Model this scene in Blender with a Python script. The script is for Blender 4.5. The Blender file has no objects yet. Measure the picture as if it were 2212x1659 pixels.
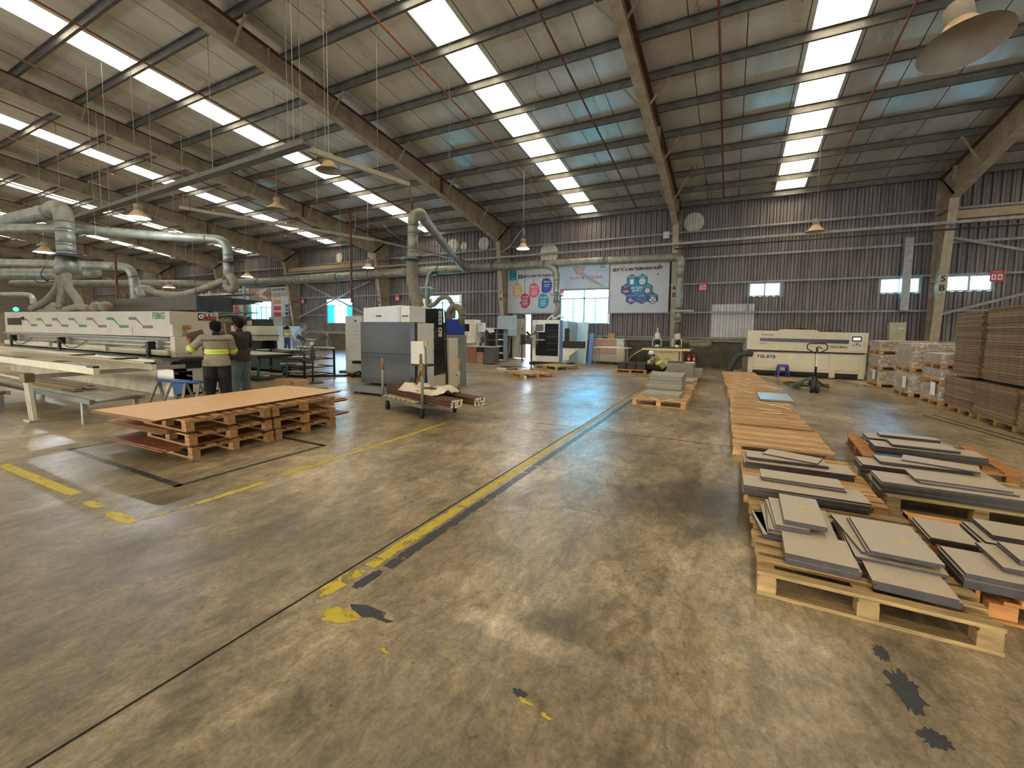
import bpy, math, random
from mathutils import Vector, Matrix
C = bpy.context.scene
COL = C.collection
R = math.radians
rnd = random.Random(7)

# ---------------------------------------------------------------- camera
cam = bpy.data.cameras.new('camera'); camo = bpy.data.objects.new('camera', cam); COL.objects.link(camo)
CF = Vector((-.45810, .88564, -.07554))
_y, _r = R(27.352), R(.7252)
_rt = Vector((math.cos(_y), math.sin(_y), 0)); CF = Vector((-math.sin(_y)*math.cos(R(4.332)), math.cos(_y)*math.cos(R(4.332)), -math.sin(R(4.332))))
_up = _rt.cross(CF)
_R = _rt*math.cos(_r) + _up*math.sin(_r); _U = _up*math.cos(_r) - _rt*math.sin(_r)
camo.matrix_world = Matrix(((_R.x, _U.x, -CF.x, 0), (_R.y, _U.y, -CF.y, 0), (_R.z, _U.z, -CF.z, 1.6), (0, 0, 0, 1)))
cam.sensor_width = 36; cam.lens = 14.873; cam.shift_y = -46.77/2212; cam.clip_start = .05; cam.clip_end = 300
C.camera = camo

# ---------------------------------------------------------------- world and exposure
W = bpy.data.worlds.new('world'); C.world = W; W.use_nodes = True
nt = W.node_tree; bg = nt.nodes['Background']
sky = nt.nodes.new('ShaderNodeTexSky'); sky.sky_type = 'NISHITA'; sky.sun_elevation = R(62); sky.sun_rotation = R(200); sky.sun_disc = False
nt.links.new(sky.outputs[0], bg.inputs[0]); bg.inputs[1].default_value = 2.2
sun = bpy.data.lights.new('sun', 'SUN'); sun.energy = 12; sun.angle = R(.6); suno = bpy.data.objects.new('sun', sun); COL.objects.link(suno); suno.rotation_euler = (R(35), 0, R(20))
C.view_settings.view_transform = 'Standard'; C.view_settings.look = 'None'; C.view_settings.exposure = 1.52; C.view_settings.gamma = 1
C.view_settings.use_curve_mapping = False

# ---------------------------------------------------------------- materials
def lin(h):
    if isinstance(h, str):
        h = h.lstrip('#'); h = [int(h[i:i+2], 16)/255 for i in (0, 2, 4)]
    return tuple(c/12.92 if c <= .04045 else ((c+.055)/1.055)**2.4 for c in h)
MC = {}
def node(nt, t, **kw):
    n = nt.nodes.new(t)
    for k, v in kw.items():
        if k.startswith('i_'):
            k = k[2:]; k = int(k) if k.isdigit() else k
            n.inputs[k].default_value = v
        else: setattr(n, k, v)
    return n
def M(key, col=None, rough=.6, metal=0, var=.12, scale=5, bump=0, emit=None, alpha=None, stretch=None, tone=False, dirt=None, spec=.5):
    if key in MC: return MC[key]
    m = bpy.data.materials.new(key); m.use_nodes = True; MC[key] = m
    nt = m.node_tree; b = nt.nodes['Principled BSDF']
    c = lin(col)
    b.inputs['Roughness'].default_value = rough; b.inputs['Metallic'].default_value = metal
    b.inputs['Specular IOR Level'].default_value = spec
    tc = node(nt, 'ShaderNodeTexCoord'); mp = node(nt, 'ShaderNodeMapping')
    if stretch: mp.inputs['Scale'].default_value = stretch
    nt.links.new(tc.outputs['Object'], mp.inputs[0])
    ns = node(nt, 'ShaderNodeTexNoise', i_Scale=scale, i_Detail=5, i_Roughness=.65); nt.links.new(mp.outputs[0], ns.inputs['Vector'])
    rp = node(nt, 'ShaderNodeValToRGB'); e = rp.color_ramp.elements
    e[0].position = .3; e[1].position = .7
    lo = [x*(1-var*1.6) for x in c]; hi = [min(1, x*(1+var)) for x in c]
    if dirt: lo = [x*.5+y*.5 for x, y in zip(lo, lin(dirt))]
    e[0].color = (*lo, 1); e[1].color = (*hi, 1)
    nt.links.new(ns.outputs['Fac'], rp.inputs[0]); out = rp.outputs[0]
    if tone:
        at = node(nt, 'ShaderNodeAttribute', attribute_name='tone')
        mx = node(nt, 'ShaderNodeMix', data_type='RGBA', blend_type='MULTIPLY'); mx.inputs[0].default_value = 1
        nt.links.new(out, mx.inputs[6]); nt.links.new(at.outputs['Fac'], mx.inputs[7]); out = mx.outputs[2]
    nt.links.new(out, b.inputs['Base Color'])
    if bump:
        bp = node(nt, 'ShaderNodeBump', i_Strength=bump, i_Distance=.02); nt.links.new(ns.outputs['Fac'], bp.inputs['Height']); nt.links.new(bp.outputs[0], b.inputs['Normal'])
    if emit:
        b.inputs['Emission Color'].default_value = (*lin(emit[0]), 1); b.inputs['Emission Strength'].default_value = emit[1]
    if alpha is not None:
        # worn paint: patches of the coat have flaked off
        n2 = node(nt, 'ShaderNodeTexNoise', i_Scale=7, i_Detail=8, i_Roughness=.75); nt.links.new(tc.outputs['Object'], n2.inputs['Vector'])
        gt = node(nt, 'ShaderNodeMapRange'); gt.inputs[1].default_value = alpha-.02; gt.inputs[2].default_value = alpha+.02
        nt.links.new(n2.outputs['Fac'], gt.inputs[0]); nt.links.new(gt.outputs[0], b.inputs['Alpha'])
    return m
def wood(key, col, rough=.75, var=.28, tone=True):
    return M(key, col, rough, 0, var, 4, .25, stretch=(1.2, 9, 9), tone=tone)

def floor_mat():
    m = bpy.data.materials.new('polished_concrete'); m.use_nodes = True; nt = m.node_tree; b = nt.nodes['Principled BSDF']; L = nt.links.new
    tc = node(nt, 'ShaderNodeTexCoord'); P = tc.outputs['Object']
    def noise(s, d=6, r=.65, st=None, dist=0):
        n = node(nt, 'ShaderNodeTexNoise', i_Scale=s, i_Detail=d, i_Roughness=r, i_Distortion=dist)
        if st:
            mp = node(nt, 'ShaderNodeMapping'); mp.inputs['Scale'].default_value = st; mp.inputs['Rotation'].default_value = (0, 0, .5); L(P, mp.inputs[0]); L(mp.outputs[0], n.inputs['Vector'])
        else: L(P, n.inputs['Vector'])
        return n.outputs['Fac']
    def ramp(f, stops):
        r = node(nt, 'ShaderNodeValToRGB'); el = r.color_ramp.elements
        while len(el) < len(stops): el.new(.5)
        for x, (p, c) in zip(el, stops): x.position = p; x.color = (*(lin(c) if isinstance(c, str) else (c, c, c)), 1)
        L(f, r.inputs[0]); return r.outputs[0]
    def mix(a, bb, f, mode='MIX'):
        n = node(nt, 'ShaderNodeMix', data_type='RGBA', blend_type=mode)
        if isinstance(f, float): n.inputs[0].default_value = f
        else: L(f, n.inputs[0])
        L(a, n.inputs[6])
        if isinstance(bb, str): n.inputs[7].default_value = (*lin(bb), 1)
        else: L(bb, n.inputs[7])
        return n.outputs[2]
    base = ramp(noise(.55, 5), [(.32, '#776751'), (.5, '#96856b'), (.68, '#b5a285')])
    mott = ramp(noise(3.2, 9, .72, (1, .6, 1), .8), [(.32, .55), (.48, .92), (.68, 1.28)])
    c = mix(base, mott, 1., 'MULTIPLY')
    fine = ramp(noise(20, 7, .75, (1, .45, 1), .5), [(.3, .55), (.52, 1.0), (.72, 1.22)])
    c = mix(c, fine, .75, 'MULTIPLY')
    mid_ = ramp(noise(7.5, 8, .78, (1, .55, 1), 1.0), [(.34, .52), (.5, 1.0), (.64, 1.34)])
    c = mix(c, mid_, .85, 'MULTIPLY')
    spk = ramp(noise(15, 3, .5), [(.68, 0.), (.74, .6)])
    c = mix(c, '#3a3226', spk)
    grit = ramp(noise(45, 6, .8), [(.33, .55), (.5, 1.0), (.66, 1.3)])
    c = mix(c, grit, .8, 'MULTIPLY')
    dark = ramp(noise(1.6, 9, .75, None, 1.2), [(.56, 0.), (.68, .55)])
    c = mix(c, '#4a4436', dark)
    green = ramp(noise(.9, 4), [(.58, 0.), (.75, .3)])
    c = mix(c, '#76765a', green)
    # dark stains; the broad near ones also paint vignette darkness into the soiled concrete
    for (x, y, rad, am) in ((-.15, 4.3, 1.0, .8), (-.75, 5.3, .5, .35), (.8, 2.2, .8, .35), (-3.0, 2.0, .7, .25), (-.77, 2.08, .26, .6), (-3.4, .9, 2.3, .62), (-6.3, 1.6, 2.2, .5), (-1.0, .7, 1.5, .5), (.4, .9, 1.4, .5), (1.9, 1.6, 1.2, .55)):
        vs = node(nt, 'ShaderNodeVectorMath', operation='DISTANCE'); vs.inputs[1].default_value = (x, y, 0); L(P, vs.inputs[0])
        n = noise(2.4, 8, .8)
        ad = node(nt, 'ShaderNodeMath', operation='MULTIPLY_ADD'); L(n, ad.inputs[0]); ad.inputs[1].default_value = rad*1.6; L(vs.outputs['Value'], ad.inputs[2])
        mr = node(nt, 'ShaderNodeMapRange'); mr.inputs[1].default_value = rad*1.75; mr.inputs[2].default_value = rad*1.05; mr.inputs[3].default_value = 0; mr.inputs[4].default_value = am
        L(ad.outputs[0], mr.inputs[0]); c = mix(c, '#38342b', mr.outputs[0])
    # hairline cracks and scratches
    vo = node(nt, 'ShaderNodeTexVoronoi', feature='DISTANCE_TO_EDGE', i_Scale=.42)
    wv = node(nt, 'ShaderNodeTexNoise', i_Scale=3., i_Detail=4); L(P, wv.inputs['Vector'])
    va = node(nt, 'ShaderNodeVectorMath', operation='MULTIPLY_ADD'); L(wv.outputs['Color'], va.inputs[0]); va.inputs[1].default_value = (.35, .35, 0); L(P, va.inputs[2]); L(va.outputs[0], vo.inputs['Vector'])
    ck = ramp(vo.outputs['Distance'], [(0., .35), (.003, 0.)])
    c = mix(c, '#2e2a22', ck)
    L(c, b.inputs['Base Color'])
    ro = ramp(noise(1.3, 7, .7, (1, .6, 1)), [(.3, .27), (.55, .37), (.75, .55)])
    L(ro, b.inputs['Roughness']); b.inputs['Specular IOR Level'].default_value = .45
    bp = node(nt, 'ShaderNodeBump', i_Strength=.11, i_Distance=.01)
    L(noise(9, 7, .7, (1, .45, 1), .6), bp.inputs['Height']); L(bp.outputs[0], b.inputs['Normal'])
    return m

def foil_mat():
    m = bpy.data.materials.new('roof_foil'); m.use_nodes = True; nt = m.node_tree; b = nt.nodes['Principled BSDF']; L = nt.links.new
    tc = node(nt, 'ShaderNodeTexCoord'); P = tc.outputs['Object']
    mp = node(nt, 'ShaderNodeMapping'); mp.inputs['Scale'].default_value = (1.6, .35, 1); L(P, mp.inputs[0])
    n = node(nt, 'ShaderNodeTexNoise', i_Scale=.8, i_Detail=6, i_Roughness=.6); L(mp.outputs[0], n.inputs['Vector'])
    r = node(nt, 'ShaderNodeValToRGB'); e = r.color_ramp.elements; e[0].position = .33; e[1].position = .7
    e[0].color = (*lin('#c2c0b6'), 1); e[1].color = (*lin('#e6e6e1'), 1); L(n.outputs['Fac'], r.inputs[0])
    # seams between the insulation sheets
    sx = node(nt, 'ShaderNodeSeparateXYZ'); L(P, sx.inputs[0])
    md = node(nt, 'ShaderNodeMath', operation='PINGPONG'); L(sx.outputs[0], md.inputs[0]); md.inputs[1].default_value = .62
    lt = node(nt, 'ShaderNodeMath', operation='LESS_THAN'); L(md.outputs[0], lt.inputs[0]); lt.inputs[1].default_value = .012
    mx = node(nt, 'ShaderNodeMix', data_type='RGBA'); L(lt.outputs[0], mx.inputs[0]); L(r.outputs[0], mx.inputs[6]); mx.inputs[7].default_value = (*lin('#3c3a34'), 1)
    L(mx.outputs[2], b.inputs['Base Color']); b.inputs['Metallic'].default_value = .6
    rr = node(nt, 'ShaderNodeMapRange'); rr.inputs[3].default_value = .2; rr.inputs[4].default_value = .42; L(n.outputs['Fac'], rr.inputs[0]); L(rr.outputs[0], b.inputs['Roughness'])
    n2 = node(nt, 'ShaderNodeTexNoise', i_Scale=3, i_Detail=4); L(mp.outputs[0], n2.inputs['Vector'])
    bp = node(nt, 'ShaderNodeBump', i_Strength=.35, i_Distance=.04); L(n2.outputs['Fac'], bp.inputs['Height']); L(bp.outputs[0], b.inputs['Normal'])
    return m
def honey_mat():
    m = bpy.data.materials.new('honeycomb_board'); m.use_nodes = True; nt = m.node_tree; b = nt.nodes['Principled BSDF']; L = nt.links.new
    tc = node(nt, 'ShaderNodeTexCoord'); P = tc.outputs['Object']
    mp = node(nt, 'ShaderNodeMapping'); mp.inputs['Scale'].default_value = (42, 42, 16); L(P, mp.inputs[0])
    v = node(nt, 'ShaderNodeTexVoronoi', i_Scale=1.6); L(mp.outputs[0], v.inputs['Vector'])
    r = node(nt, 'ShaderNodeValToRGB'); e = r.color_ramp.elements; e[0].position = .25; e[1].position = .75
    e[0].color = (*lin('#5a4533'), 1); e[1].color = (*lin('#8a6f55'), 1); L(v.outputs['Distance'], r.inputs[0])
    at = node(nt, 'ShaderNodeObjectInfo')
    hs = node(nt, 'ShaderNodeHueSaturation'); mr = node(nt, 'ShaderNodeMapRange'); mr.inputs[3].default_value = .72; mr.inputs[4].default_value = 1.25
    L(at.outputs['Random'], mr.inputs[0]); L(mr.outputs[0], hs.inputs['Value']); L(r.outputs[0], hs.inputs['Color'])
    L(hs.outputs[0], b.inputs['Base Color']); b.inputs['Roughness'].default_value = .85
    bp = node(nt, 'ShaderNodeBump', i_Strength=.6, i_Distance=.01); L(v.outputs['Distance'], bp.inputs['Height']); L(bp.outputs[0], b.inputs['Normal'])
    return m
def film_mat():
    m = bpy.data.materials.new('stretch_film'); m.use_nodes = True; nt = m.node_tree; b = nt.nodes['Principled BSDF']; L = nt.links.new
    tc = node(nt, 'ShaderNodeTexCoord')
    n = node(nt, 'ShaderNodeTexNoise', i_Scale=6, i_Detail=6, i_Distortion=2.2); L(tc.outputs['Object'], n.inputs['Vector'])
    r = node(nt, 'ShaderNodeMapRange'); r.inputs[1].default_value = .35; r.inputs[2].default_value = .7; r.inputs[3].default_value = .1; r.inputs[4].default_value = .5
    L(n.outputs['Fac'], r.inputs[0]); L(r.outputs[0], b.inputs['Alpha'])
    b.inputs['Base Color'].default_value = (.8, .8, .78, 1); b.inputs['Roughness'].default_value = .12
    bp = node(nt, 'ShaderNodeBump', i_Strength=.9, i_Distance=.03); L(n.outputs['Fac'], bp.inputs['Height']); L(bp.outputs[0], b.inputs['Normal'])
    return m
def glass_mat(name, col, a=.35):
    m = bpy.data.materials.new(name); m.use_nodes = True; b = m.node_tree.nodes['Principled BSDF']
    b.inputs['Base Color'].default_value = (*lin(col), 1); b.inputs['Alpha'].default_value = a; b.inputs['Roughness'].default_value = .08
    return m
def skylight_mat():
    m = bpy.data.materials.new('translucent_roof_sheet'); m.use_nodes = True; nt = m.node_tree; b = nt.nodes['Principled BSDF']; L = nt.links.new
    tc = node(nt, 'ShaderNodeTexCoord'); mp = node(nt, 'ShaderNodeMapping'); mp.inputs['Scale'].default_value = (9, .5, 1); L(tc.outputs['Object'], mp.inputs[0])
    n = node(nt, 'ShaderNodeTexNoise', i_Scale=1.2, i_Detail=6, i_Roughness=.7); L(mp.outputs[0], n.inputs['Vector'])
    r = node(nt, 'ShaderNodeValToRGB'); e = r.color_ramp.elements; e[0].position = .3; e[1].position = .4
    e[0].color = (.4, .2, .06, 1); e[1].color = (1, .87, .6, 1); L(n.outputs['Fac'], r.inputs[0])
    L(r.outputs[0], b.inputs['Emission Color']); b.inputs['Emission Strength'].default_value = SKY
    b.inputs['Base Color'].default_value = (.6, .55, .45, 1)
    return m
SKY = 2.8
# ---------------------------------------------------------------- mesh helpers
WM = {}
class MB:
    def __init__(s): s.v = []; s.f = []; s.t = []
    def add(s, vs, fs, tone=1.):
        o = len(s.v); s.v += [Vector(p) for p in vs]; s.f += [tuple(i+o for i in f) for f in fs]; s.t += [tone]*len(fs); return s
    def box(s, x0, x1, y0, y1, z0, z1, tone=1., rot=0, tilt=0):
        vs = [(x, y, z) for z in (z0, z1) for x, y in ((x0, y0), (x1, y0), (x1, y1), (x0, y1))]
        if rot or tilt:
            c = Vector(((x0+x1)/2, (y0+y1)/2, (z0+z1)/2)); m = Matrix.Rotation(rot, 3, 'Z') @ Matrix.Rotation(tilt, 3, 'Y')
            vs = [m @ (Vector(p)-c)+c for p in vs]
        return s.add(vs, [(0, 3, 2, 1), (4, 5, 6, 7), (0, 1, 5, 4), (1, 2, 6, 5), (2, 3, 7, 6), (3, 0, 4, 7)], tone)
    def bar(s, a, b, w, h, up=(0, 0, 1), tone=1.):
        a, b = Vector(a), Vector(b); d = (b-a).normalized(); u = Vector(up)
        if abs(d.dot(u)) > .98: u = Vector((0, 1, 0))
        x = d.cross(u).normalized(); y = x.cross(d).normalized(); vs = []
        for p in (a, b): vs += [p-x*w/2-y*h/2, p+x*w/2-y*h/2, p+x*w/2+y*h/2, p-x*w/2+y*h/2]
        return s.add(vs, [(0, 3, 2, 1), (4, 5, 6, 7), (0, 1, 5, 4), (1, 2, 6, 5), (2, 3, 7, 6), (3, 0, 4, 7)], tone)
    def prism(s, poly, ax, a, b, tone=1.):
        # poly: 2d points; extruded along axis ax from a to b
        def P(p, t): return {'x': (t, p[0], p[1]), 'y': (p[0], t, p[1]), 'z': (p[0], p[1], t)}[ax]
        n = len(poly)
        return s.add([P(p, a) for p in poly]+[P(p, b) for p in poly], [tuple(range(n-1, -1, -1)), tuple(range(n, 2*n))]+[(i, (i+1) % n, n+(i+1) % n, n+i) for i in range(n)], tone)
    def cyl(s, a, b, r, r2=None, n=16, cap=True, tone=1.):
        a, b = Vector(a), Vector(b); r2 = r if r2 is None else r2; d = (b-a).normalized()
        u = Vector((0, 0, 1)) if abs(d.z) < .9 else Vector((1, 0, 0)); x = d.cross(u).normalized(); y = d.cross(x)
        vs = [p+(x*math.cos(2*math.pi*i/n)+y*math.sin(2*math.pi*i/n))*q for p, q in ((a, r), (b, r2)) for i in range(n)]
        fs = [(i, (i+1) % n, n+(i+1) % n, n+i) for i in range(n)]
        if cap: fs += [tuple(range(n-1, -1, -1)), tuple(range(n, 2*n))]
        return s.add(vs, fs, tone)
    def tube(s, pts, r, n=12, k=5, rib=0, smooth=True, cap=True):
        P = [Vector(p) for p in pts]; rs = r if isinstance(r, (list, tuple)) else [r]*len(P); Q = []; RR = []
        if smooth and len(P) > 2:
            for i in range(len(P)-1):
                p0, p1, p2, p3 = P[max(i-1, 0)], P[i], P[i+1], P[min(i+2, len(P)-1)]
                for j in range(k):
                    t = j/k; Q.append(.5*((2*p1)+(p2-p0)*t+(2*p0-5*p1+4*p2-p3)*t*t+(3*p1-p0-3*p2+p3)*t**3)); RR.append(rs[i]*(1-t)+rs[i+1]*t)
            Q.append(P[-1]); RR.append(rs[-1])
        else: Q, RR = P, list(rs)
        if rib:   # corrugated flexible hose
            Q2, R2 = [], []; L = 0
            for i in range(len(Q)-1):
                seg = (Q[i+1]-Q[i]).length; m = max(1, int(seg/rib))
                for j in range(m): Q2.append(Q[i].lerp(Q[i+1], j/m)); R2.append(RR[i]+(RR[i+1]-RR[i])*j/m)
            Q2.append(Q[-1]); R2.append(RR[-1]); Q = Q2; RR = [x*(1.06 if i % 2 else .95) for i, x in enumerate(R2)]
        vs = []; u = None; N = len(Q)
        for i in range(N):
            d = (Q[min(i+1, N-1)]-Q[max(i-1, 0)]).normalized()
            if u is None: u = d.cross(Vector((0, 0, 1)) if abs(d.z) < .9 else Vector((1, 0, 0))).normalized()
            u = (u-d*u.dot(d)).normalized(); w = d.cross(u)
            vs += [Q[i]+(u*math.cos(2*math.pi*j/n)+w*math.sin(2*math.pi*j/n))*RR[i] for j in range(n)]
        fs = [(i*n+j, i*n+(j+1) % n, (i+1)*n+(j+1) % n, (i+1)*n+j) for i in range(N-1) for j in range(n)]
        if cap: fs += [tuple(range(n-1, -1, -1)), tuple((N-1)*n+j for j in range(n))]
        return s.add(vs, fs)
    def lathe(s, prof, c=(0, 0, 0), n=24, axis='z'):
        vs = []; c = Vector(c)
        for r, z in prof:
            for j in range(n):
                a = 2*math.pi*j/n; p = (r*math.cos(a), r*math.sin(a), z)
                if axis == 'y': p = (p[0], p[2], p[1])
                if axis == 'x': p = (p[2], p[0], p[1])
                vs.append(c+Vector(p))
        return s.add(vs, [(i*n+j, i*n+(j+1) % n, (i+1)*n+(j+1) % n, (i+1)*n+j) for i in range(len(prof)-1) for j in range(n)])
    def ball(s, c, r, n=12, sc=(1, 1, 1)):
        c = Vector(c); vs = []; m = n//2
        for i in range(m+1):
            a = math.pi*i/m
            for j in range(n):
                b = 2*math.pi*j/n; vs.append(c+Vector((r*sc[0]*math.sin(a)*math.cos(b), r*sc[1]*math.sin(a)*math.sin(b), r*sc[2]*math.cos(a))))
        return s.add(vs, [(i*n+j, i*n+(j+1) % n, (i+1)*n+(j+1) % n, (i+1)*n+j) for i in range(m) for j in range(n)])
    def xf(s, m):
        s.v = [m @ p for p in s.v]; return s
    def mesh(s, name, mat, smooth=False):
        me = bpy.data.meshes.new(name); me.from_pydata([tuple(p) for p in s.v], [], s.f); me.materials.append(mat)
        if any(t != 1. for t in s.t):
            a = me.attributes.new('tone', 'FLOAT', 'FACE'); a.data.foreach_set('value', s.t)
        else:
            a = me.attributes.new('tone', 'FLOAT', 'FACE'); a.data.foreach_set('value', [1.]*len(s.f))
        if smooth: me.polygons.foreach_set('use_smooth', [True]*len(s.f))
        me.update(); return me
def tagit(o, label=None, cat=None, group=None, kind=None):
    if label: o['label'] = label
    if cat: o['category'] = cat
    if group: o['group'] = group
    if kind: o['kind'] = kind
    return o
def thing(name, label, cat, loc=(0, 0, 0), rot=0, group=None, kind=None):
    o = bpy.data.objects.new(name, None); COL.objects.link(o); o.empty_display_size = .1
    e = rot if isinstance(rot, tuple) else (0, 0, rot)
    o.location = loc; o.rotation_euler = e
    from mathutils import Euler
    WM[o.name] = Matrix.Translation(Vector(loc)) @ Euler(e).to_matrix().to_4x4()
    return tagit(o, label, cat, group, kind)
def part(name, mb, mat, parent, world=False, smooth=False, bevel=0, label=None, kind=None):
    if world: mb.xf(WM[parent.name].inverted())
    o = bpy.data.objects.new(name, mb.mesh(name, mat, smooth)); COL.objects.link(o); o.parent = parent
    WM[o.name] = WM[parent.name].copy()
    if bevel:
        bv = o.modifiers.new('bevel', 'BEVEL'); bv.width = bevel; bv.segments = 2; bv.limit_method = 'ANGLE'
    if label: o['label'] = label
    if kind: o['kind'] = kind
    return o
def solo(name, mb, mat, label=None, cat=None, loc=None, group=None, kind=None, smooth=False, bevel=0, rot=0, world=True):
    # a thing that is one mesh; vertices given in world space when world=True
    if loc is None:
        loc = Vector((sum(p.x for p in mb.v)/len(mb.v), sum(p.y for p in mb.v)/len(mb.v), min(p.z for p in mb.v)))
        loc = Vector((round(loc.x, 3), round(loc.y, 3), round(loc.z, 3)))
    if world: mb.xf(Matrix.Translation(-Vector(loc)))
    o = bpy.data.objects.new(name, mb.mesh(name, mat, smooth)); COL.objects.link(o); o.location = loc
    e = rot if isinstance(rot, tuple) else (0, 0, rot); o.rotation_euler = e
    from mathutils import Euler
    WM[o.name] = Matrix.Translation(Vector(loc)) @ Euler(e).to_matrix().to_4x4()
    if bevel:
        bv = o.modifiers.new('bevel', 'BEVEL'); bv.width = bevel; bv.segments = 2; bv.limit_method = 'ANGLE'
    return tagit(o, label, cat, group, kind)
def struct(name, mb, mat, smooth=False): return solo(name, mb, mat, loc=(0, 0, 0), kind='structure', smooth=smooth)
def dup(src, loc, rot=0, label=None, group=None):
    r = src.copy(); COL.objects.link(r); e = rot if isinstance(rot, tuple) else (0, 0, rot)
    r.location = loc; r.rotation_euler = e
    from mathutils import Euler
    WM[r.name] = Matrix.Translation(Vector(loc)) @ Euler(e).to_matrix().to_4x4()
    if label: r['label'] = label
    if group: r['group'] = group
    for ch in list(src.children):
        c = ch.copy(); COL.objects.link(c); c.parent = r
        for g in ch.children:
            d = g.copy(); COL.objects.link(d); d.parent = c
    return r
def text(s, size, mat, parent, pos, face='-y', name='lettering', align='CENTER', wx=1., up=None, world=True, bold=0.0, label=None):
    cu = bpy.data.curves.new('t', 'FONT'); cu.body = s; cu.size = size; cu.align_x = align; cu.align_y = 'CENTER'; cu.extrude = .001; cu.offset = bold; cu.resolution_u = 3
    to = bpy.data.objects.new('t', cu); COL.objects.link(to)
    me = bpy.data.meshes.new_from_object(to); bpy.data.objects.remove(to); bpy.data.curves.remove(cu)
    rt = {'-y': Matrix.Rotation(R(90), 4, 'X'), '+x': Matrix.Rotation(R(90), 4, 'Z') @ Matrix.Rotation(R(90), 4, 'X'), '+z': Matrix.Identity(4)}[face] if isinstance(face, str) else face
    m = Matrix.Translation(Vector(pos)) @ rt @ (Matrix.Rotation(up, 4, 'Z') if up else Matrix.Identity(4)) @ Matrix.Diagonal((wx, 1, 1, 1))
    if world: m = WM[parent.name].inverted() @ m
    me.transform(m); me.materials.clear(); me.materials.append(mat); me.name = name
    o = bpy.data.objects.new(name, me); COL.objects.link(o); o.parent = parent
    if label: o['label'] = label
    return o
ORD = ['topmost', 'second from the top', 'third from the top', 'fourth from the top', 'fifth from the top', 'sixth from the top', 'seventh from the top', 'eighth from the top', 'ninth from the top', 'tenth from the top', 'eleventh from the top', 'twelfth from the top', 'thirteenth from the top', 'fourteenth from the top', 'fifteenth from the top', 'sixteenth from the top']
NUM = 'one two three four five six seven eight nine ten eleven twelve thirteen fourteen fifteen sixteen seventeen eighteen nineteen twenty twenty-one twenty-two twenty-three twenty-four twenty-five twenty-six twenty-seven twenty-eight twenty-nine thirty thirty-one thirty-two'.split()
NTH = 'first second third fourth fifth sixth seventh eighth ninth tenth eleventh twelfth thirteenth fourteenth fifteenth sixteenth'.split()
def ordn(i, n): return 'lowest' if i == n-1 and n > 1 else ORD[i]
# ---------------------------------------------------------------- palette
STEEL = M('dusty_primer', '#9a8c78', .7, 0, .18, 2.5, dirt='#6b5a47')
STEELF = M('flange_primer', '#a89c86', .65, 0, .15, 3, dirt='#8a7a64')
RED = M('red_oxide', '#5a3326', .8, 0, .3, 6)
GALV = M('galvanised_steel', '#8d8f8c', .45, .55, .18, 6)
DUCT = M('spiral_duct', '#858a82', .5, .4, .25, 3, .15, dirt='#6a624b')
PURL = M('purlin_steel', '#67655e', .5, .45, .25, 2, dirt='#4f473c')
GIRT = M('girt_steel', '#8f8f8d', .55, .3, .2, 4)
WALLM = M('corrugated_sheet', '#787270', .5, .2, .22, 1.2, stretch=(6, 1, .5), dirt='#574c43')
PATCH = M('translucent_sheet', '#c9c4b4', .5, 0, .1, 3)
BLOCK = M('cement_block', '#77736a', .9, 0, .22, 2.5, .3)
BEAMC = M('cast_concrete', '#8b8880', .9, 0, .15, 3, .2)
ALU = M('aluminium', '#b9b6a8', .35, .8, .1, 5)
WHITE = M('machine_cream', '#cdc5b2', .45, 0, .06, 3)
WHITE2 = M('machine_white', '#cfcfc9', .42, 0, .05, 3)
DGREY = M('machine_grey', '#5a5d60', .5, 0, .1, 3)
BLACK = M('black_plastic', '#17181b', .5, 0, .2, 4)
RUBBER = M('rubber', '#1c1b1a', .8, 0, .2, 6)
INK = M('black_ink', '#23242a', .6, 0, 0)
REDP = M('red_paint', '#b3252a', .45, 0, .08)
YEL = M('yellow_paint', '#c2a91c', .55, 0, .12, 8)
HOSE = M('flexible_hose', '#77705f', .75, 0, .2, 8)
WPAPER = M('white_paper', '#d6d6d2', .7, 0, .04)
CARD = M('cardboard', '#a5805a', .8, 0, .12, 6)
CWOOD = wood('pallet_wood', '#b98e5c')
CWOOD2 = wood('pallet_wood_orange', '#c2824a')
CWOOD3 = wood('pallet_wood_pale', '#ad9468')
CWOOD4 = wood('slat_wood', '#cba274')

# rib shade painted into the sheet colour: dark fold lines, paler rib faces
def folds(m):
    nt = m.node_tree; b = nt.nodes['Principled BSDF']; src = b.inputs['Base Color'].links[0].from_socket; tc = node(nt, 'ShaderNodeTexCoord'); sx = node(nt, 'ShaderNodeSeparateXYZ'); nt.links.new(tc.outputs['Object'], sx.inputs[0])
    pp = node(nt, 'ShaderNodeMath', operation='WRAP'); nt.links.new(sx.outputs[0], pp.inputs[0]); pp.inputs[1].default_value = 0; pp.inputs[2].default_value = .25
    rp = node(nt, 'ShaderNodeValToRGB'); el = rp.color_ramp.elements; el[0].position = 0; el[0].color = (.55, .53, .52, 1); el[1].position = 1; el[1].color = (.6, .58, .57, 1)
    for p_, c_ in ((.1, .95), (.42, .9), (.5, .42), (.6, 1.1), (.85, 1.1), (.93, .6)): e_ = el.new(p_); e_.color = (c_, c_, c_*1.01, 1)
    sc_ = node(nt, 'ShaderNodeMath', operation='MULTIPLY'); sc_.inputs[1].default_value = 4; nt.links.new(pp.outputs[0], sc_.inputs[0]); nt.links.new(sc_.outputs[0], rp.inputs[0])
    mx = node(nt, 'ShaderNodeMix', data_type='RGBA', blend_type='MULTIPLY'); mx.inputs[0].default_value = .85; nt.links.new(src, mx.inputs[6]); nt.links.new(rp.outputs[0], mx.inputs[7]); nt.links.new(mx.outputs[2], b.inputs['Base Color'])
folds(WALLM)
SL = .1275
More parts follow.
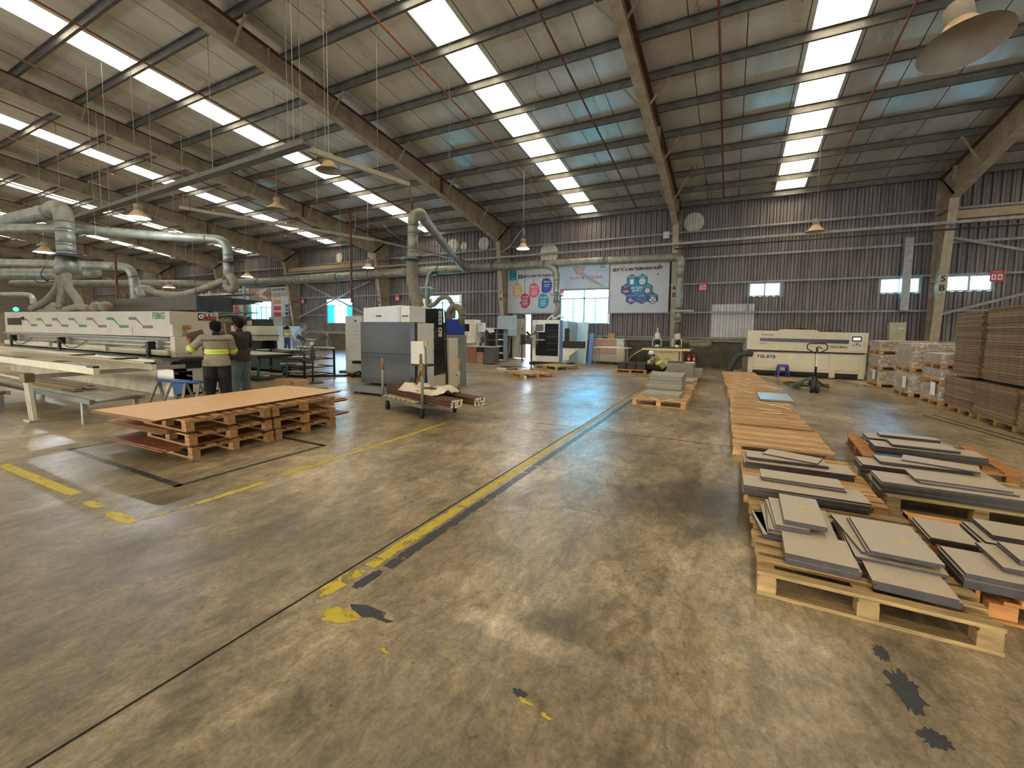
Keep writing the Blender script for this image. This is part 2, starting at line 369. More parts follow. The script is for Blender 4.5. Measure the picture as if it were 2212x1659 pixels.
def roof(y): return 7.6+(22-y)*SL if y >= -6 else 7.6+28*SL-(-6-y)*SL
X0, X1, YB, YF, YR = -76., 24., 22., -18., -6.

mb = MB(); mb.add([(X0, YF, 0), (X1, YF, 0), (X1, YB+.3, 0), (X0, YB+.3, 0)], [(0, 1, 2, 3)])
mb.box(X0, X1, YF, YB+.3, -.2, -.01)
struct('floor', mb, floor_mat())

# roof sheets between the translucent strips
SKX = [-71.3, -62.4, -53.5, -44.7, -35.75, -25.85, -16.86, -6.86, 1.87, 10.9, 19.8]
HW = .51
foil = foil_mat(); mb = MB(); xs = X0
edges = []
for c in SKX: edges.append((xs, c-HW)); xs = c+HW
edges.append((xs, X1))
for a, b in edges:
    mb.add([(a, YB, roof(YB)), (b, YB, roof(YB)), (b, YR, roof(YR)), (a, YR, roof(YR)), (b, YF, roof(YF)), (a, YF, roof(YF))], [(0, 3, 2, 1), (3, 5, 4, 2)])
for c in SKX: mb.add([(c-HW, YB, roof(YB)), (c+HW, YB, roof(YB)), (c+HW, 21.45, roof(21.45)), (c-HW, 21.45, roof(21.45))], [(0, 3, 2, 1)])
mb.add([(X0, -5.4, roof(-5.4)), (X1, -5.4, roof(-5.4)), (X1, -6, roof(-6)), (X0, -6, roof(-6))], [(0, 3, 2, 1)])
o = struct('ceiling', mb, foil)
SKM = skylight_mat()
for i, c in enumerate(SKX):
    mb = MB()
    for k in range(4): # sheet profile
        a, b = c-HW+k*.255, c-HW+(k+1)*.255
        mb.add([(a, 21.45, roof(21.45)+.01), (b, 21.45, roof(21.45)+.01), (b, -5.4, roof(-5.4)+.01), (a, -5.4, roof(-5.4)+.01)], [(0, 3, 2, 1)])
        mb.add([(a, -6, roof(-6)+.01), (b, -6, roof(-6)+.01), (b, -17, roof(-17)+.01), (a, -17, roof(-17)+.01)], [(0, 3, 2, 1)])
    struct('window_%d' % (i+20), mb, SKM)

# ---- back wall: corrugated sheet with real openings
WINS = [(-8.4, -5.72, 2., 3.82), (-17.7, -15.0, 2., 3.76), (-27.0, -24.3, 1.95, 3.76), (-36.4, -33.6, 1.95, 3.74)]
HIGH = [(.6, 1.8, 3.25, 3.84), (5.15, 6.37, 3.25, 3.84), (7.1, 8.36, 3.27, 3.86)]
DOORO = (-11.24, -10.15, 0, 2.55)
def corr(mb, x0, x1, z0, z1, y=YB, pitch=.25, dep=.05, zf=None):
    # trapezoid ribs; zf(x) -> (z0, z1) clips the sheet to a shape
    pr = [(0, 0), (.45, 0), (.6, 1), (.85, 1), (1., 0)]; pts = []
    k = math.floor(x0/pitch)
    while k*pitch < x1:
        for u, d in pr[:-1]:
            x = (k+u)*pitch
            if x0 < x < x1: pts.append((x, d))
        k += 1
    def dd(x):
        u = (x/pitch) % 1
        for (a, p), (b, q) in zip(pr, pr[1:]):
            if a <= u <= b: return p+(q-p)*(u-a)/(b-a)
        return 0
    pts = [(x0, dd(x0))]+pts+[(x1, dd(x1))]
    vs = []
    for x, d in pts:
        a, b = (z0, z1) if zf is None else zf(x)
        vs += [(x, y-d*dep, a), (x, y-d*dep, b)]
    mb.add(vs, [(2*i, 2*i+2, 2*i+3, 2*i+1) for i in range(len(pts)-1)])
mb = MB(); ZB, ZT = 1.37, 7.62
ops = [w for w in WINS+HIGH]+[(DOORO[0], DOORO[1], ZB, DOORO[3])]
zs = sorted({ZB, ZT}|{z for w in ops for z in w[2:]})
for a, b in zip(zs, zs[1:]):
    blk = sorted((w[0], w[1]) for w in ops if w[2] <= a+1e-6 and w[3] >= b-1e-6); x = X0
    for p, q in blk:
        corr(mb, x, p, a, b); x = q
    corr(mb, x, X1, a, b)
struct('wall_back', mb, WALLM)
# block wall below, with piers and a cast cap beam
mb = MB()
for a, b in ((X0, DOORO[0]), (DOORO[1], X1)):
    mb.box(a, b, 21.97, 22.2, 0, 1.18)
o = struct('wall_back_base', mb, BLOCK)
nt = BLOCK.node_tree; bt = node(nt, 'ShaderNodeTexBrick', i_Scale=1., i_4=.006)
bt.inputs['Brick Width'].default_value = .4; bt.inputs['Row Height'].default_value = .2; bt.inputs['Mortar Size'].default_value = .008
bt.inputs['Color1'].default_value = (.8, .8, .8, 1); bt.inputs['Color2'].default_value = (1, .98, .94, 1); bt.inputs['Mortar'].default_value = (.5, .48, .45, 1)
mp = node(nt, 'ShaderNodeMapping'); mp.inputs['Rotation'].default_value = (R(90), 0, 0); tc = node(nt, 'ShaderNodeTexCoord')
nt.links.new(tc.outputs['Object'], mp.inputs[0]); nt.links.new(mp.outputs[0], bt.inputs['Vector'])
b = nt.nodes['Principled BSDF']; src = b.inputs['Base Color'].links[0].from_socket
mx = node(nt, 'ShaderNodeMix', data_type='RGBA', blend_type='MULTIPLY'); mx.inputs[0].default_value = 1; nt.links.new(src, mx.inputs[6]); nt.links.new(bt.outputs['Color'], mx.inputs[7]); nt.links.new(mx.outputs[2], b.inputs['Base Color'])
mb = MB()
for a, b in ((X0, DOORO[0]), (DOORO[1], X1)): mb.box(a, b, 21.9, 22.2, 1.18, 1.33)
for k in range(-11, 3):
    for dx in (0, 3.07, 6.13):
        x = 6.73+9.2*k+dx
        if not (DOORO[0]-.2 < x < DOORO[1]+.2): mb.box(x-.12, x+.12, 21.88, 22.19, 0, 1.18)
struct('trim_1', mb, BEAMC)
mb = MB().box(X0, DOORO[0], 21.84, 22, 1.33, 1.39).box(DOORO[1], X1, 21.84, 22, 1.33, 1.39)
struct('trim_2', mb, GIRT)
# the other three walls (behind and beside the camera); front openings are added for fill light
FW = M('side_wall', '#7a7268', .8, 0, .15)
mb = MB().box(X0-.1, X0, YF, YB, 0, 12); struct('wall_left', mb, FW)
mb = MB().box(X1, X1+.1, YF, YB, 0, 12); struct('wall_right', mb, FW)
mb = MB().box(X0, X1, YF-.1, YF, 1.6, 11)
for k in range(-8, 3): mb.box(6.73+9.2*k-.3, 6.73+9.2*k+.3, YF-.1, YF, 0, 1.6)
mb.box(X0, -60, YF-.1, YF, 0, 1.6)
struct('wall_front', mb, FW)
solo('bounce_yard', MB().add([(-160, -90, -.03), (120, -90, -.03), (120, YF-.1, -.03), (-160, YF-.1, -.03)], [(0, 1, 2, 3)]).add([(-160, 22.3, -.03), (120, 22.3, -.03), (120, 90, -.03), (-160, 90, -.03)], [(0, 1, 2, 3)]), M('bounce_concrete', '#b5b3a6', .9, 0, .05), loc=(0, 0, -.03), kind='structure')  # pale outdoor ground added to bounce sunlight up into the hall

# ---- windows of the back wall
def tint(name, c):
    m = bpy.data.materials.new(name); m.use_nodes = True; nt = m.node_tree; nt.nodes.remove(nt.nodes['Principled BSDF']); a = node(nt, 'ShaderNodeBsdfTransparent', i_Color=(*c, 1)); g = node(nt, 'ShaderNodeBsdfGlossy', i_Roughness=.05); x = node(nt, 'ShaderNodeMixShader', i_0=.06)
    nt.links.new(a.outputs[0], x.inputs[1]); nt.links.new(g.outputs[0], x.inputs[2]); nt.links.new(x.outputs[0], nt.nodes['Material Output'].inputs[0]); return m
PANE = tint('window_pane', (.62, .95, 1.)); PANEL_ = tint('window_pane_lower', (.28, .62, .66)); PANE2 = tint('tinted_pane', (.04, .3, .42))
WF = M('window_frame', '#a9b4b5', .5, .1, .08)
for i, (a, b, z0, z1) in enumerate(WINS):
    w = thing('window_%d' % (i+1), None, None, ((a+b)/2, 21.93, z0), kind='structure')
    m = MB(); f = .05
    m.box(a, b, 21.9, 21.99, z0, z0+f); m.box(a, b, 21.9, 21.99, z1-f, z1); m.box(a, a+f, 21.9, 21.99, z0+f, z1-f); m.box(b-f, b, 21.9, 21.99, z0+f, z1-f)
    cx = (a+b)/2; zt = z1-.48; m.box(cx-.03, cx+.03, 21.9, 21.99, z0+f, z1-f); m.box(a+f, b-f, 21.9, 21.99, zt-.03, zt+.03)
    for q in (.27, .73): x = a+(b-a)*q; m.box(x-.018, x+.018, 21.91, 21.98, z0+f, zt-.03)
    fr = part('window_frame', m, WF, w, True)
    m = MB()  # security bars
    for k in range(1, 6): x = a+(b-a)*k/6; m.cyl((x, 21.96, z0+f), (x, 21.96, z1-f), .012, n=6)
    for k in range(1, 8): z = z0+(zt-z0)*k/8; m.box(a+f, b-f, 21.955, 21.965, z-.011, z+.011)
    part('security_bars', m, GALV, w, True)
    m = MB().box(a+f, b-f, 21.972, 21.978, zt, z1-f)
    part('pane', m, PANE, fr, True)
    if i in (0, 1, 3): part('pane', MB().box(a+f, b-f, 21.972, 21.978, z0+f, zt), PANEL_, fr, True)
    if i == 2:
        m = MB().box(a+f, a+(b-a)*.3, 21.972, 21.978, z0+f, zt).box(b-(b-a)*.25, b-f, 21.972, 21.978, z0+f, zt)
        part('pane', m, PANE2 if i == 2 else PANE, fr, True)
for i, (a, b, z0, z1) in enumerate(HIGH):
    w = thing('window_%d' % (i+5), None, None, ((a+b)/2, 21.93, z0), kind='structure'); m = MB(); f = .05
    m.box(a, b, 21.9, 21.99, z0, z0+f); m.box(a, b, 21.9, 21.99, z1-f, z1); m.box(a, a+f, 21.9, 21.99, z0+f, z1-f); m.box(b-f, b, 21.9, 21.99, z0+f, z1-f)
    cx = (a+b)/2; m.box(cx-.035, cx+.035, 21.9, 21.99, z0+f, z1-f)
    fr = part('window_frame', m, WF, w, True)
    part('pane', MB().box(a+f, b-f, 21.972, 21.978, z0+f, z1-f), PANE, fr, True)
    m = MB().box(a-.05, a, 21.86, 21.94, 2.6, 3.86).box(b, b+.05, 21.86, 21.94, 2.6, 3.86); part('window_post', m, GIRT, w, True)
# ---- door, ajar, beside the column
d = thing('door_1', None, None, (-11.2, 21.95, 0), kind='structure')
part('door_frame', MB().box(-11.3, -11.2, 21.85, 22, 0, 2.55).box(-10.15, -10.08, 21.85, 22, 0, 2.55).box(-11.3, -10.08, 21.85, 22, 2.5, 2.57), WF, d, True)
DW = M('door_paint', '#b9ad98', .5, 0, .1)
m = MB().box(0, .8, -.03, .02, .02, 2.5); mm = Matrix.Translation((-11.19, 21.86, 0)) @ Matrix.Rotation(R(-5), 4, 'Z'); m.xf(mm)
leaf = part('door_leaf', m, DW, d, True)
part('door_handle', MB().cyl((0.78, -.06, 1.05), (.66, -.06, 1.05), .012).cyl((.78, -.06, 1.05), (.78, 0, 1.05), .012).xf(mm), GALV, leaf, True)
rt = Matrix.Rotation(R(-5), 4, 'Z') @ Matrix.Rotation(R(90), 4, 'X')
text('9', .3, M('purple_ink', '#6d6aa0', .6), leaf, mm @ Vector((.55, -.04, 1.66)), face=rt, name='door_number')
m = MB().add([mm @ Vector(p) for p in ((.42, -.035, 1.2), (.5, -.035, 1.22), (.5, -.035, 1.5), (.44, -.035, 1.45))], [(0, 1, 2, 3)]); part('door_sticker', m, M('green_sticker', '#5aa05a', .5), leaf, True)
# exit lamp above the door
e = thing('exit_sign', 'small black exit sign box hung above the half open door', 'sign', (-10.72, 21.75, 2.3))
part('housing', MB().box(-10.93, -10.5, 21.72, 21.8, 2.28, 2.5), BLACK, e, True); text('EXIT', .13, WPAPER, e, (-10.72, 21.715, 2.38))

# ---- girts
for k, (z, h) in enumerate(((2.56, .05), (3.9, .05), (5.1, .06), (6.33, .06))):
    m = MB(); segs = [(X0, X1)]
    if k == 0: segs = [(X0, -36.4), (-33.6, -27.), (-24.3, -17.7), (-15., -8.4), (-5.72, X1)]
    for a, b in segs: m.box(a, b, 21.8, 21.955, z-h/2, z+h/2); m.box(a, b, 21.8, 21.815, z-h, z-h/2)
    solo('wall_girt', m, GIRT, ['steel wall girt level with the window middles, lowest of four', 'steel wall girt along the window heads, second lowest of four', 'steel wall girt just under the wall cable tray, second from the top', 'steel wall girt under the round wall patches, uppermost of four'][k], 'beam', group='horizontal girts on the back wall')
# ---- round and square lighter sheets let into the wall
circ = [(-1.82, 6.77, .45), (-15.57, 6.77, .42), (-14.76, 6.66, .26), (-13.35, 6.72, .38), (-18.65, 6.77, .36), (-22.4, 6.7, .36), (-25.6, 6.7, .34), (-31.7, 6.7, .3), (-9.15, 5.85, .55)]
cl = ['right of column 6B', 'leftmost of three left of column 7B', 'smallest of the three left of column 7B', 'nearest the left of column 7B', 'behind the leaning duct', 'just left of column 8B', 'between columns 8B and 9B', 'far left of column 9B', 'half hidden behind the wall tray']
for (x, z, r), t in zip(circ, cl):
    m = MB(); corr(m, x-r, x+r, 0, 1, y=21.955, zf=lambda q: (z-math.sqrt(max(0, r*r-(q-x)**2)), z+math.sqrt(max(0, r*r-(q-x)**2))))
    solo('wall_patch', m, PATCH, 'round pale corrugated patch high on the wall, '+t, 'wall patch', group='round pale patches on the back wall')
m = MB(); corr(m, -.9, .86, 1.4, 2.92, y=21.955); solo('wall_patch', m, M('white_sheet', '#b9babb', .45, .1, .08), 'large pale rectangular corrugated patch left of the small white machine window', 'wall patch')

# ---- columns, rafters
CX = [6.73-9.2*k for k in range(9)]
ybot = [(20.65, 6.45), (15.5, 7.5), (7.7, 8.63), (-1., 9.75), (-5.9, 10.5)]
cn = {0: '5B', 1: '6B', 2: '7B', 3: '8B', 4: '9B'}
cname = ['at the right, numbered 5B', 'in the middle, numbered 6B', 'left of the door, numbered 7B', 'behind the grey door machine, numbered 8B', 'right of the far list poster', 'sixth from the right', 'seventh from the right', 'eighth from the right', 'ninth from the right']
for k, x in enumerate(CX):
    t = thing('steel_column', 'tapered tan steel wall column '+cname[k], 'column', (x, 21.6, 0), group='steel columns along the back wall')
    part('web', MB().prism([(21.9, 0), (21.55, 0), (20.65, 6.45), (20.65, 6.6), (21.9, 7.5)], 'x', x-.006, x+.006), STEEL, t, True)
    part('inner_flange', MB().add([(x-.13, 21.55, 0), (x+.13, 21.55, 0), (x+.13, 20.65, 6.45), (x-.13, 20.65, 6.45), (x-.13, 21.57, 0), (x+.13, 21.57, 0), (x+.13, 20.67, 6.45), (x-.13, 20.67, 6.45)], [(0, 1, 2, 3), (7, 6, 5, 4), (0, 4, 5, 1), (1, 5, 6, 2), (2, 6, 7, 3), (3, 7, 4, 0)]), STEELF, t, True)
    part('outer_flange', MB().box(x-.13, x+.13, 21.85, 21.87, 0, 7.45), STEEL, t, True)
    part('base_plate', MB().box(x-.2, x+.2, 21.45, 21.95, 0, .025), STEEL, t, True)
    for z in (3.6, 6.1): yy = 21.55-z/6.45*.9; part('stiffener', MB().box(x-.12, x+.12, yy+.02, 21.85, z, z+.012), STEEL, t, True)
    if k in cn:
        n, b = cn[k]; rt = Matrix.Rotation(math.atan2(.9, 6.45), 4, 'X') @ Matrix.Rotation(R(90), 4, 'X')
        for s, z in ((n, 3.66), (b, 3.33)):
            sz = .3 if k else .3
            pl = part('number_plate', MB().add([(x-.12, 21.545-(z+dz)/6.45*.9, z+dz) for dz in (-.15,)]+[(x+.12, 21.545-(z-.15)/6.45*.9, z-.15), (x+.12, 21.545-(z+.15)/6.45*.9, z+.15), (x-.12, 21.545-(z+.15)/6.45*.9, z+.15)], [(0, 1, 2, 3)]), M('plate_white', '#b8af9b', .6, 0, .05), t, True)
            text(s, .3, INK, pl, (x, 21.535-z/6.45*.9, z), face=rt, bold=.008)
    # rafter
    t = thing('roof_rafter', 'long tan tapered roof rafter above the column '+cname[k], 'beam', (x, 14, 7.6), group='steel rafters under the roof')
    top = [(21.95, roof(21.95)-.2), (-5.9, roof(-5.9)-.2)]
    poly = [(21.9, 7.35), (21.9, roof(21.9)-.2), (-5.9, roof(-5.9)-.2)]+ybot[::-1]
    part('web', MB().prism(poly, 'x', x-.006, x+.006), STEEL, t, True)
    m = MB()
    for (a, za), (b, zb) in zip(ybot, ybot[1:]): m.bar((x, a, za), (x, b, zb), .26, .018)
    part('bottom_flange', m, STEELF, t, True)
    part('top_flange', MB().bar((x, 21.9, roof(21.9)-.2), (x, -5.9, roof(-5.9)-.2), .24, .02), RED, t, True)
    m = MB().bar((x, 20.66, 6.45), (x, 21.88, 7.42), .24, .014); part('stiffener', m, STEEL, t, True)
    def zb(y):
        for (a, za), (b, zz) in zip(ybot, ybot[1:]):
            if a >= y >= b: return za+(zz-za)*(a-y)/(a-b)
        return 7
    for y in (20.66, 15.5, 14.9, 7.7):
        part('stiffener', MB().box(x-.115, x+.115, y-.012, y+.012, zb(y)+.01, roof(y)-.22), RED if y == 15.5 else STEEL, t, True)
    for y in (18.65, 15.71, 12.73, 9.75, 6.77, 3.8):
        for s in (-1, 1):
            part('flange_brace', MB().bar((x+s*.1, y, zb(y)+.02), (x+s*.62, y, roof(y)-.2), .05, .05), STEEL, t, True)
# ---- purlins
PY = [21.62]+[20.15-1.49*k for k in range(0, 17)]
NAM = ['eave strut resting on top of the back wall']+['purlin under the roof, number %s out from the back wall' % n for n in ('one two three four five six seven eight nine ten eleven twelve thirteen fourteen fifteen sixteen seventeen eighteen'.split())]
for i, y in enumerate(PY):
    z = roof(y); m = MB(); m.box(X0, X1, y-.004, y+.004, z-.2, z-.004)
    m.box(X0, X1, y, y+.075, z-.2, z-.194); m.box(X0, X1, y-.075, y, z-.012, z-.006); m.box(X0, X1, y+.069, y+.075, z-.194, z-.176)
    solo('purlin', m, PURL, 'long dark steel '+NAM[i], 'purlin', group='purlins carrying the roof')
# ---- conduits hung under the roof, parallel to the slope
CONX = [3.1, -.58, -4.28, -8.0, -15.6, -19.2, -23.2, -26.9, -30.6, -34.4, -38]
CL = ['right of the middle rafter, rightmost', 'just right of the middle rafter', 'just left of the middle rafter', 'over the posters, left of it', 'just beside the second roof strip', 'left of the second roof strip', 'over the long cream machine', 'fourth from the left', 'third from the left', 'second from the left', 'leftmost']
ROD = M('rusty_pipe', '#8a5238', .5, .3, .3, 7)
for x, l in zip(CONX, CL):
    t = thing('roof_pipe', 'thin rust brown pipe hung under the roof slope, '+l, 'pipe', (x, 12, 8), group='thin pipes hung below the purlins')
    part('pipe', MB().cyl((x, 20.9, roof(20.9)-.3), (x, -5, roof(-5)-.3), .028, n=8), ROD, t, True, True)
    for y in (18.65, 14.22, 9.75, 5.28): part('hanger', MB().box(x-.006, x+.006, y-.006, y+.006, roof(y)-.29, roof(y)-.19).box(x-.03, x+.03, y-.02, y+.02, roof(y)-.335, roof(y)-.27), GALV, t, True)
# ---------------------------------------------------------------- floor markings
YP = M('worn_yellow_line', '#b8a424', .5, 0, .12, 9, alpha=.415); YP2 = M('faded_yellow_line', '#a3944a', .5, 0, .15, 9, alpha=.46)
BP = M('worn_navy_line', '#2b3038', .4, 0, .1, 9, alpha=.43); BP3 = M('navy_chip', '#272c36', .45, 0, .1, 9, alpha=.415)
YP3 = M('yellow_chip', '#bba62a', .5, 0, .12, 9, alpha=.47)
def strip(poly, z=.0015): return MB().add([(x, y, z) for x, y in poly], [tuple(range(len(poly)))])
def rag(pts, w, seed=1, z=.0015, n=0, taper=0):
    # painted line with a ragged edge
    r = random.Random(seed); (x0, y0), (x1, y1) = pts; dx, dy = x1-x0, y1-y0; L = math.hypot(dx, dy); n = max(12, int(L/.03)); nx, ny = -dy/L, dx/L; m = MB(); vs = []
    for i in range(n+1):
        t = i/n; a = w/2*(1+r.uniform(-.16, .06)-(.3 if r.random() < .06 else 0)); b = w/2*(1+r.uniform(-.16, .06)-(.3 if r.random() < .06 else 0))
        if taper and (i < 2 or i > n-2): a *= .6; b *= .6
        vs += [(x0+dx*t+nx*a, y0+dy*t+ny*a, z), (x0+dx*t-nx*b, y0+dy*t-ny*b, z)]
    return m.add(vs, [(2*i, 2*i+1, 2*i+3, 2*i+2) for i in range(n)])
def blob(cx, cy, rx, ry, seed, z=.0015, n=48, rot=0):
    r = random.Random(seed); vs = []
    for i in range(n):
        a = 2*math.pi*i/n; q = 1+r.uniform(-.28, .22); x, y = rx*q*math.cos(a), ry*q*math.sin(a)
        vs.append((cx+x*math.cos(rot)-y*math.sin(rot), cy+x*math.sin(rot)+y*math.cos(rot), z))
    return MB().add(vs, [tuple(range(n))])
def mark(mb, mat, label, group='painted floor lines'): return solo('floor_marking', mb, mat, label, 'floor paint', group=group)
mark(rag(((-2.1, 2.0), (-2.13, 6.3)), .1, 1), YP, 'worn yellow lane line running away through the middle of the floor')
mark(rag(((-2.13, 6.3), (-2.13, 13.5)), .1, 2), YP2, 'far faded stretch of the middle yellow lane line')
mark(rag(((-2.13, 1.62), (-2.11, 1.95)), .11, 3, taper=1), YP3, 'chipped yellow piece at the near end of the middle line')
mark(rag(((-1.985, 2.05), (-2.01, 10.5)), .09, 4), BP, 'navy paint line along the right side of the middle yellow line')
mark(rag(((-2.0, 1.78), (-1.99, 2.0)), .08, 5, taper=1), BP3, 'short navy chip at the near end of the navy line')
mark(blob(-1.87, 1.565, .13, .055, 90, rot=.25), YP, 'yellow paint patch in front of the navy blotch')
mark(strip([(-1.9, 1.66), (-1.8, 1.7), (-1.66, 1.7), (-1.64, 1.66), (-1.57, 1.67), (-1.6, 1.64), (-1.7, 1.64), (-1.75, 1.61), (-1.86, 1.635)], .002), BP3, 'navy paint blotch over the yellow patch')
for a, b, s, mt, l in (((-4.23, 2.0), (-4.22, 2.62), 6, YP, 'nearest solid dash'), ((-4.26, 2.85), (-4.26, 4.0), 7, YP, 'second dash'), ((-4.25, 4.05), (-4.3, 6.1), 8, YP, 'third, longest dash'), ((-4.4, 6.3), (-4.5, 9.4), 9, YP2, 'faded far dash')):
    mark(rag((a, b), .085, s), mt, l+' of the yellow line beside the plywood stack')
mark(rag(((-4.27, 1.6), (-4.22, 1.98)), .06, 10, ), YP2, 'very faint bit of yellow line just past the corner')
mark(rag(((-7.3, 1.52), (-5.42, 1.57)), .1, 11), YP, 'yellow line piece running to the left edge below the roller table')
mark(rag(((-5.13, 1.54), (-4.86, 1.56)), .09, 12, taper=1), YP, 'small yellow piece between the left line and the corner')
mark(rag(((-4.66, 1.54), (-4.26, 1.55)), .1, 13, taper=1), YP, 'yellow corner piece of the left bay marking')
mark(rag(((-9.8, 1.72), (-8.2, 1.71)), .05, 14), YP2, 'thin faded yellow line at the left edge behind the yellow dashes')
for a, b, s, l in (((-7.5, 2.14), (-4.84, 2.15), 20, 'near side'), ((-4.87, 2.1), (-4.87, 3.88), 21, 'right side'), ((-7.5, 2.12), (-7.45, 3.9), 22, 'left side, mostly under the boards'), ((-7.45, 3.86), (-4.85, 3.86), 23, 'far side, behind the stack')):
    mark(rag((a, b), .075, s, z=.001), BP, 'navy line of the rectangle around the plywood stack, '+l, 'navy parking rectangle')
for x, y, rx, ry, s, mt, l in ((.745, 2.66, .035, .06, 31, BP3, 'upper navy blotch by the nearest pallet'), (.77, 2.42, .06, .13, 32, BP3, 'long navy blotch by the nearest pallet'), (.79, 2.17, .05, .05, 33, BP3, 'lowest navy blotch at the right bottom'), (-.76, 1.585, .035, .02, 34, BP3, 'tiny navy chip above the small yellow chips'), (-.72, 1.56, .04, .015, 35, YP3, 'tiny yellow chip, upper of the pair near the bottom'), (-.61, 1.535, .03, .012, 36, YP3, 'tiny yellow chip, lower of the pair near the bottom'), (-1.46, 1.487, .035, .012, 37, YP3, 'pale yellow chip below the navy blotch'), (-.2, 1.43, .014, .012, 38, BP3, 'very small navy speck near the bottom middle')):
    mark(blob(x, y, rx, ry, s), mt, l, 'paint chips on the floor')
m = MB(); r = random.Random(5)
CR = M('joint_dark', '#35302a', 1., 0, .1, spec=0)  # dark tone of the saw joints in the concrete
mark(MB().box(-2.196, -2.182, -3, 21.8, .0005, .0012), CR, 'thin dark straight saw joint in the concrete beside the middle line', 'concrete joints')
mark(MB().box(-20, 3.5, 6.64, 6.65, .0005, .0012), CR, 'thin dark saw joint crossing the floor under the bare slatted pallet', 'concrete joints')

# ---------------------------------------------------------------- pallets
def pallet(label, loc, rot=0, L=1.1, Wd=1.1, H=.15, ns=7, mat=None, gap=.38, group='wooden pallets', jit=.4, seed=1, blocks=3, name='pallet'):
    r = random.Random(seed); mat = mat or CWOOD
    t = thing(name, label, 'pallet', loc, rot, group=group); x0, x1, y0, y1 = -L/2, L/2, -Wd/2, Wd/2; th = .022
    m = MB(); p = Wd/ns
    for i in range(ns):
        c = y0+p*(i+.5); w = p*(1-gap)*(1+r.uniform(-.12, .12)*jit*2); e = .012*jit
        if i == 0: c = y0+w/2
        if i == ns-1: c = y1-w/2
        m.box(x0+r.uniform(-e, e), x1+r.uniform(-e, e), c-w/2, c+w/2, H-th, H-.0005*r.random(), tone=r.uniform(.62, 1.14), rot=r.uniform(-.008, .008)*jit)
    part('deck_boards', m, mat, t, bevel=.0025)
    m = MB(); bw = .09
    xs = [x0+bw/2+.01, 0, x1-bw/2-.01] if blocks == 3 else [x0+.06+(x1-x0-.12)*k/(blocks-1) for k in range(blocks)]
    ys = [y0+.05, 0, y1-.05]
    for x in xs: m.box(x-.045, x+.045, y0, y1, H-2*th, H-th, tone=r.uniform(.75, 1.))
    part('cross_boards', m, mat, t)
    for x in xs:
        for y in ys: part('block', MB().box(x-.05, x+.05, y-.045, y+.045, th, H-2*th, tone=r.uniform(.75, 1.05)), mat, t, bevel=.003)
    for y in ys: part('bottom_board', MB().box(x0, x1, y-.045, y+.045, 0, th, tone=r.uniform(.65, .9)), mat, t)
    return t
GP = 'pallets carrying the grey panels'
pallet('nearest pale slatted pallet carrying four piles of grey panels', (.745, 3.62, 0), 0, 1.08, 1.42, .15, 11, wood('pallet_wood_weathered', '#a08358'), .36, GP, 1, 3)
pallet('slatted pallet behind the nearest one, with two long panel piles across', (.7, 5.2, 0), 0, 1.06, 1.42, .16, 11, CWOOD, .2, GP, 1, 4)
pallet('long rough pallet right of the second one, deck boards splintered', (1.93, 5.38, 0), 0, 1.24, 1.0, .16, 9, CWOOD3, .25, GP, 1.2, 5)
# the two open-sided pallets: wide edge boards round an open deck
def edge_pallet(label, loc, L, Wd, H, mat, seed, rot=0):
    r = random.Random(seed); t = thing('pallet', label, 'pallet', loc, rot, group=GP); x0, x1, y0, y1 = -L/2, L/2, -Wd/2, Wd/2
    part('side_board', MB().box(x0, x0+.14, y0, y1, H-.02, H, 1.), mat, t, bevel=.003); part('side_board', MB().box(x1-.14, x1, y0, y1, H-.02, H, .95), mat, t, bevel=.003)
    m = MB()
    for y in (y0+.07, -.18, .12, y1-.07): m.box(x0+.02, x1-.02, y-.05, y+.05, H-.042, H-.022, r.uniform(.7, .95))
    part('cross_boards', m, mat, t)
    for x in (x0+.07, 0, x1-.07):
        for y in (y0+.06, 0, y1-.06): part('block', MB().box(x-.055, x+.055, y-.05, y+.05, .018, H-.042, r.uniform(.75, 1)), mat, t, bevel=.003)
    for ya in (y0, -.05, y1-.1): part('bottom_board', MB().box(x0, x1, ya, ya+.1, 0, .018, .75), mat, t)
    return t
edge_pallet('pallet with wide orange edge boards, farthest one carrying grey panels', (2.18, 7.03, 0), 1.32, 1.32, .15, wood('ply_orange', '#a9713c'), 6, R(-4))
def crate_pallet():
    mat = CWOOD2; t = thing('pallet', 'deep orange plywood sided pallet at the right edge, in front of the rough one', 'pallet', (1.98, 3.88, 0), 0, group=GP)
    part('side_panel', MB().box(-.66, -.64, -.56, .62, .03, .16), mat, t)
    part('end_board', MB().box(-.66, .6, .5, .62, .12, .15, 1.1), mat, t, bevel=.003); part('end_board', MB().box(-.5, .6, -.62, -.44, .12, .15, 1.05), mat, t, bevel=.003)
    m = MB()
    for x in (-.5, 0, .5): m.box(x-.06, x+.06, -.6, .6, .1, .12, .8)
    part('cross_boards', m, mat, t)
    for x in (-.56, 0, .5):
        for y in (-.56, 0, .54): part('block', MB().box(x-.06, x+.06, y-.045, y+.045, .018, .1, .85), mat, t, bevel=.003)
    for ya in (-.62, .5): part('bottom_board', MB().box(-.62, .6, ya, ya+.08, 0, .018, .7), mat, t)
crate_pallet()

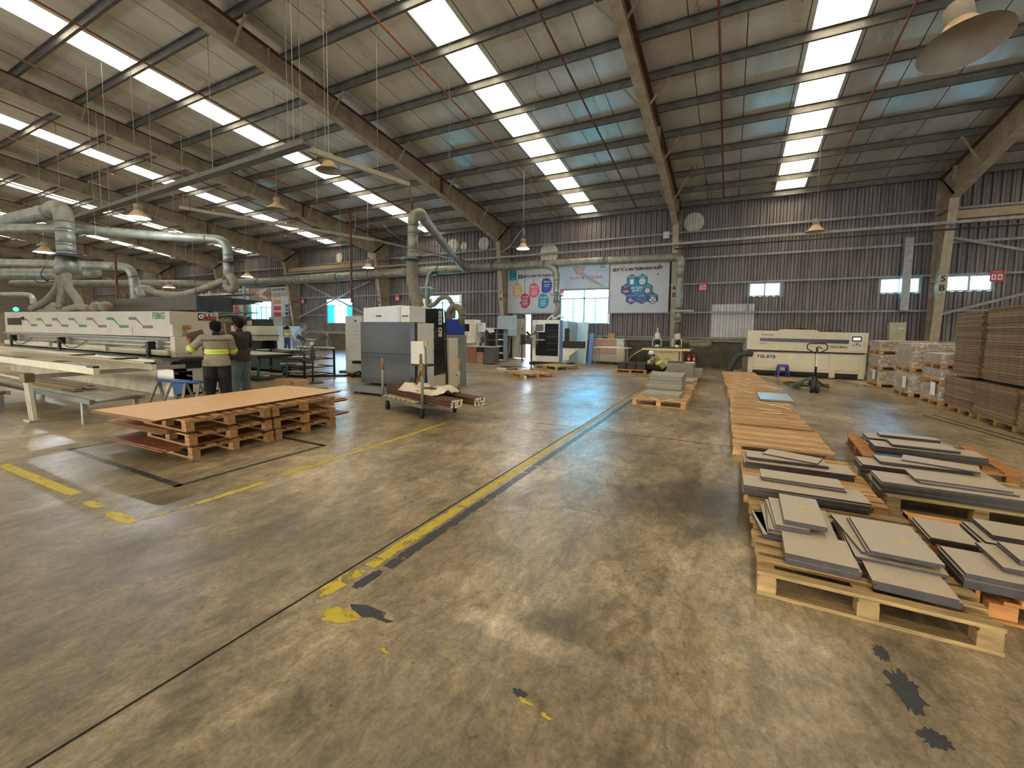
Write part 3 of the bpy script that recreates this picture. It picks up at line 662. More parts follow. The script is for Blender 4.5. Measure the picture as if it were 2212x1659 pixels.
# ---------------------------------------------------------------- grey faced panels
PANEL = M('grey_laminate', '#b3a593', .5, 0, .05, 60, spec=.35); PEDGE = M('raw_edge_dark', '#403a3e', .75, 0, .2, 20)
PANEL2 = M('brown_laminate', '#6d4a38', .5, 0, .1, 20)
CHALK = M('yellow_chalk', '#d6c021', .7, 0, .1, 20)
PEDG2 = M('grey_board_edge', '#7d7a72', .6, 0, .1, 20); PANG = M('grey_board_face', '#a3a294', .5, 0, .05, 20)
def board_obj(L, Wd, th, mat=None, name='panel'):
    m = MB().box(-L/2, L/2, -Wd/2, Wd/2, 0, th); me = m.mesh(name, PANEL if mat is None else mat)
    me.materials.append(PEDG2 if mat is PANG else PEDGE)
    for p in me.polygons: p.material_index = 0 if abs(p.normal.z) > .5 else 1
    return me
def pile(where, cx, cy, z, L, Wd, n, th=.018, rot=0, seed=0, slip=.012, group=None, mat=None, cat='panel', kind='grey faced panel', top=True, twist=.01, note=None):
    r = random.Random(seed); me = board_obj(L, Wd, th, mat); zz = z
    for i in range(n):
        o = bpy.data.objects.new('panel', me); COL.objects.link(o)
        o.location = (cx+r.uniform(-slip, slip), cy+r.uniform(-slip, slip), zz); o.rotation_euler = (0, 0, rot+r.uniform(-twist, twist)); zz += th+.0004
        WM[o.name] = Matrix.Translation(o.location) @ Matrix.Rotation(o.rotation_euler.z, 4, 'Z')
        k = n-1-i
        if n == 1: l = kind+', single, '+where
        else: l = '%s, %s in %s' % (kind, ordn(k, n), where)
        tagit(o, l, cat, group or 'grey panels in piles')
    return o, zz
def chalk(o, L, th, x, y, s=.05, seed=0):
    r = random.Random(seed); m = MB()
    for k in range(5):
        a = (x+r.uniform(-s, s)*.5, y+s*(k/2.5-1)*.6, th+.0006); b = (x+r.uniform(-.2, 1)*s, y+s*(k/2.5-1)*.6+r.uniform(-.01, .01), th+.0006); m.bar(a, b, .007, .0006)
    m.bar((x-s*.4, y-s*.6, th+.0006), (x-s*.3, y+s*.6, th+.0006), .007, .0006); m.bar((x+s*.6, y-s*.5, th+.0006), (x+s*.2, y+s*.6, th+.0006), .007, .0006)
    part('chalk_mark', m, CHALK, o)
TH = .017
# nearest pallet, deck at .15
pile('lower pile, left half of nearest pallet', .565, 3.27, .15, .37, .38, 4, TH, -.03, 1, .012)
o, z = pile('upper pile, left half of nearest pallet', .5, 3.71, .15, .4, .58, 4, TH, 0, 2, .02, twist=.05)
o, z = pile('tilted pair on the left upper pile of nearest pallet', .43, 3.72, z, .2, .56, 2, TH, .06, 3, .02, twist=.05); chalk(o, .2, TH, -.01, -.06, .03, 1)
o, z = pile('top pair on the left upper pile of nearest pallet', .53, 3.76, z, .25, .56, 2, TH, -.02, 4, .012, twist=.03); chalk(o, .3, TH, .02, .03, .04, 2)
for k, a in enumerate((.03, .06)):
    pile('stood askew at the left edge of nearest pallet, %s one' % ('outer', 'inner')[k], .285+k*.02, 3.62, .151, .1, .42, 1, .03, .12+a, 40+k, 0)
pile('lower pile, right half of nearest pallet', .97, 3.14, .15, .36, .26, 3, TH, -.03, 5, .01)
o, z = pile('wide pile, right half of nearest pallet', .965, 3.6, .15, .43, .68, 4, TH, -.02, 6, .01)
o, z = pile('narrow strip on the right pile of nearest pallet', .83, 3.62, z, .13, .6, 1, TH, .1, 7); chalk(o, .13, TH, 0, -.08, .03, 3)
o, z = pile('top sheet on the right pile of nearest pallet', .99, 3.55, z, .34, .56, 2, TH, .0, 8, .01); chalk(o, .3, TH, .06, -.02, .045, 4)
# second pallet, deck .16
pile('long front pile on second pallet', .6, 4.42, .16, .9, .33, 5, TH, .02, 9, .012)
o, z = pile('upper front pile on second pallet', .62, 4.58, .16+5*TH+.003, .62, .26, 2, TH, -.01, 10, .015); chalk(o, .6, TH, -.05, .03, .05, 5)
pile('long rear pile on second pallet', .66, 5.3, .16, .94, .34, 4, TH, .02, 11, .012)
o, z = pile('middle of rear pile on second pallet', .58, 5.36, .16+4*TH+.003, .72, .28, 2, TH, .03, 12, .02)
o, z = pile('skewed top of rear pile on second pallet', .64, 5.4, z, .5, .26, 1, TH, -.32, 13, 0); chalk(o, .5, TH, 0, .03, .04, 6)
# rough pallet
pile('long front pile on rough pallet', 1.86, 5.1, .16, 1.15, .36, 6, TH, -.02, 14, .012)
o, z = pile('upper front pile on rough pallet', 1.87, 5.17, .16+6*TH+.003, .62, .3, 2, TH, -.03, 15, .015); chalk(o, .6, TH, .05, .03, .06, 7)
pile('long rear pile on rough pallet', 1.78, 5.72, .16, 1.0, .34, 5, TH, -.03, 16, .012)
o, z = pile('middle of rear pile on rough pallet', 1.8, 5.76, .16+5*TH+.003, .7, .28, 2, TH, -.02, 17, .02)
o, z = pile('skewed top of rear pile on rough pallet', 1.95, 5.8, z, .56, .26, 1, TH, -.3, 18, 0); chalk(o, .5, TH, 0, .02, .04, 8)
# farthest panel pallet
pile('front pile on farthest panel pallet', 2.14, 6.78, .15, .98, .36, 5, TH, -.04, 19, .015)
o, z = pile('upper front pile on farthest panel pallet', 2.1, 6.8, .15+5*TH+.003, .6, .3, 2, TH, -.05, 20, .015); chalk(o, .5, TH, 0, .02, .04, 9)
pile('rear pile on farthest panel pallet', 2.1, 7.38, .15, .78, .36, 4, TH, -.05, 21, .02)
pile('upper rear pile on farthest panel pallet', 2.13, 7.4, .15+4*TH+.003, .6, .18, 2, TH, -.05, 22, .02)
# orange pallet
pile('rear left pile on orange sided pallet', 1.42, 4.05, .155, .25, .38, 3, TH, -.02, 23, .01)
pile('rear right pile on orange sided pallet', 1.75, 4.08, .155, .34, .36, 4, TH, -.03, 24, .01)
pile('top of rear right pile on orange sided pallet', 1.8, 4.1, .155+4*TH+.003, .32, .3, 2, TH, -.03, 25, .01)
pile('front left pile on orange sided pallet', 1.41, 3.46, .155, .32, .36, 5, TH, -.02, 26, .01)
pile('front right pile on orange sided pallet', 1.66, 3.56, .155+5*TH+.004, .4, .34, 2, TH, -.03, 27, .015)
pile('top of front right pile on orange sided pallet', 1.7, 3.58, .155+7*TH+.005, .3, .26, 2, TH, -.03, 28, .01)
pile('under front right pile on orange sided pallet', 1.79, 3.5, .155, .38, .36, 5, TH, -.02, 29, .01)

# ---------------------------------------------------------------- long row of densely slatted pallets
rowy = [6.88, 8.32, 9.62, 10.92, 12.2, 13.5, 14.8, 16.1, 17.4]
rowx = [.63, .6, .6, .58, .52, .46, .42, .36, .3]
rl = ['nearest, darker', 'second nearest', 'third nearest', 'fourth, under the blue white sheet', 'fifth', 'sixth', 'seventh', 'eighth', 'farthest, by the plastic stool']
for k, (x, y) in enumerate(zip(rowx, rowy)):
    pallet('bare closely slatted pallet in the long row, '+rl[k], (x, y, 0), R((0, 1, -1, 1, 0, 2, -2, 1, 2)[k]), 1.1, 1.32 if k == 0 else 1.26, .15, 16 if k else 14, CWOOD4, .4 if k else .2, 'bare slatted pallets in the long row', .8, 30+k)
pile('lying on the slatted row, upper of the two blue white sheets', .92, 11.2, .17, .62, 1.2, 1, .01, .0, 50, kind='blue white sheet', mat=M('blue_film', '#a9c4d6', .25, 0, .05))
pile('lower of the two sheets on the slatted row', .93, 11.15, .152, .64, 1.25, 1, .016, .02, 51)
r = random.Random(12); OFF = M('offcut_wood', '#d8c49c', .7, 0, .12, 8)
offs = [(.2, 17.2, .9, .25), (.05, 16.6, .3, 1.2), (.35, 15.3, .7, -.9), (.52, 15.2, .55, 1.4), (.38, 14.3, .6, -.8), (.34, 13.5, .6, -1.1), (.26, 12.6, .75, -.6), (.36, 11.9, .7, -1.1), (.95, 16.6, 1.1, -.75), (.86, 14.6, .8, -.75), (.98, 13.4, .8, -.85), (.8, 9.9, .85, -.9), (.7, 9.3, .4, -.5), (.72, 8.9, .3, .2), (.9, 10.1, .4, .3)]
for i, (x, y, l, a) in enumerate(offs):
    m = MB().box(-l/2, l/2, -.03, .03, 0, .006); solo('wood_offcut', m, OFF, 'thin pale wood offcut loose on the long slatted row, %s of the scattered ones' % NTH[i], 'wood strip', (x, y, .152+.0065*(i % 2)), group='offcuts on the slatted row', rot=a, world=False)

# ---------------------------------------------------------------- second row with panel stacks, right of the lane line
for k, (x, y) in enumerate([(-1.33, 10.05), (-1.36, 11.4), (-1.4, 12.75), (-1.44, 14.1), (-1.48, 15.4), (-1.52, 16.7)]):
    pallet('slatted pallet under the squared grey stacks, '+['nearest', 'second nearest', 'third', 'fourth', 'fifth', 'farthest'][k], (x, y, 0), 0, 1.1, 1.28, .15, 13, CWOOD4, .3, 'slatted pallets under the grey stacks', .7, 60+k)
pile('flat stack nearest the lane line end', -1.34, 10.15, .15, .8, .62, 4, .02, -.03, 70, .01, mat=PANG)
pile('second flat stack from the near end', -1.4, 10.9, .15, .82, .5, 8, .02, -.02, 71, .014, mat=PANG)
pile('tall leaning stack of the middle row', -1.42, 11.5, .15, .8, .9, 16, .024, 0, 72, .03, mat=PANG)
pile('low stack behind the leaning one', -1.25, 13.3, .15, .7, .8, 3, .024, 0, 73, .03, mat=PANG)
pile('crosswise brown strip on the low stack', -1.5, 12.7, .15, .5, .4, 2, .03, .1, 74, mat=PANEL2, kind='dark brown panel')
pile('tall far stack of the middle row', -1.45, 15.2, .15, .8, .9, 16, .027, 0, 75, .012, mat=PANG)
pile('on top of the tall far stack', -1.62, 15.1, .15+16*.0274, .48, .5, 2, .02, .05, 76, mat=PANEL2, kind='dark brown panel')
pile('short stack beside the tall far stack', -.93, 15.3, .15, .22, .8, 8, .03, 0, 77, .01, mat=PANG)
pile('pale sheet on the tall far stack', -1.2, 15.2, .15+16*.0274, .3, .6, 1, .02, 0, 78, kind='white faced panel', mat=WPAPER)
for i, (x, y, a) in enumerate(((-1.45, 9.55, -.9), (-1.12, 9.55, 1.3))):
    solo('wood_offcut', MB().box(-.17, .17, -.025, .025, 0, .008), OFF, 'pale wood offcut on the near edge of the middle row, '+('left one', 'right one')[i], 'wood strip', (x, y, .152), group='offcuts on the middle row', rot=a, world=False)

# ---------------------------------------------------------------- plywood stack on three layers of pallets
PLY = wood('plywood_face', '#d0a577', .55, .08, False); PLYE = M('plywood_edge', '#6a4526', .7, 0, .25, 30); PLYR = wood('film_ply_red', '#7d4436', .5, .12, False); PLYO = wood('old_ply', '#b58252', .6, .15, False)
def sheet(cx, cy, z, L, Wd, th, mat, rot, label):
    m = MB().box(-Wd/2, Wd/2, -L/2, L/2, 0, th); o = solo('plywood_sheet', m, mat, label, 'plywood sheet', (cx, cy, z), group='plywood sheets between the pallets', rot=rot, world=False)
    o.data.materials.append(PLYE)
    for p in o.data.polygons: p.material_index = 0 if abs(p.normal.z) > .5 else 1
lay = ['bottom', 'middle', 'top']; z = 0
for k in range(3):
    for j, y in enumerate((3.18, 4.24)):
        pallet('%s layer pallet of the plywood stack, %s end' % (lay[k], ('near', 'far')[j]), (-6.2+.05*k, y-.05*k, z), 0, 1.02, 1.03, .145, 7, wood('block_pallet', '#9c7349'), .3, 'pallets in the plywood stack', .9, 80+k*2+j)
    z += .147
    sp = [(-6.43, 3.72, 2.7, 1.34, PLYR), (-6.6, 3.82, 2.8, 1.32, PLYO), (-6.5, 3.62, 2.72, 1.36, PLY)][k]
    for q in range((2, 3, 2)[k]):
        mt = sp[4] if q == (2, 3, 2)[k]-1 else PLYO
        if k == 0 and q == 0: mt = PLYR
        sheet(sp[0]+.02*q*(1 if q % 2 else -1), sp[1]+.02*q, z, sp[2], sp[3], .013, mt, R((1.7, 3.5, 3.9)[k]+.6*(q-1)), '%s plywood sheet, %s of its layer in the big stack' % (('red brown', 'worn tan', 'smooth tan')[k] if mt != PLYO or k == 1 else 'worn tan', ('lowest', 'second', 'uppermost')[q] if (2, 3, 2)[k] == 3 else ('lower', 'upper')[q]))
        z += .0135
    z += .001
# ---------------------------------------------------------------- machining centre in the middle
GLS = M('smoked_acrylic', '#14171d', .12, 0, .05, spec=.6); PANELG = M('door_slate', '#3d3f46', .38, .1, .04)
t = thing('machining_centre', 'white and slate grey woodworking machining centre with dark acrylic side door', 'machine', (-7.5, 8.7, 0))
part('body', MB().prism([(-8.15, .24), (-6.98, .24), (-6.98, 2.16), (-8.15, 2.11)], 'y', 7.72, 9.42), WHITE2, t, True, bevel=.02)
part('upper_panel', MB().box(-8.15, -7.04, 7.69, 7.72, 1.74, 2.11), WHITE2, t, True, bevel=.008)
part('upper_panel', MB().box(-7.035, -6.98, 7.69, 7.72, 1.74, 2.14).box(-7.03, -6.7, 7.72, 8.3, 1.76, 2.14), WHITE2, t, True, bevel=.008)
m = MB(); m.prism([(-8.2, 7.63), (-6.62, 7.63), (-6.52, 7.68), (-6.5, 7.76), (-8.2, 7.76)], 'z', 1.005, 1.76); part('front_panel', m, PANELG, t, True, bevel=.006)
m = MB(); m.prism([(-8.2, 7.63), (-6.62, 7.63), (-6.52, 7.68), (-6.5, 7.76), (-8.2, 7.76)], 'z', .26, 1.0); part('front_panel', m, PANELG, t, True, bevel=.006)
part('side_column', MB().box(-6.92, -6.52, 7.77, 8.4, .08, 1.74), WHITE2, t, True, bevel=.01)
part('skirt', MB().prism([(7.4, .05), (7.5, .2), (8.2, .24), (8.2, .05)], 'x', -8.35, -6.75), DGREY, t, True, bevel=.01)
for x, y in ((-8.25, 7.5), (-6.9, 7.5), (-8.1, 9.3), (-7.0, 9.3)): part('foot', MB().cyl((x, y, 0), (x, y, .06), .035), BLACK, t, True)
sdr = part('side_door', MB().prism([(8.37, 2.1), (9.32, 2.16), (9.43, .42), (8.5, .36)], 'x', -6.97, -6.92), GLS, t, True, bevel=.008)
part('lower_side_panel', MB().box(-6.97, -6.93, 8.4, 9.42, .02, .37), WHITE, t, True)
part('door_rail', MB().bar((-6.9, 9.36, 2.12), (-6.9, 9.47, .1), .03, .03), BLACK, t, True)
text('BD ESSE', .2, WPAPER, sdr, (-6.915, 9.18, 1.75), face='+x', up=R(90), bold=.006)
part('slot_handle', MB().box(-7.72, -7.57, 7.67, 7.69, 1.89, 1.92), BLACK, t, True)
for x in (-6.75, -6.85): part('latch', MB().cyl((x, 7.64, 1.9), (x, 7.72, 1.9), .012), BLACK, t, True)
for z in (1.05, 1.35, 1.6): part('hinge', MB().box(-6.53, -6.49, 8.38, 8.42, z-.03, z+.03), BLACK, t, True)
part('rear_cabinet', MB().box(-7.25, -6.84, 9.5, 9.9, 0, 1.36), WHITE, t, True, bevel=.012)
part('rear_tank', MB().box(-7.45, -6.95, 9.95, 10.5, 0, 1.45), M('tank_grey', '#7b8284', .6), t, True, bevel=.01)
part('motor_cover', MB().box(-7.35, -6.95, 9.98, 10.4, 1.45, 1.9), M('machine_blue', '#20358f', .4), t, True, bevel=.01)
part('looped_hose', MB().tube([(-7.15+.23*math.cos(a), 10.2, 2.0+.26*math.sin(a)) for a in [k*math.pi/6 for k in range(13)]], .1, rib=.03), HOSE, t, True, True)
part('cable', MB().tube([(-6.83, 9.8, .32), (-6.72, 9.78, .3), (-6.68, 9.75, .12), (-6.7, 9.72, .02)], .012), BLACK, t, True, True)
pb = part('pendant_box', MB().box(-6.53, -6.14, 7.55, 7.85, .8, 1.32), WHITE2, t, True, bevel=.015)
part('pendant_arm', MB().box(-6.5, -6.05, 7.56, 7.9, .76, .795).cyl((-6.3, 7.8, .3), (-6.3, 7.8, .78), .03), BLACK, t, True)
m = MB().box(-6.16, -6.05, 7.52, 7.6, 1.2, 1.34); es = part('switch_box', m, M('switch_ivory', '#c9c3ae', .5), t, True, bevel=.006)
part('stop_button', MB().cyl((-6.1, 7.52, 1.3), (-6.1, 7.49, 1.3), .02), M('orange_button', '#d2641e', .4), es, True); part('start_button', MB().cyl((-6.1, 7.52, 1.23), (-6.1, 7.5, 1.23), .015), BLACK, es, True)
part('hanging_cable', MB().tube([(-6.1, 7.55, 1.2), (-6.04, 7.5, .9), (-6.02, 7.5, .6), (-6.03, 7.52, .1), (-6.1, 7.6, .02)], .008), BLACK, t, True, True)

# control cabinet left behind it
t = thing('electrical_cabinet', 'tall pale grey electrical cabinet standing left behind the machining centre', 'cabinet', (-11.35, 10.7, 0))
part('body', MB().box(-11.85, -11.05, 10.35, 11.2, .06, 2.02), M('cabinet_grey', '#b9bab4', .5, 0, .04), t, True, bevel=.012)
part('side_body', MB().box(-11.0, -10.75, 10.45, 11.1, .06, 2.08), M('cabinet_grey2', '#a9aba8', .5, 0, .04), t, True, bevel=.01)
part('plinth', MB().box(-11.8, -10.8, 10.4, 11.1, 0, .06), BLACK, t, True)
part('side_box', MB().box(-11.15, -10.45, 9.9, 10.3, .55, 1.2), M('cabinet_grey', '#b9bab4'), t, True, bevel=.01)
part('bracket', MB().box(-11.1, -10.5, 9.95, 10.25, .44, .52).cyl((-10.7, 10.1, .1), (-10.7, 10.1, .45), .03).box(-11.2, -10.4, 9.95, 10.3, .0, .08), BLACK, t, True)
part('emblem', MB().cyl((-11.35, 10.35, 1.85), (-11.35, 10.335, 1.85), .035), INK, t, True)
for q, s in enumerate(('===', '====', '====')): text(s, .07, INK, t, (-11.28, 10.34, 1.62-q*.12))

# ---------------------------------------------------------------- white cabinet machine by the door
t = thing('boring_machine', 'white enclosed machine with dark blue tinted front glass and side arm, by the door', 'machine', (-7.8, 19.1, 0))
x0, x1, yy = -8.5, -7.06, 18.5
part('frame', MB().box(x0, x1, yy, 19.7, .12, 2.1), WHITE2, t, True, bevel=.02)
wdw = part('window', MB().box(-8.3, -7.16, yy-.02, yy, .42, 1.93), GLS, t, True)
for z in (.7, 1., 1.3, 1.6): part('window_rib', MB().box(-7.75, -7.18, yy-.03, yy-.02, z, z+.025), M('rail_blue', '#39404e', .4), wdw, True)
part('corner_post', MB().box(-7.1, -6.96, yy-.01, yy+.1, .14, 2.09), M('post_blue', '#5a6ea0', .4), t, True)
part('side_panel', MB().box(-7.06, -6.72, yy+.02, 19.9, .1, 2.05), M('pale_blue_side', '#a8c4cc', .45, 0, .04), t, True, bevel=.01)
part('base', MB().box(-8.6, -6.9, yy-.1, 19.9, 0, .1), BLACK, t, True)
scf = part('screen_frame', MB().box(-8.37, -7.83, yy-.05, yy-.02, 1.53, 1.93), WHITE2, t, True, bevel=.006); part('screen', MB().box(-8.3, -7.9, yy-.055, yy-.05, 1.58, 1.89), DGREY, scf, True)
part('shelf', MB().box(-8.4, -7.8, yy-.3, yy-.05, 1.15, 1.18), WHITE2, t, True)
part('vertical_arm', MB().box(-6.78, -6.62, 18.3, 18.5, 1.1, 1.72), BLACK, t, True, bevel=.01)
part('horizontal_arm', MB().box(-6.85, -5.85, 18.25, 18.5, .84, 1.14), BLACK, t, True, bevel=.01)
part('arm_bracket', MB().prism([(-6.85, .25), (-6.85, .83), (-5.9, .83), (-6.2, .72), (-6.55, .45), (-6.55, .25)], 'y', 18.3, 18.45), WHITE2, t, True, bevel=.01)
text('venture', .07, INK, t, (-8.3, yy-.004, 2.02))
part('tool_tangle', MB().tube([(-7.9, 18.9, 2.13), (-7.7, 19, 2.32), (-7.5, 18.9, 2.16), (-7.3, 19, 2.35), (-7.1, 18.9, 2.15)], .03).tube([(-7.6, 18.8, 2.14), (-7.3, 18.9, 2.28), (-7.0, 19, 2.2)], .025), M('coil_white', '#c4cccc', .5), t, True, True)
for x, w, c, l in ((-6.55, .55, '#b5d2d8', 'tall pale blue board leaning behind the white glass fronted machine'), (-6.1, .2, '#5d83c9', 'narrow bright blue board leaning behind the white glass fronted machine')):
    solo('leaning_board', MB().add([(x-w/2, 19.95, 0), (x+w/2, 19.95, 0), (x+w/2, 20.3, 2.05 if w > .3 else 1.5), (x-w/2, 20.3, 2.05 if w > .3 else 1.5), (x-w/2, 19.99, 0), (x+w/2, 19.99, 0), (x+w/2, 20.34, 2.05 if w > .3 else 1.5), (x-w/2, 20.34, 2.05 if w > .3 else 1.5)], [(0, 1, 2, 3), (7, 6, 5, 4), (0, 4, 5, 1), (1, 5, 6, 2), (2, 6, 7, 3), (3, 7, 4, 0)]), M('board_'+c[1:], c, .4, 0, .05), l, 'board')

# ---------------------------------------------------------------- monitor stand, fans
t = thing('monitor_stand', 'small black stand with a black box, in front of the open door', 'stand', (-9.0, 19.0, 0))
part('top', MB().box(-9.35, -8.65, 18.8, 19.2, .92, .96), BLACK, t, True)
for x in (-9.3, -8.72): part('leg', MB().box(x, x+.04, 18.98, 19.02, 0, .92), BLACK, t, True)
b = thing('black_box', 'black boxy monitor seen from behind on the small stand by the door', 'monitor', (-9.03, 19.0, .96)); part('housing', MB().box(-9.32, -8.74, 18.9, 19.1, .961, 1.4), BLACK, b, True, bevel=.01); part('cable', MB().tube([(-9.2, 18.95, 1.0), (-9.3, 18.7, .7), (-9.15, 18.8, .2), (-9.0, 18.8, .02)], .008), BLACK, b, True, True)
def fan(label, loc, rot, R0, hz, base='tripod', tilt=0):
    t = thing('pedestal_fan', label, 'fan', loc, rot)
    part('pole', MB().cyl((0, 0, .02), (0, 0, hz-.12), .022), BLACK, t, smooth=True)
    if base == 'disc': part('base', MB().lathe([(0, .03), (.28, .03), (.3, 0)], n=20), BLACK, t)
    else:
        for a in (0, 2.1, 4.2): part('leg', MB().bar((0, 0, .06), (.32*math.cos(a), .32*math.sin(a), .012), .035, .02), BLACK, t)
    mt = Matrix.Translation((0, 0, hz)) @ Matrix.Rotation(tilt, 4, 'X')
    g = part('motor', MB().cyl((0, .1, 0), (0, .3, 0), .085, .06).xf(mt), BLACK, t, smooth=True)
    m = MB()
    for k in range(5): rr = R0*(.3+.7*k/4); m.tube([(rr*math.cos(a), -.1+.06*(rr/R0)**2, rr*math.sin(a)) for a in [q*math.pi/14 for q in range(29)]], .006, n=4, smooth=False, cap=False)
    for q in range(48):
        a = q*math.pi/24; m.tube([(.05*math.cos(a), -.1, .05*math.sin(a)), (R0*.7*math.cos(a), -.08, R0*.7*math.sin(a)), (R0*math.cos(a), 0, R0*math.sin(a)), (R0*.7*math.cos(a), .12, R0*.7*math.sin(a)), (.08*math.cos(a), .15, .08*math.sin(a))], .003, n=3, smooth=False, cap=False)
    part('guard', m.xf(mt), GALV, t)
    for k in range(3):
        a = k*2.094+.55; ca, sa = math.cos(a), math.sin(a); vs = []
        for q in range(6):
            rr = R0*(.1+.8*q/5); wd = R0*(.07+.17*math.sin(min(1, q/4)*math.pi*.5)); tw = .55-.35*q/5
            for s in (-1, 1): lx, ly = rr, s*wd/2; vs.append((lx*ca-ly*sa, s*wd/2*math.tan(tw), lx*sa+ly*ca))
        part('blade', MB().add(vs, [(2*i, 2*i+1, 2*i+3, 2*i+2) for i in range(5)]).xf(mt), BLACK, t, smooth=True)
    part('hub', MB().cyl((0, -.12, 0), (0, .05, 0), .055).xf(mt), M('hub_pale', '#c9c7bd', .4), t, smooth=True)
    return t
fan('black pedestal fan seen edge on beside the two low rough pallets', (-7.08, 15.35, 0), R(80), .45, 1.36)
fan('large open cage pedestal fan in front of the black rack', (-10.71, 8.17, 0), R(50), .5, 1.14, 'disc')
fan('dark industrial fan far back behind the worker at the rear', (-24.4, 18.0, 0), R(-10), .5, 1.45)

pallet('rough pale pallet lying askew on the floor, nearer of two left of the blue glare', (-6.3, 13.45, 0), R(-35), 1.3, 1.3, .15, 8, CWOOD, .25, 'two loose pallets near the door', 1.5, 90)
pallet('greyish pallet lying askew on the floor, farther of two left of the blue glare', (-6.6, 16.95, 0), R(-24), 1.3, 1.3, .15, 8, CWOOD3, .15, 'two loose pallets near the door', 1.2, 91)
t = thing('power_strip', 'white power strip with tangled black cable on the floor behind the near loose pallet', 'power strip', (-8.1, 15.0, 0))
part('strip', MB().box(-8.5, -8.0, 15.0, 15.1, 0, .06, rot=-.3), WPAPER, t, True, bevel=.01)
part('cable', MB().tube([(-8.0, 15, .03), (-7.7, 15.4, .02), (-8.3, 15.9, .02), (-8.9, 16.1, .02), (-8.2, 16.6, .02), (-7.5, 16.1, .02), (-7.4, 17.2, .02), (-8.4, 18.2, .02)], .014), BLACK, t, True, True)

# ---------------------------------------------------------------- console, shelves, brown cabinet
t = thing('control_console', 'cream control console with dark screen below the window left of column 7B', 'machine', (-11.4, 17.8, 0))
part('cabinet', MB().box(-12.05, -11.2, 17.6, 18.2, .95, 2.1), WHITE, t, True, bevel=.015); part('pedestal', MB().box(-11.85, -11.25, 17.65, 18.15, .02, .95), WHITE, t, True)
scb = part('screen_bezel', MB().box(-11.98, -11.36, 17.56, 17.6, 1.25, 2.0), WHITE2, t, True, bevel=.01); part('screen', MB().box(-11.86, -11.47, 17.552, 17.56, 1.52, 1.88), GLS, scb, True)
for k, c in enumerate(('#7b7b74', '#b33a2a', '#3a3a38')): part('button', MB().cyl((-11.75+.09*k, 17.56, 1.43), (-11.75+.09*k, 17.54, 1.43), .02), M('btn'+c[1:], c, .4), scb, True)
part('keyboard_shelf', MB().box(-12.2, -11.3, 17.3, 17.62, .95, .98), WHITE, t, True)
t = thing('wall_box', 'pale box with printed labels fixed beside the cream console', 'box', (-10.9, 17.9, 1.5)); part('box', MB().box(-11.15, -10.8, 17.8, 18, 1.5, 1.95), WHITE2, t, True, bevel=.01); text('8888', .07, INK, t, (-10.97, 17.79, 1.86))
solo('display_board', MB().box(-11.6, -10.4, 20.6, 20.63, 1.3, 2.4), M('board_bluegrey', '#9fb0b3', .5), 'pale blue grey board on the wall behind the cream console', 'board')
t = thing('brown_cabinet', 'brown wooden desk cabinet with open top compartment and dark side doors', 'cabinet', (-10.6, 17.1, 0)); BR = wood('brown_veneer', '#8a5a44', .5, .1, False)
part('body', MB().box(-11.15, -10.62, 16.85, 17.45, .08, .8), BR, t, True); part('drawer_front', MB().box(-10.62, -10.28, 16.88, 17.45, .08, .56), M('veneer_light', '#a0765e', .5), t, True); part('opening', MB().box(-10.6, -10.3, 16.9, 17.4, .57, .79), BLACK, t, True)
part('side_unit', MB().box(-10.27, -9.75, 16.95, 17.5, .05, .8), M('charcoal_board', '#5a5654', .5, 0, .1), t, True); part('top', MB().box(-11.2, -9.72, 16.82, 17.52, .8, .83), M('dusty_top', '#b3aea3', .6), t, True)
part('plinth', MB().box(-11.1, -10.3, 16.9, 17.4, 0, .08), BEAMC, t, True)
t = thing('plastic_bottle', 'clear water bottle on the brown desk cabinet', 'bottle', (-10.7, 17.1, .83)); part('bottle', MB().lathe([(.03, 0), (.035, .02), (.035, .16), (.014, .21), (.014, .24), (0, .24)], (-10.7, 17.1, .83)), glass_mat('clear_pet', '#b9cdd6', .6), t, True, True); part('cap', MB().cyl((-10.7, 17.1, 1.07), (-10.7, 17.1, 1.09), .016), M('cap_blue', '#3a5fae'), t, True)
t = thing('glass_cup', 'clear cup on the brown desk cabinet right of the bottle', 'cup', (-10.4, 17.1, .83)); part('cup', MB().lathe([(.03, 0), (.045, .16)], (-10.4, 17.1, .83)), glass_mat('clear_pet', '#b9cdd6', .6), t, True, True)
t = thing('shelf_unit', 'dark open shelf unit with white edges next to column 7B', 'shelf', (-10.7, 18.9, 0)); DK = M('dark_board', '#47464a', .6, 0, .1)
part('back', MB().box(-11.3, -10.15, 19.1, 19.13, .02, 1.68), DK, t, True)
for x in (-11.3, -10.62, -10.18): part('upright', MB().box(x, x+.03, 18.7, 19.1, .02, 1.66), M('shelf_edge', '#8e8c8c', .6), t, True)
for z in (.05, .4, .75, 1.08, 1.38, 1.64): part('shelf', MB().box(-11.27, -10.2, 18.72, 19.1, z, z+.02), M('shelf_edge', '#8e8c8c'), t, True)
part('top_board', MB().box(-11.2, -9.8, 18.6, 19.1, 1.67, 1.69), WPAPER, t, True)
for k, (z, x) in enumerate(((.42, -10.4), (.77, -10.45), (1.1, -10.4), (.07, -10.4))):
    solo('paper_bundle', MB().box(x-.12, x+.14, 18.75, 19.0, z, z+.05, rot=.1), WPAPER, 'white papers on the dark shelf unit, '+['second shelf up', 'third shelf up', 'fourth shelf up', 'bottom shelf'][k], 'papers')
solo('draped_paper', MB().add([(-11.25, 18.65, 1.7), (-10.7, 18.6, 1.7), (-10.6, 18.55, 1.5), (-10.85, 18.5, 1.45), (-11.25, 18.75, 1.71), (-10.5, 18.75, 1.71)], [(0, 1, 5, 4), (0, 3, 2, 1)]), WPAPER, 'crumpled white sheet draped over the top of the dark shelf unit', 'paper')
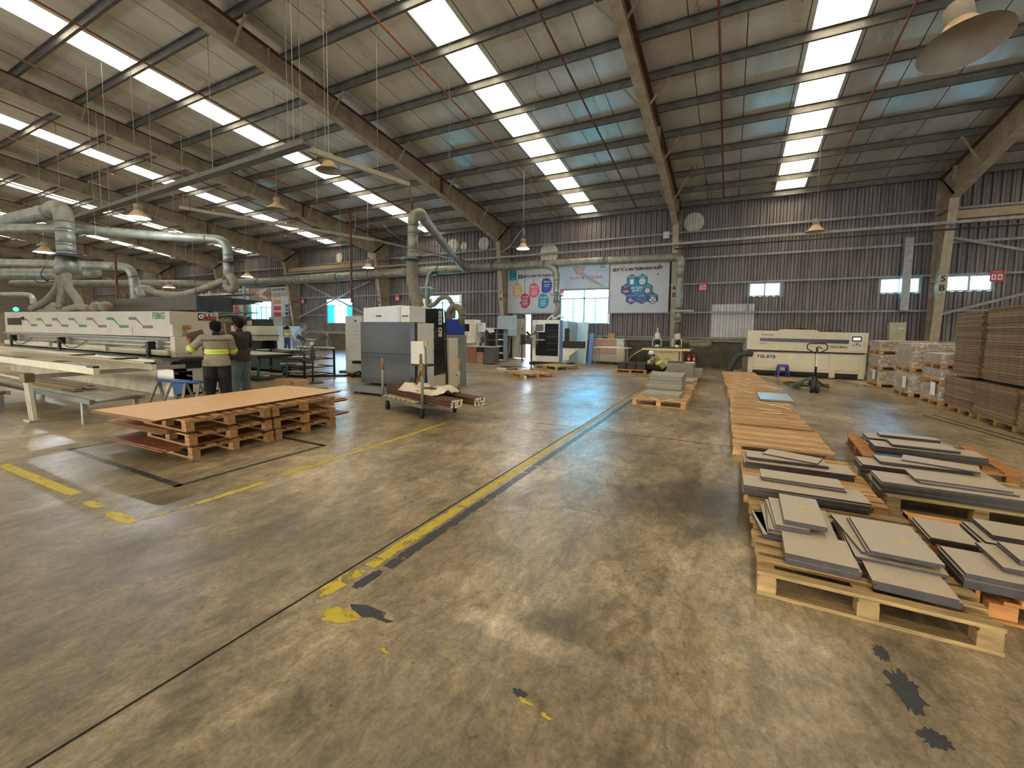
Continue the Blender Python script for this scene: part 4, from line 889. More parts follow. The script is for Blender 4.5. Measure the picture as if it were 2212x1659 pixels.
t = thing('carton', 'low brown carton with a black pot on it, left of the brown desk cabinet', 'box', (-12.4, 17.6, 0)); part('carton', MB().box(-12.85, -11.95, 17.0, 17.5, 0, .3), CARD, t, True); part('pot', MB().cyl((-12.35, 17.25, .3), (-12.35, 17.25, .36), .2), BLACK, t, True)
t = thing('wire_rack', 'low grey wire rack under the window behind the machining centre', 'rack', (-13.2, 19, 0))
m = MB()
for x in (-14.1, -13.4, -12.7): m.box(x, x+.03, 18.9, 18.93, 0, .9).box(x, x+.03, 19.5, 19.53, 0, .9)
part('posts', m, GALV, t, True)
for z in (.15, .5, .85): part('shelf', MB().box(-14.1, -12.67, 18.9, 19.53, z, z+.02), GALV, t, True)
solo('waste_bucket', MB().lathe([(0, 0), (.16, 0), (.2, .35), (.18, .35), (.15, .03)], (-11.55, 20.9, 0)), WPAPER, 'small white bucket at the foot of column 7B', 'bucket', smooth=True)
for k, (x, z) in enumerate(((-11.0, 2.3), (-10.85, 2.2), (-10.7, 2.35))):
    solo('leaning_rod', MB().cyl((x+.1*k, 20.9, .3), (x-.25+.2*k, 21.6, z), .025), GALV, ['leftmost', 'middle', 'rightmost'][k]+' of three grey rods leaning on the wall by column 7B', 'rod', group='rods leaning by column 7B')

# ---------------------------------------------------------------- counter, table, boxes
t = thing('work_counter', 'long counter with tan upper and grey lower front panels, under the right window', 'counter', (-5.6, 21, 0)); TAN = M('tan_panel', '#ad8b74', .55, 0, .05)
part('front_upper', MB().box(-6.3, -4.95, 20.6, 20.63, .52, 1.22), TAN, t, True); part('front_lower', MB().box(-6.3, -4.95, 20.61, 20.64, .12, .5), M('greige_panel', '#b7b1a6', .5), t, True)
part('side_panel', MB().box(-4.95, -4.6, 20.6, 20.7, .1, 1.22), M('cream_side', '#c9bfaa', .5), t, True); part('body', MB().box(-6.28, -4.62, 20.7, 21.4, .14, 1.2), M('counter_grey', '#8d8a84', .6), t, True)
part('counter_top', MB().box(-6.35, -4.55, 20.55, 21.5, 1.22, 1.25), M('top_pale', '#c7d3d4', .4), t, True)
for x in (-6.25, -4.7): part('foot', MB().box(x, x+.05, 20.62, 20.67, 0, .14), DGREY, t, True)
solo('carton', MB().box(-5.45, -5.1, 20.8, 21.1, 1.251, 1.52), CARD, 'small brown cardboard box standing on the long counter', 'box')
solo('green_bottle', MB().lathe([(0, 0), (.035, 0), (.035, .14), (.012, .2), (.012, .27), (0, .27)], (-4.9, 20.8, 1.251)), M('bottle_green', '#3f8a72', .3), 'slim green bottle on the right end of the long counter', 'bottle', smooth=True)
for k, x in enumerate((-6.2, -5.95, -5.7)): solo('hand_tool', MB().box(x, x+.2, 20.75, 20.85, 1.251, 1.29).cyl((x+.2, 20.8, 1.27), (x+.27, 20.8, 1.27), .012), M('tool_yellow', '#b99a2a') if k == 1 else BLACK, ['black hand tool, leftmost on the long counter', 'yellow hand tool on the long counter', 'black hand tool right of the yellow one on the long counter'][k], 'tool')
t = thing('work_table', 'light topped metal leg table standing in front of the tan counter', 'table', (-4.9, 19.7, 0))
part('table_top', MB().box(-5.75, -4.1, 19.4, 20.1, .84, .87), M('table_white', '#d5dadb', .35), t, True)
for x, y in ((-5.65, 19.45), (-4.3, 19.45), (-5.65, 20.05), (-4.3, 20.05)): part('leg', MB().box(x-.02, x+.02, y-.02, y+.02, 0, .84), GALV, t, True)
solo('drawing_roll', MB().box(-5.4, -4.5, 19.5, 19.9, .871, .9), WPAPER, 'flat white pack lying on the metal leg table', 'paper')

# ---------------------------------------------------------------- twin spindle router table by column 6B
IV = M('ivory_enamel', '#cfc293', .4, 0, .05)
t = thing('router_machine', 'ivory twin spindle router table in front of the middle column', 'machine', (-2.5, 20.2, 0))
part('body', MB().box(-3.15, -1.9, 19.8, 20.8, .1, .8), IV, t, True, bevel=.015); part('table_top', MB().box(-3.55, -1.55, 19.55, 20.9, .8, .88), IV, t, True, bevel=.01); part('table_plate', MB().box(-3.5, -1.85, 19.65, 20.85, .88, .93), M('cast_plate', '#5b5648', .6, .4, .2), t, True)
part('plinth', MB().box(-3.1, -1.95, 19.9, 20.7, 0, .1), BLACK, t, True)
cpn = part('control_panel', MB().box(-2.8, -2.25, 19.785, 19.8, .64, .76), M('panel_ivory2', '#cfc294', .4), t, True)
for k in range(5): part('knob', MB().cyl((-2.74+.11*k, 19.79, .7), (-2.74+.11*k, 19.76, .7), .014), BLACK, cpn, True)
for x in (-3.08, -2.0): part('side_strip', MB().box(x-.03, x+.03, 19.785, 19.8, .3, .76), M('strip_blue', '#4d5f6e', .5), t, True)
part('door', MB().box(-2.85, -2.15, 19.79, 19.8, .14, .6), IV, t, True, bevel=.004)
text('SRV-2', .1, INK, t, (-2.45, 19.785, .42)); text('Bosto', .1, INK, t, (-2.8, 19.785, .22))
for x in (-3.0, -2.15):
    s = part('spindle', MB().lathe([(.0, .93), (.11, .93), (.11, 1.0), (.06, 1.02), (.05, 1.25), (.12, 1.3), (.12, 1.52), (.08, 1.56), (.05, 1.6), (.02, 1.62), (.02, 1.8), (0, 1.8)], (x, 20.2, 0)), WHITE2, t, True, True)
    for q in (-.18, .18): part('spindle_handle', MB().tube([(x+q, 20.1, .95), (x+q*1.05, 20.1, 1.2), (x+q*.6, 20.1, 1.34)], .02), WHITE2, s, True, True)
    part('spindle_motor', MB().cyl((x, 20.2, 1.05), (x, 20.2, 1.28), .075), BLACK, t, True, True)
for k, x in enumerate((-1.74, -1.52)):
    t = thing('fire_extinguisher', ('left', 'right')[k]+' one of two red fire extinguishers at the foot of the block wall', 'fire extinguisher', (x, 21.5, 0), group='pair of fire extinguishers')
    part('cylinder', MB().lathe([(0, .02), (.085, .02), (.09, .05), (.09, .5), (.06, .58), (.03, .6), (0, .6)], (x, 21.5, 0)), REDP, t, True, True); part('valve', MB().box(x-.03, x+.03, 21.47, 21.53, .6, .64).box(x-.02, x+.07, 21.48, 21.52, .64, .66), BLACK, t, True)
    part('hose', MB().tube([(x+.03, 21.45, .62), (x+.1, 21.42, .55), (x+.1, 21.42, .2)], .012), BLACK, t, True, True); part('label', MB().box(x-.05, x+.05, 21.4, 21.412, .3, .42), WPAPER, t, True)

# ---------------------------------------------------------------- long white dust machine at the right
t = thing('finishing_machine', 'long cream two tier machine with dark stripe, against the wall at the right', 'machine', (2.4, 19.5, 0)); Y0 = 18.75
part('lower_body', MB().box(.68, 4.22, Y0+.05, 20.3, .2, .92), WHITE, t, True, bevel=.01); part('upper_body', MB().prism([(.54, .98), (4.22, .95), (4.22, 1.66), (.54, 1.72)], 'y', Y0, 20.3), WHITE, t, True, bevel=.015)
part('gap_band', MB().box(.6, 4.15, Y0+.02, 20.25, .9, .98), BLACK, t, True)
part('top_cover', MB().prism([(1.6, 1.69), (1.72, 1.77), (2.75, 1.75), (2.85, 1.68)], 'y', 18.9, 20.2), M('cover_peach', '#d6c3a4', .5), t, True, bevel=.01)
part('stripe', MB().prism([(.97, 1.31), (3.68, 1.27), (3.68, 1.41), (.97, 1.43)], 'y', Y0-.012, Y0), M('navy_stripe', '#383a4a', .35), t, True)
dpn = part('display_panel', MB().box(3.7, 4.1, Y0-.03, Y0, 1.02, 1.6), WHITE2, t, True, bevel=.006); part('display', MB().box(3.76, 4.03, Y0-.04, Y0-.03, 1.36, 1.54), BLACK, dpn, True); part('display_screen', MB().box(3.79, 4.0, Y0-.044, Y0-.04, 1.4, 1.5), M('screen_lit', '#b8a79a', .4, emit=('#c9b8ac', .5)), dpn, True)
part('stop_button', MB().cyl((3.9, Y0-.03, 1.27), (3.9, Y0-.07, 1.27), .035), M('stop_red', '#b8402c', .4), dpn, True)
for x in (3.8, 3.99): part('knob', MB().cyl((x, Y0-.03, 1.22), (x, Y0-.05, 1.22), .02), BLACK, dpn, True)
for i, (a, b) in enumerate(((.8, 3.15), (3.35, 4.0))):
    part('service_door', MB().box(a, b, Y0+.035, Y0+.05, .3, .86), WHITE, t, True, bevel=.006)
for x in (.6, 3.18, 4.02): part('leg', MB().box(x, x+.17, Y0+.02, Y0+.2, .03, .9 if x > 1 else .95), WHITE, t, True, bevel=.005)
for x in (.68, 3.26, 4.1): part('levelling_foot', MB().cyl((x, Y0+.1, 0), (x, Y0+.1, .03), .05), BLACK, t, True)
part('underside', MB().box(.8, 4.1, Y0+.3, 20.2, .02, .2), BLACK, t, True)
for x, y in ((1.15, 19.0), (2.2, 19.0), (2.35, 19.0), (3.15, 19.2), (3.4, 18.95)):
    z = 1.71 if not 1.7 < x < 2.8 else 1.77
    part('handle', MB().tube([(x-.08, y, z-.02), (x-.06, y, z+.04), (x+.06, y, z+.04), (x+.08, y, z-.02)], .012), BLACK, t, True, True)
text('TSE-BYB', .17, INK, t, (1.2, Y0+.03, .72), bold=.004); text('Wp:3-8mm', .11, INK, t, (3.4, Y0-.006, 1.15), bold=.003); text('Holtra', .08, INK, t, (1.08, Y0-.006, 1.22)); text('ANDERSEN', .08, INK, t, (1.2, Y0-.006, 1.55))
part('outlet_hose', MB().tube([(.72, 18.7, .82), (.45, 18.6, .82), (.2, 18.6, .66), (.05, 18.6, .35), (-.02, 18.6, .05)], .12, rib=.05), M('hose_dark', '#33343b', .6), t, True, True)
part('crank', MB().tube([(.5, 18.7, 1.15), (.42, 18.7, 1.0), (.5, 18.7, .85)], .018), GALV, t, True, True)
# stool
PL = M('violet_blue_plastic', '#3c3f9c', .35, 0, .04)
t = thing('plastic_stool', 'violet blue plastic stool in front of the long cream machine', 'stool', (1.72, 18.35, 0), R(8))
part('seat', MB().prism([(-.15, -.15), (.15, -.15), (.15, .15), (-.15, .15)], 'z', .44, .475), PL, t, bevel=.012)
for sx in (-1, 1):
    for sy in (-1, 1):
        a = Vector((sx*.13, sy*.13, .45)); b = Vector((sx*.18, sy*.18, 0)); part('leg', MB().bar(a, b, .07, .02, up=(sx, sy, 0)), PL, t)
for sx in (-1, 1): part('stretcher', MB().bar((sx*.155, -.15, .2), (sx*.155, .15, .2), .03, .015), PL, t); part('stretcher', MB().bar((-.15, sx*.155, .24), (.15, sx*.155, .24), .03, .015), PL, t)
for sx in (-1, 1): part('apron', MB().box(-.145, .145, sx*.15-.01, sx*.15+.01, .38, .45), PL, t); part('apron', MB().box(sx*.15-.01, sx*.15+.01, -.14, .14, .38, .45), PL, t)
# pallet jack and its pallet
pallet('worn pale pallet on the forks of the green pallet jack', (2.1, 16.1, 0), R(-4), 1.35, 1.25, .15, 7, CWOOD3, .35, 'pallet under the jack', 1.5, 95)
GRN = M('jack_green', '#1f3f2d', .4, .2, .2, 6)
t = thing('pallet_jack', 'dark green hand pallet jack with black loop handle, facing the camera', 'pallet jack', (2.05, 14.4, 0), R(3))
for s in (-1, 1):
    part('fork', MB().box(s*.22-.08, s*.22+.08, .55, 1.6, .045, .1), GRN, t, bevel=.006)
    part('shoulder_plate', MB().add([(s*.03, -.05, .42), (s*.3, .5, .16), (s*.56, .45, .08), (s*.5, .3, .06), (s*.05, -.1, .3), (s*.03, -.02, .42), (s*.3, .53, .16), (s*.56, .48, .08), (s*.5, .33, .06), (s*.05, -.07, .3)], [(0, 1, 2, 3, 4), (9, 8, 7, 6, 5), (0, 5, 6, 1), (1, 6, 7, 2), (2, 7, 8, 3), (3, 8, 9, 4), (4, 9, 5, 0)]), GRN, t)
    w = part('steer_wheel', MB().cyl((s*.02, -.4, .09), (s*.1, -.4, .09), .09, n=24), RUBBER, t, smooth=False)
    part('wheel_hub', MB().cyl((s*.1, -.4, .09), (s*.112, -.4, .09), .045), GALV, w)
    part('load_roller', MB().cyl((s*.22-.04, 1.42, .036), (s*.22+.04, 1.42, .036), .035), RUBBER, t)
part('cross_beam', MB().box(-.5, .5, .3, .42, .08, .14), GRN, t)
part('pump_body', MB().cyl((0, -.35, .1), (0, -.35, .5), .07, .06).box(-.07, .07, -.4, -.02, .16, .32), BLACK, t, smooth=False)
part('tiller', MB().tube([(0, -.4, .45), (0, -.42, 1.25)], .028, smooth=False), BLACK, t, smooth=True)
part('tiller_label', MB().box(-.02, .02, -.46, -.44, .72, 1.08), WPAPER, t)
m = MB().tube([(0, -.42, 1.06), (-.1, -.42, 1.12), (-.225, -.42, 1.2), (-.225, -.42, 1.3), (-.18, -.42, 1.345), (0, -.42, 1.35), (.18, -.42, 1.345), (.225, -.42, 1.3), (.225, -.42, 1.2), (.1, -.42, 1.12), (0, -.42, 1.06)], .016, smooth=False); part('loop_handle', m, BLACK, t, smooth=True)
part('release_lever', MB().bar((.02, -.43, 1.27), (.12, -.43, 1.2), .012, .025), BLACK, t)
# electric box and duct chute on the wall, right
t = thing('fuse_box', 'beige metal fuse box on the wall between the wrapped pallets and column 5B', 'electric box', (5.74, 21.7, 1.4)); part('box', MB().box(5.48, 5.99, 21.6, 21.95, 1.38, 2.1), M('box_beige', '#a8a48c', .5), t, True, bevel=.01)
part('label', MB().box(5.75, 5.9, 21.59, 21.6, 1.85, 1.89), WPAPER, t, True); part('cable', MB().tube([(5.85, 21.85, 2.1), (5.85, 21.85, 2.4), (6.15, 21.85, 2.45), (6.2, 21.85, 1.2)], .012), BLACK, t, True, True)
solo('cable_chute', MB().box(5.72, 5.98, 21.5, 21.78, 2.55, 5.32), GALV, 'square grey vertical chute on the wall crossing a small window by column 5B', 'duct')
# ---------------------------------------------------------------- dust ducts
def duct_run(parent, pts, r, rib=0, name='duct_section', mat=None, k=5):
    return part(name, MB().tube(pts, r, n=20, rib=rib, k=k), mat or DUCT, parent, True, True)
def ring(parent, c, d, r, w=.03):
    c, d = Vector(c), Vector(d).normalized(); return part('joint_ring', MB().cyl(c-d*w/2, c+d*w/2, r+.012, n=20), GALV, parent, True)
t = thing('dust_duct', 'long silvery dust extraction duct running along the back wall, thicker to the left', 'duct', (-12, 20, 4.9))
xs = [-2.5, -5.4, -8.6, -11.6, -15.2, -19.5, -23.5, -27.5, -32, -36]; rr = [.18, .185, .2, .23, .25, .265, .29, .3, .33, .34]
for i in range(9):
    a, b = xs[i], xs[i+1]; za = 4.86+.012*(-a) if a > -12 else 5.0; zb = 4.86+.012*(-b) if b > -12 else 5.0
    duct_run(t, [(a, 20, za), ((a+b)/2, 20, (za+zb)/2), (b, 20, zb)], rr[i], rib=.12); ring(t, (b, 20, zb), (1, 0, 0), rr[i+1])
duct_run(t, [(-2.55, 20, 4.89), (-2.25, 20, 4.86), (-2.12, 20, 4.7), (-2.12, 20, 4.5)], .18, name='elbow')
duct_run(t, [(-2.12, 20, 4.5), (-2.12, 20, 4.0)], .17); ring(t, (-2.12, 20, 4.5), (0, 0, 1), .17); duct_run(t, [(-2.12, 20, 4.0), (-2.12, 20, 2.62)], .16, rib=.1); ring(t, (-2.12, 20, 4.0), (0, 0, 1), .17)
part('blast_gate', MB().box(-2.42, -1.5, 19.85, 20.15, 2.5, 2.58), GALV, t, True); part('taper', MB().cyl((-2.12, 20, 2.5), (-2.12, 20, 2.15), .13, .2).cyl((-2.12, 20, 2.15), (-2.12, 20, 1.98), .18, .1), DUCT, t, True, True)
duct_run(t, [(-2.15, 20, 1.98), (-2.2, 20.2, 1.6), (-1.95, 20.5, 1.22), (-1.5, 20.5, 1.17), (-1.0, 20.5, 1.22), (-.85, 20.5, 1.1), (-1.0, 20.3, 1.06), (-1.4, 20.2, 1.06), (-1.62, 20.2, 1.07)], .11, rib=.035, name='flexible_hose', mat=HOSE)
duct_run(t, [(-35.5, 20, 5.0), (-38, 19.6, 5.0), (-42, 18.6, 5.1), (-52, 16.5, 5.3), (-62, 14.5, 5.5)], .34, name='far_section')
for k, x in enumerate((-16.4, -20.5)): part('hoop', MB().tube([(x+.05*math.sin(a), 20+.36*math.cos(a), 5+.36*math.sin(a)) for a in [q*math.pi/8 for q in range(17)]], .02), BLACK, t, True, True)
t = thing('branch_duct', 'grey duct branch dropping from the wall duct to the white machine by the door', 'duct', (-7.9, 20, 3.5))
duct_run(t, [(-8.6, 20, 4.9), (-8.2, 19.95, 4.78), (-7.92, 19.95, 4.5), (-7.88, 19.95, 4.1)], .15, name='elbow'); duct_run(t, [(-7.88, 19.95, 4.1), (-7.87, 19.95, 3.45)], .15, rib=.1); part('blast_gate', MB().box(-8.15, -7.55, 19.8, 20.1, 3.38, 3.44), GALV, t, True)
part('taper', MB().cyl((-7.87, 19.95, 3.38), (-7.87, 19.95, 3.0), .12, .16), DUCT, t, True, True); duct_run(t, [(-7.85, 19.95, 3.05), (-7.72, 19.9, 2.8), (-7.75, 19.7, 2.5), (-7.98, 19.4, 2.16)], .12, rib=.04, name='flexible_hose', mat=HOSE)
t = thing('machine_duct', 'tall duct rising from the machining centre with elbow and slanting return to the wall duct', 'duct', (-7.4, 8.7, 2.1))
duct_run(t, [(-7.3, 8.75, 2.17), (-7.36, 8.7, 2.5), (-7.45, 8.7, 2.9), (-7.45, 8.7, 3.35)], .15, rib=.04, name='flexible_hose', mat=HOSE)
part('blast_gate', MB().cyl((-7.45, 8.7, 3.38), (-7.45, 8.7, 3.42), .3, n=10).box(-7.9, -7.1, 8.55, 8.85, 3.43, 3.46), DGREY, t, True)
for z0, z1 in ((3.4, 3.62), (3.62, 4.02), (4.02, 4.28)): duct_run(t, [(-7.45+.02*(z0-3.4), 8.7, z0), (-7.44+.02*(z1-3.4), 8.7, z1)], .13); ring(t, (-7.43, 8.7, z1), (0, 0, 1), .13)
duct_run(t, [(-7.42, 8.7, 4.28), (-7.4, 8.72, 4.5), (-7.4, 8.95, 4.62), (-7.5, 9.2, 4.6)], .14, name='elbow')
duct_run(t, [(-7.5, 9.15, 4.6), (-10.3, 14.3, 4.75), (-12.6, 18.6, 4.85), (-13.2, 19.7, 4.9)], .13, rib=.07, name='slanting_duct')
t = thing('hose_branch', 'small bent hose with green blast gate right of the tall machine duct', 'duct', (-14.6, 18.5, 4.3))
duct_run(t, [(-15.4, 20, 4.85), (-15.35, 19.4, 4.7), (-15.35, 19.2, 4.2), (-15.35, 19.2, 4.0)], .13); part('blast_gate', MB().box(-15.9, -14.9, 19.05, 19.35, 3.9, 3.98).cyl((-15.35, 19.2, 3.4), (-15.35, 19.2, 3.9), .16, .13), M('gate_green', '#5c7a6e', .5), t, True)
duct_run(t, [(-15.35, 19.2, 3.4), (-15.3, 19.2, 2.95), (-14.9, 19.2, 3.0), (-14.4, 19.2, 3.35), (-13.9, 19.2, 3.3), (-13.6, 19.2, 2.8), (-13.6, 19.2, 2.2)], .13, rib=.045, name='flexible_hose', mat=HOSE)
part('box', MB().box(-16.6, -15.5, 19.4, 19.8, 2.5, 3.35), WHITE2, t, True)

# big duct tower over the long cream machine
t = thing('duct_tower', 'thick vertical dusty duct with cone and four hoses over the long cream machine', 'duct', (-18.2, 5.4, 2)); TX, TY = -18.2, 5.4
duct_run(t, [(-26, 5.0, 5.15), (-22, 5.2, 5.1), (-19.2, 5.4, 5.15)], .23, rib=.2, name='duct_section'); duct_run(t, [(-19.3, 5.4, 5.15), (-18.75, 5.4, 5.2), (-18.3, 5.4, 5.02), (-18.2, 5.4, 4.7)], .23, name='elbow')
for z0, z1 in ((4.7, 4.45), (4.45, 4.05), (4.05, 3.78)): duct_run(t, [(TX, TY, z0), (TX, TY, z1)], .22); ring(t, (TX, TY, z1), (0, 0, 1), .22)
part('blast_gate', MB().box(TX-.3, TX+.45, TY-.3, TY+.3, 3.66, 3.72), BLACK, t, True); part('cone', MB().cyl((TX, TY, 3.66), (TX, TY, 3.15), .24, .33, n=20), DUCT, t, True, True)
for k, (dx, ex, ey) in enumerate(((-.24, -21.0, 5.3), (-.08, -18.7, 5.3), (.1, -18.3, 5.25), (.24, -17.4, 5.4))):
    duct_run(t, [(TX+dx, TY-.1, 3.15), (TX+dx*1.1+(ex-TX)*.08, TY-.1, 2.75), (TX+dx+(ex-TX)*.45, ey, 2.35), (ex, ey, 2.12)], .105, rib=.04, name='flexible_hose', mat=HOSE)
t = thing('floor_hose', 'dusty ribbed hose lying along the top of the long cream machine', 'hose', (-19, 5.4, 2)); duct_run(t, [(-21.6, 5.5, 2.06), (-20.5, 5.4, 2.05), (-19.2, 5.4, 2.05), (-18.0, 5.3, 2.07), (-17.2, 5.3, 2.12), (-16.5, 5.3, 2.06)], .1, rib=.04, name='flexible_hose', mat=HOSE)
for k, x in enumerate((-16.0, -15.45)): solo('hose_end', MB().ball((x, 5.3, 2.1), .16, 16), HOSE, 'rounded dusty hose end on top of the long cream machine, '+('left one', 'right one')[k], 'hose', smooth=True, group='two rounded hose ends')
t = thing('upper_duct', 'dusty duct bending down behind the long cream machine, ending above the dark awning', 'duct', (-16, 8.5, 4))
duct_run(t, [(-22, 4.8, 4.75), (-18.94, 5.72, 4.65), (-17.37, 7.15, 4.6), (-16.1, 8.3, 4.6)], .15, rib=.07); duct_run(t, [(-16.15, 8.27, 4.6), (-15.8, 8.5, 4.57), (-15.6, 8.62, 4.4), (-15.58, 8.65, 4.05)], .15, name='elbow')
duct_run(t, [(-15.58, 8.65, 4.05), (-15.58, 8.65, 3.85)], .15); part('blast_gate', MB().box(-15.95, -15.0, 8.5, 8.85, 3.8, 3.85), BLACK, t, True); duct_run(t, [(-15.58, 8.65, 3.8), (-15.58, 8.65, 3.3)], .16, name='lower_section')
duct_run(t, [(-15.5, 8.65, 3.35), (-15.25, 8.6, 3.2), (-15.15, 8.6, 2.98), (-15.3, 8.6, 2.85), (-15.55, 8.6, 2.95), (-15.6, 8.6, 3.2)], .13, rib=.04, name='flexible_hose', mat=HOSE)
duct_run(t, [(-15.7, 8.6, 3.2), (-16.2, 8.3, 2.95), (-16.9, 8.0, 2.72), (-17.7, 7.8, 2.68), (-18.4, 7.6, 2.8), (-18.9, 7.6, 2.95)], .12, rib=.04, name='flexible_hose', mat=HOSE)
part('hopper', MB().cyl((-18.9, 7.6, 2.5), (-18.9, 7.6, 2.95), .2, .27, n=20).cyl((-18.9, 7.6, 2.95), (-18.9, 7.6, 3.05), .27, .15), DUCT, t, True, True)
t = thing('lower_duct', 'slimmer dusty duct bending down left of the long hanging hose', 'duct', (-24.8, 9, 3.5))
duct_run(t, [(-33, 5.5, 4.45), (-28, 7.6, 4.35), (-25.2, 9.1, 4.3)], .19, rib=.1); duct_run(t, [(-25.3, 9.05, 4.3), (-24.7, 9.35, 4.2), (-24.5, 9.45, 3.8)], .19, name='elbow'); duct_run(t, [(-24.5, 9.45, 3.8), (-24.4, 9.45, 2.75)], .19, rib=.1); part('blast_gate', MB().box(-24.8, -23.8, 9.25, 9.65, 2.68, 2.75), DGREY, t, True)
t = thing('left_duct', 'yellowish dusty duct with hanging hoops at the left edge', 'duct', (-30, 9, 3.8))
duct_run(t, [(-34, 6.6, 4.1), (-29.5, 8.2, 4.05), (-27, 9, 4.1)], .26, rib=.2)
for x in (-30.6, -29.4): part('hoop', MB().tube([(x, 8.1+.3*math.cos(a), 4.0+.34*math.sin(a)) for a in [q*math.pi/8 for q in range(17)]], .02), BLACK, t, True, True)
t = thing('small_duct', 'yellow dusty pipe bend at the left edge above the green lamp', 'duct', (-24, 6, 2.7)); duct_run(t, [(-28, 5.6, 2.8), (-25.6, 6.2, 2.8), (-24.9, 6.3, 2.7), (-24.8, 6.3, 2.4)], .09)

# ---------------------------------------------------------------- hung cable trays
t = thing('cable_tray', 'dark hung steel tray crossing the upper left under the roof', 'cable tray', (-15, 6.7, 5.6))
part('channel', MB().bar((-8.5, 6.48, 5.62), (-26, 7.1, 5.62), .22, .02).bar((-8.5, 6.38, 5.67), (-26, 7.0, 5.67), .01, .12).bar((-8.5, 6.58, 5.67), (-26, 7.2, 5.67), .01, .12), M('tray_dark', '#5d5b54', .5, .4, .15), t, True)
for x in (-9, -12.5, -16, -20, -24): y = 6.5-(x+8.5)*.035; part('hanger', MB().cyl((x, y, 5.7), (x, y, roof(y)-.05), .008, n=5), GALV, t, True)
t = thing('cable_tray', 'pale hung channel running from the dark tray to the rod above the machining centre', 'cable tray', (-8.4, 8, 5.6))
part('channel', MB().bar((-8.64, 6.62, 5.6), (-8.16, 9.4, 5.6), .1, .11), M('tray_pale', '#a29d8b', .5, .3, .1), t, True); part('drop_tube', MB().cyl((-8.1, 9.38, 5.56), (-8.05, 9.45, 4.7), .03), RED, t, True, True)
for y in (7, 8.4): part('hanger', MB().cyl((-8.66+(y-6.4)*.167, y, 5.65), (-8.66+(y-6.4)*.167, y, roof(y)-.05), .006, n=5), GALV, t, True)
t = thing('wall_tray', 'grey cable channel running the length of the back wall above the duct', 'cable tray', (-3, 20.6, 5.6))
part('channel', MB().box(-30, 14, 20.5, 20.62, 5.52, 5.62), GALV, t, True)
for x in (-11.85, -2.47, 6.73): part('bracket', MB().bar((x, 20.55, 5.5), (x, 20.95, 5.5), .05, .05), GALV, t, True)
solo('blue_conduit', MB().cyl((-2.5, 20.75, 5.38), (14, 20.75, 5.36), .03, n=8), M('conduit_blue', '#2a2f4a', .4), 'thin dark blue pipe under the wall tray, right half', 'pipe', smooth=True)
t = thing('cable_tray', 'second pale hung tray angled over the far machines, left of the slanting duct', 'cable tray', (-14, 12, 5.4)); part('channel', MB().bar((-17.2, 8, 5.7), (-14.2, 14, 5.5), .1, .1), M('tray_pale', '#a29d8b'), t, True); part('channel_end', MB().bar((-14.2, 14, 5.5), (-13.3, 20.3, 5.4), .12, .08), GALV, t, True)
for x, y, z, l in ((-13.35, 12, 6.1, 'dark vertical steel post hanging beside the crossed braces'), (-22.2, 8.0, 4.6, 'dark vertical steel post left of the long hanging hose')):
    solo('drop_post', MB().cyl((x, y, 2.6 if x > -15 else 2.2), (x, y, z), .04), RED, l, 'post')
solo('drop_post', MB().cyl((-16.5, 8.0, 5.9), (-16.35, 8.0, 1.3), .012, n=6), RED, 'very thin hanging rod in front of the far posters', 'post')
# struts and crossed braces in the braced bays
TANB = M('strut_tan', '#a58f77', .7, 0, .1)
solo('strut_beam', MB().box(6.86, 15.8, 20.9, 21.1, 5.76, 6.04), TANB, 'thick tan strut between columns at the right edge', 'beam', group='struts of the braced bays')
solo('strut_beam', MB().box(-30.2, -21.3, 20.9, 21.1, 5.76, 6.04), TANB, 'thick tan strut behind the dark hanging post, between columns 8B and 9B', 'beam', group='struts of the braced bays')
for a, b, l in (((-29.85, 21.5, 2.3), (-21.6, 21.5, 5.0), 'rising to the right in the bay left of column 8B'), ((-29.5, 21.4, 5.2), (-21.5, 21.4, 2.25), 'falling to the right in the bay left of column 8B'), ((6.9, 21.5, 2.4), (15.8, 21.5, 5.4), 'rising over the brown stacks'), ((6.95, 21.4, 5.2), (15.8, 21.4, 2.4), 'falling from column 5B to the right edge')):
    solo('diagonal_brace', MB().bar(a, b, .09, .09), GIRT, 'pale diagonal brace '+l, 'brace', group='diagonal wall braces')

# ---------------------------------------------------------------- high bay lamps
SH = M('lamp_enamel', '#b99b78', .6, 0, .12, 5); SHI = M('lamp_inner', '#8f8a80', .5, .2, .1); LIT = M('lamp_lit_inner', '#dfe8ee', .4, emit=('#dceaff', .9)); BULB = M('lamp_bulb', '#ffffff', .2, emit=('#e6f1ff', 6))
def lamp(label, loc, r=.29, lit=False, tilt=0, rz=0, wire=True):
    t = thing('high_bay_lamp', label, 'lamp', loc, (tilt, 0, rz))
    part('shade', MB().lathe([(.07, .23), (.11, .21), (.14, .16), (r*.68, .085), (r, 0)], n=28), SH, t, smooth=True)
    part('shade_inside', MB().lathe([(r-.006, .002), (r*.66, .075), (.12, .13), (0, .14)], n=28), LIT if lit else SHI, t, smooth=True)
    part('gear_housing', MB().lathe([(0, .4), (.085, .4), (.1, .38), (.1, .25), (.07, .22)], n=20), STEEL, t, smooth=True)
    if lit: part('bulb', MB().ball((0, 0, .1), .05), BULB if lit else SHI, t, smooth=True)
    if wire:
        h = roof(loc[1])-.1-loc[2]; part('suspension', MB().cyl((0, 0, .4), (0, 0, h), .008, n=6), GALV, t)
    if lit:
        l = bpy.data.lights.new('lamp', 'POINT'); l.energy = 60; l.color = (.9, .95, 1); l.shadow_soft_size = .05; lo = bpy.data.objects.new('lamp_light', l); COL.objects.link(lo); lo.parent = t; lo.location = (0, 0, .02)
lamp('nearest large tan lamp shade, unlit, top right', (1.68, 5.25, 4.13), .31, False, R(-14), R(20))
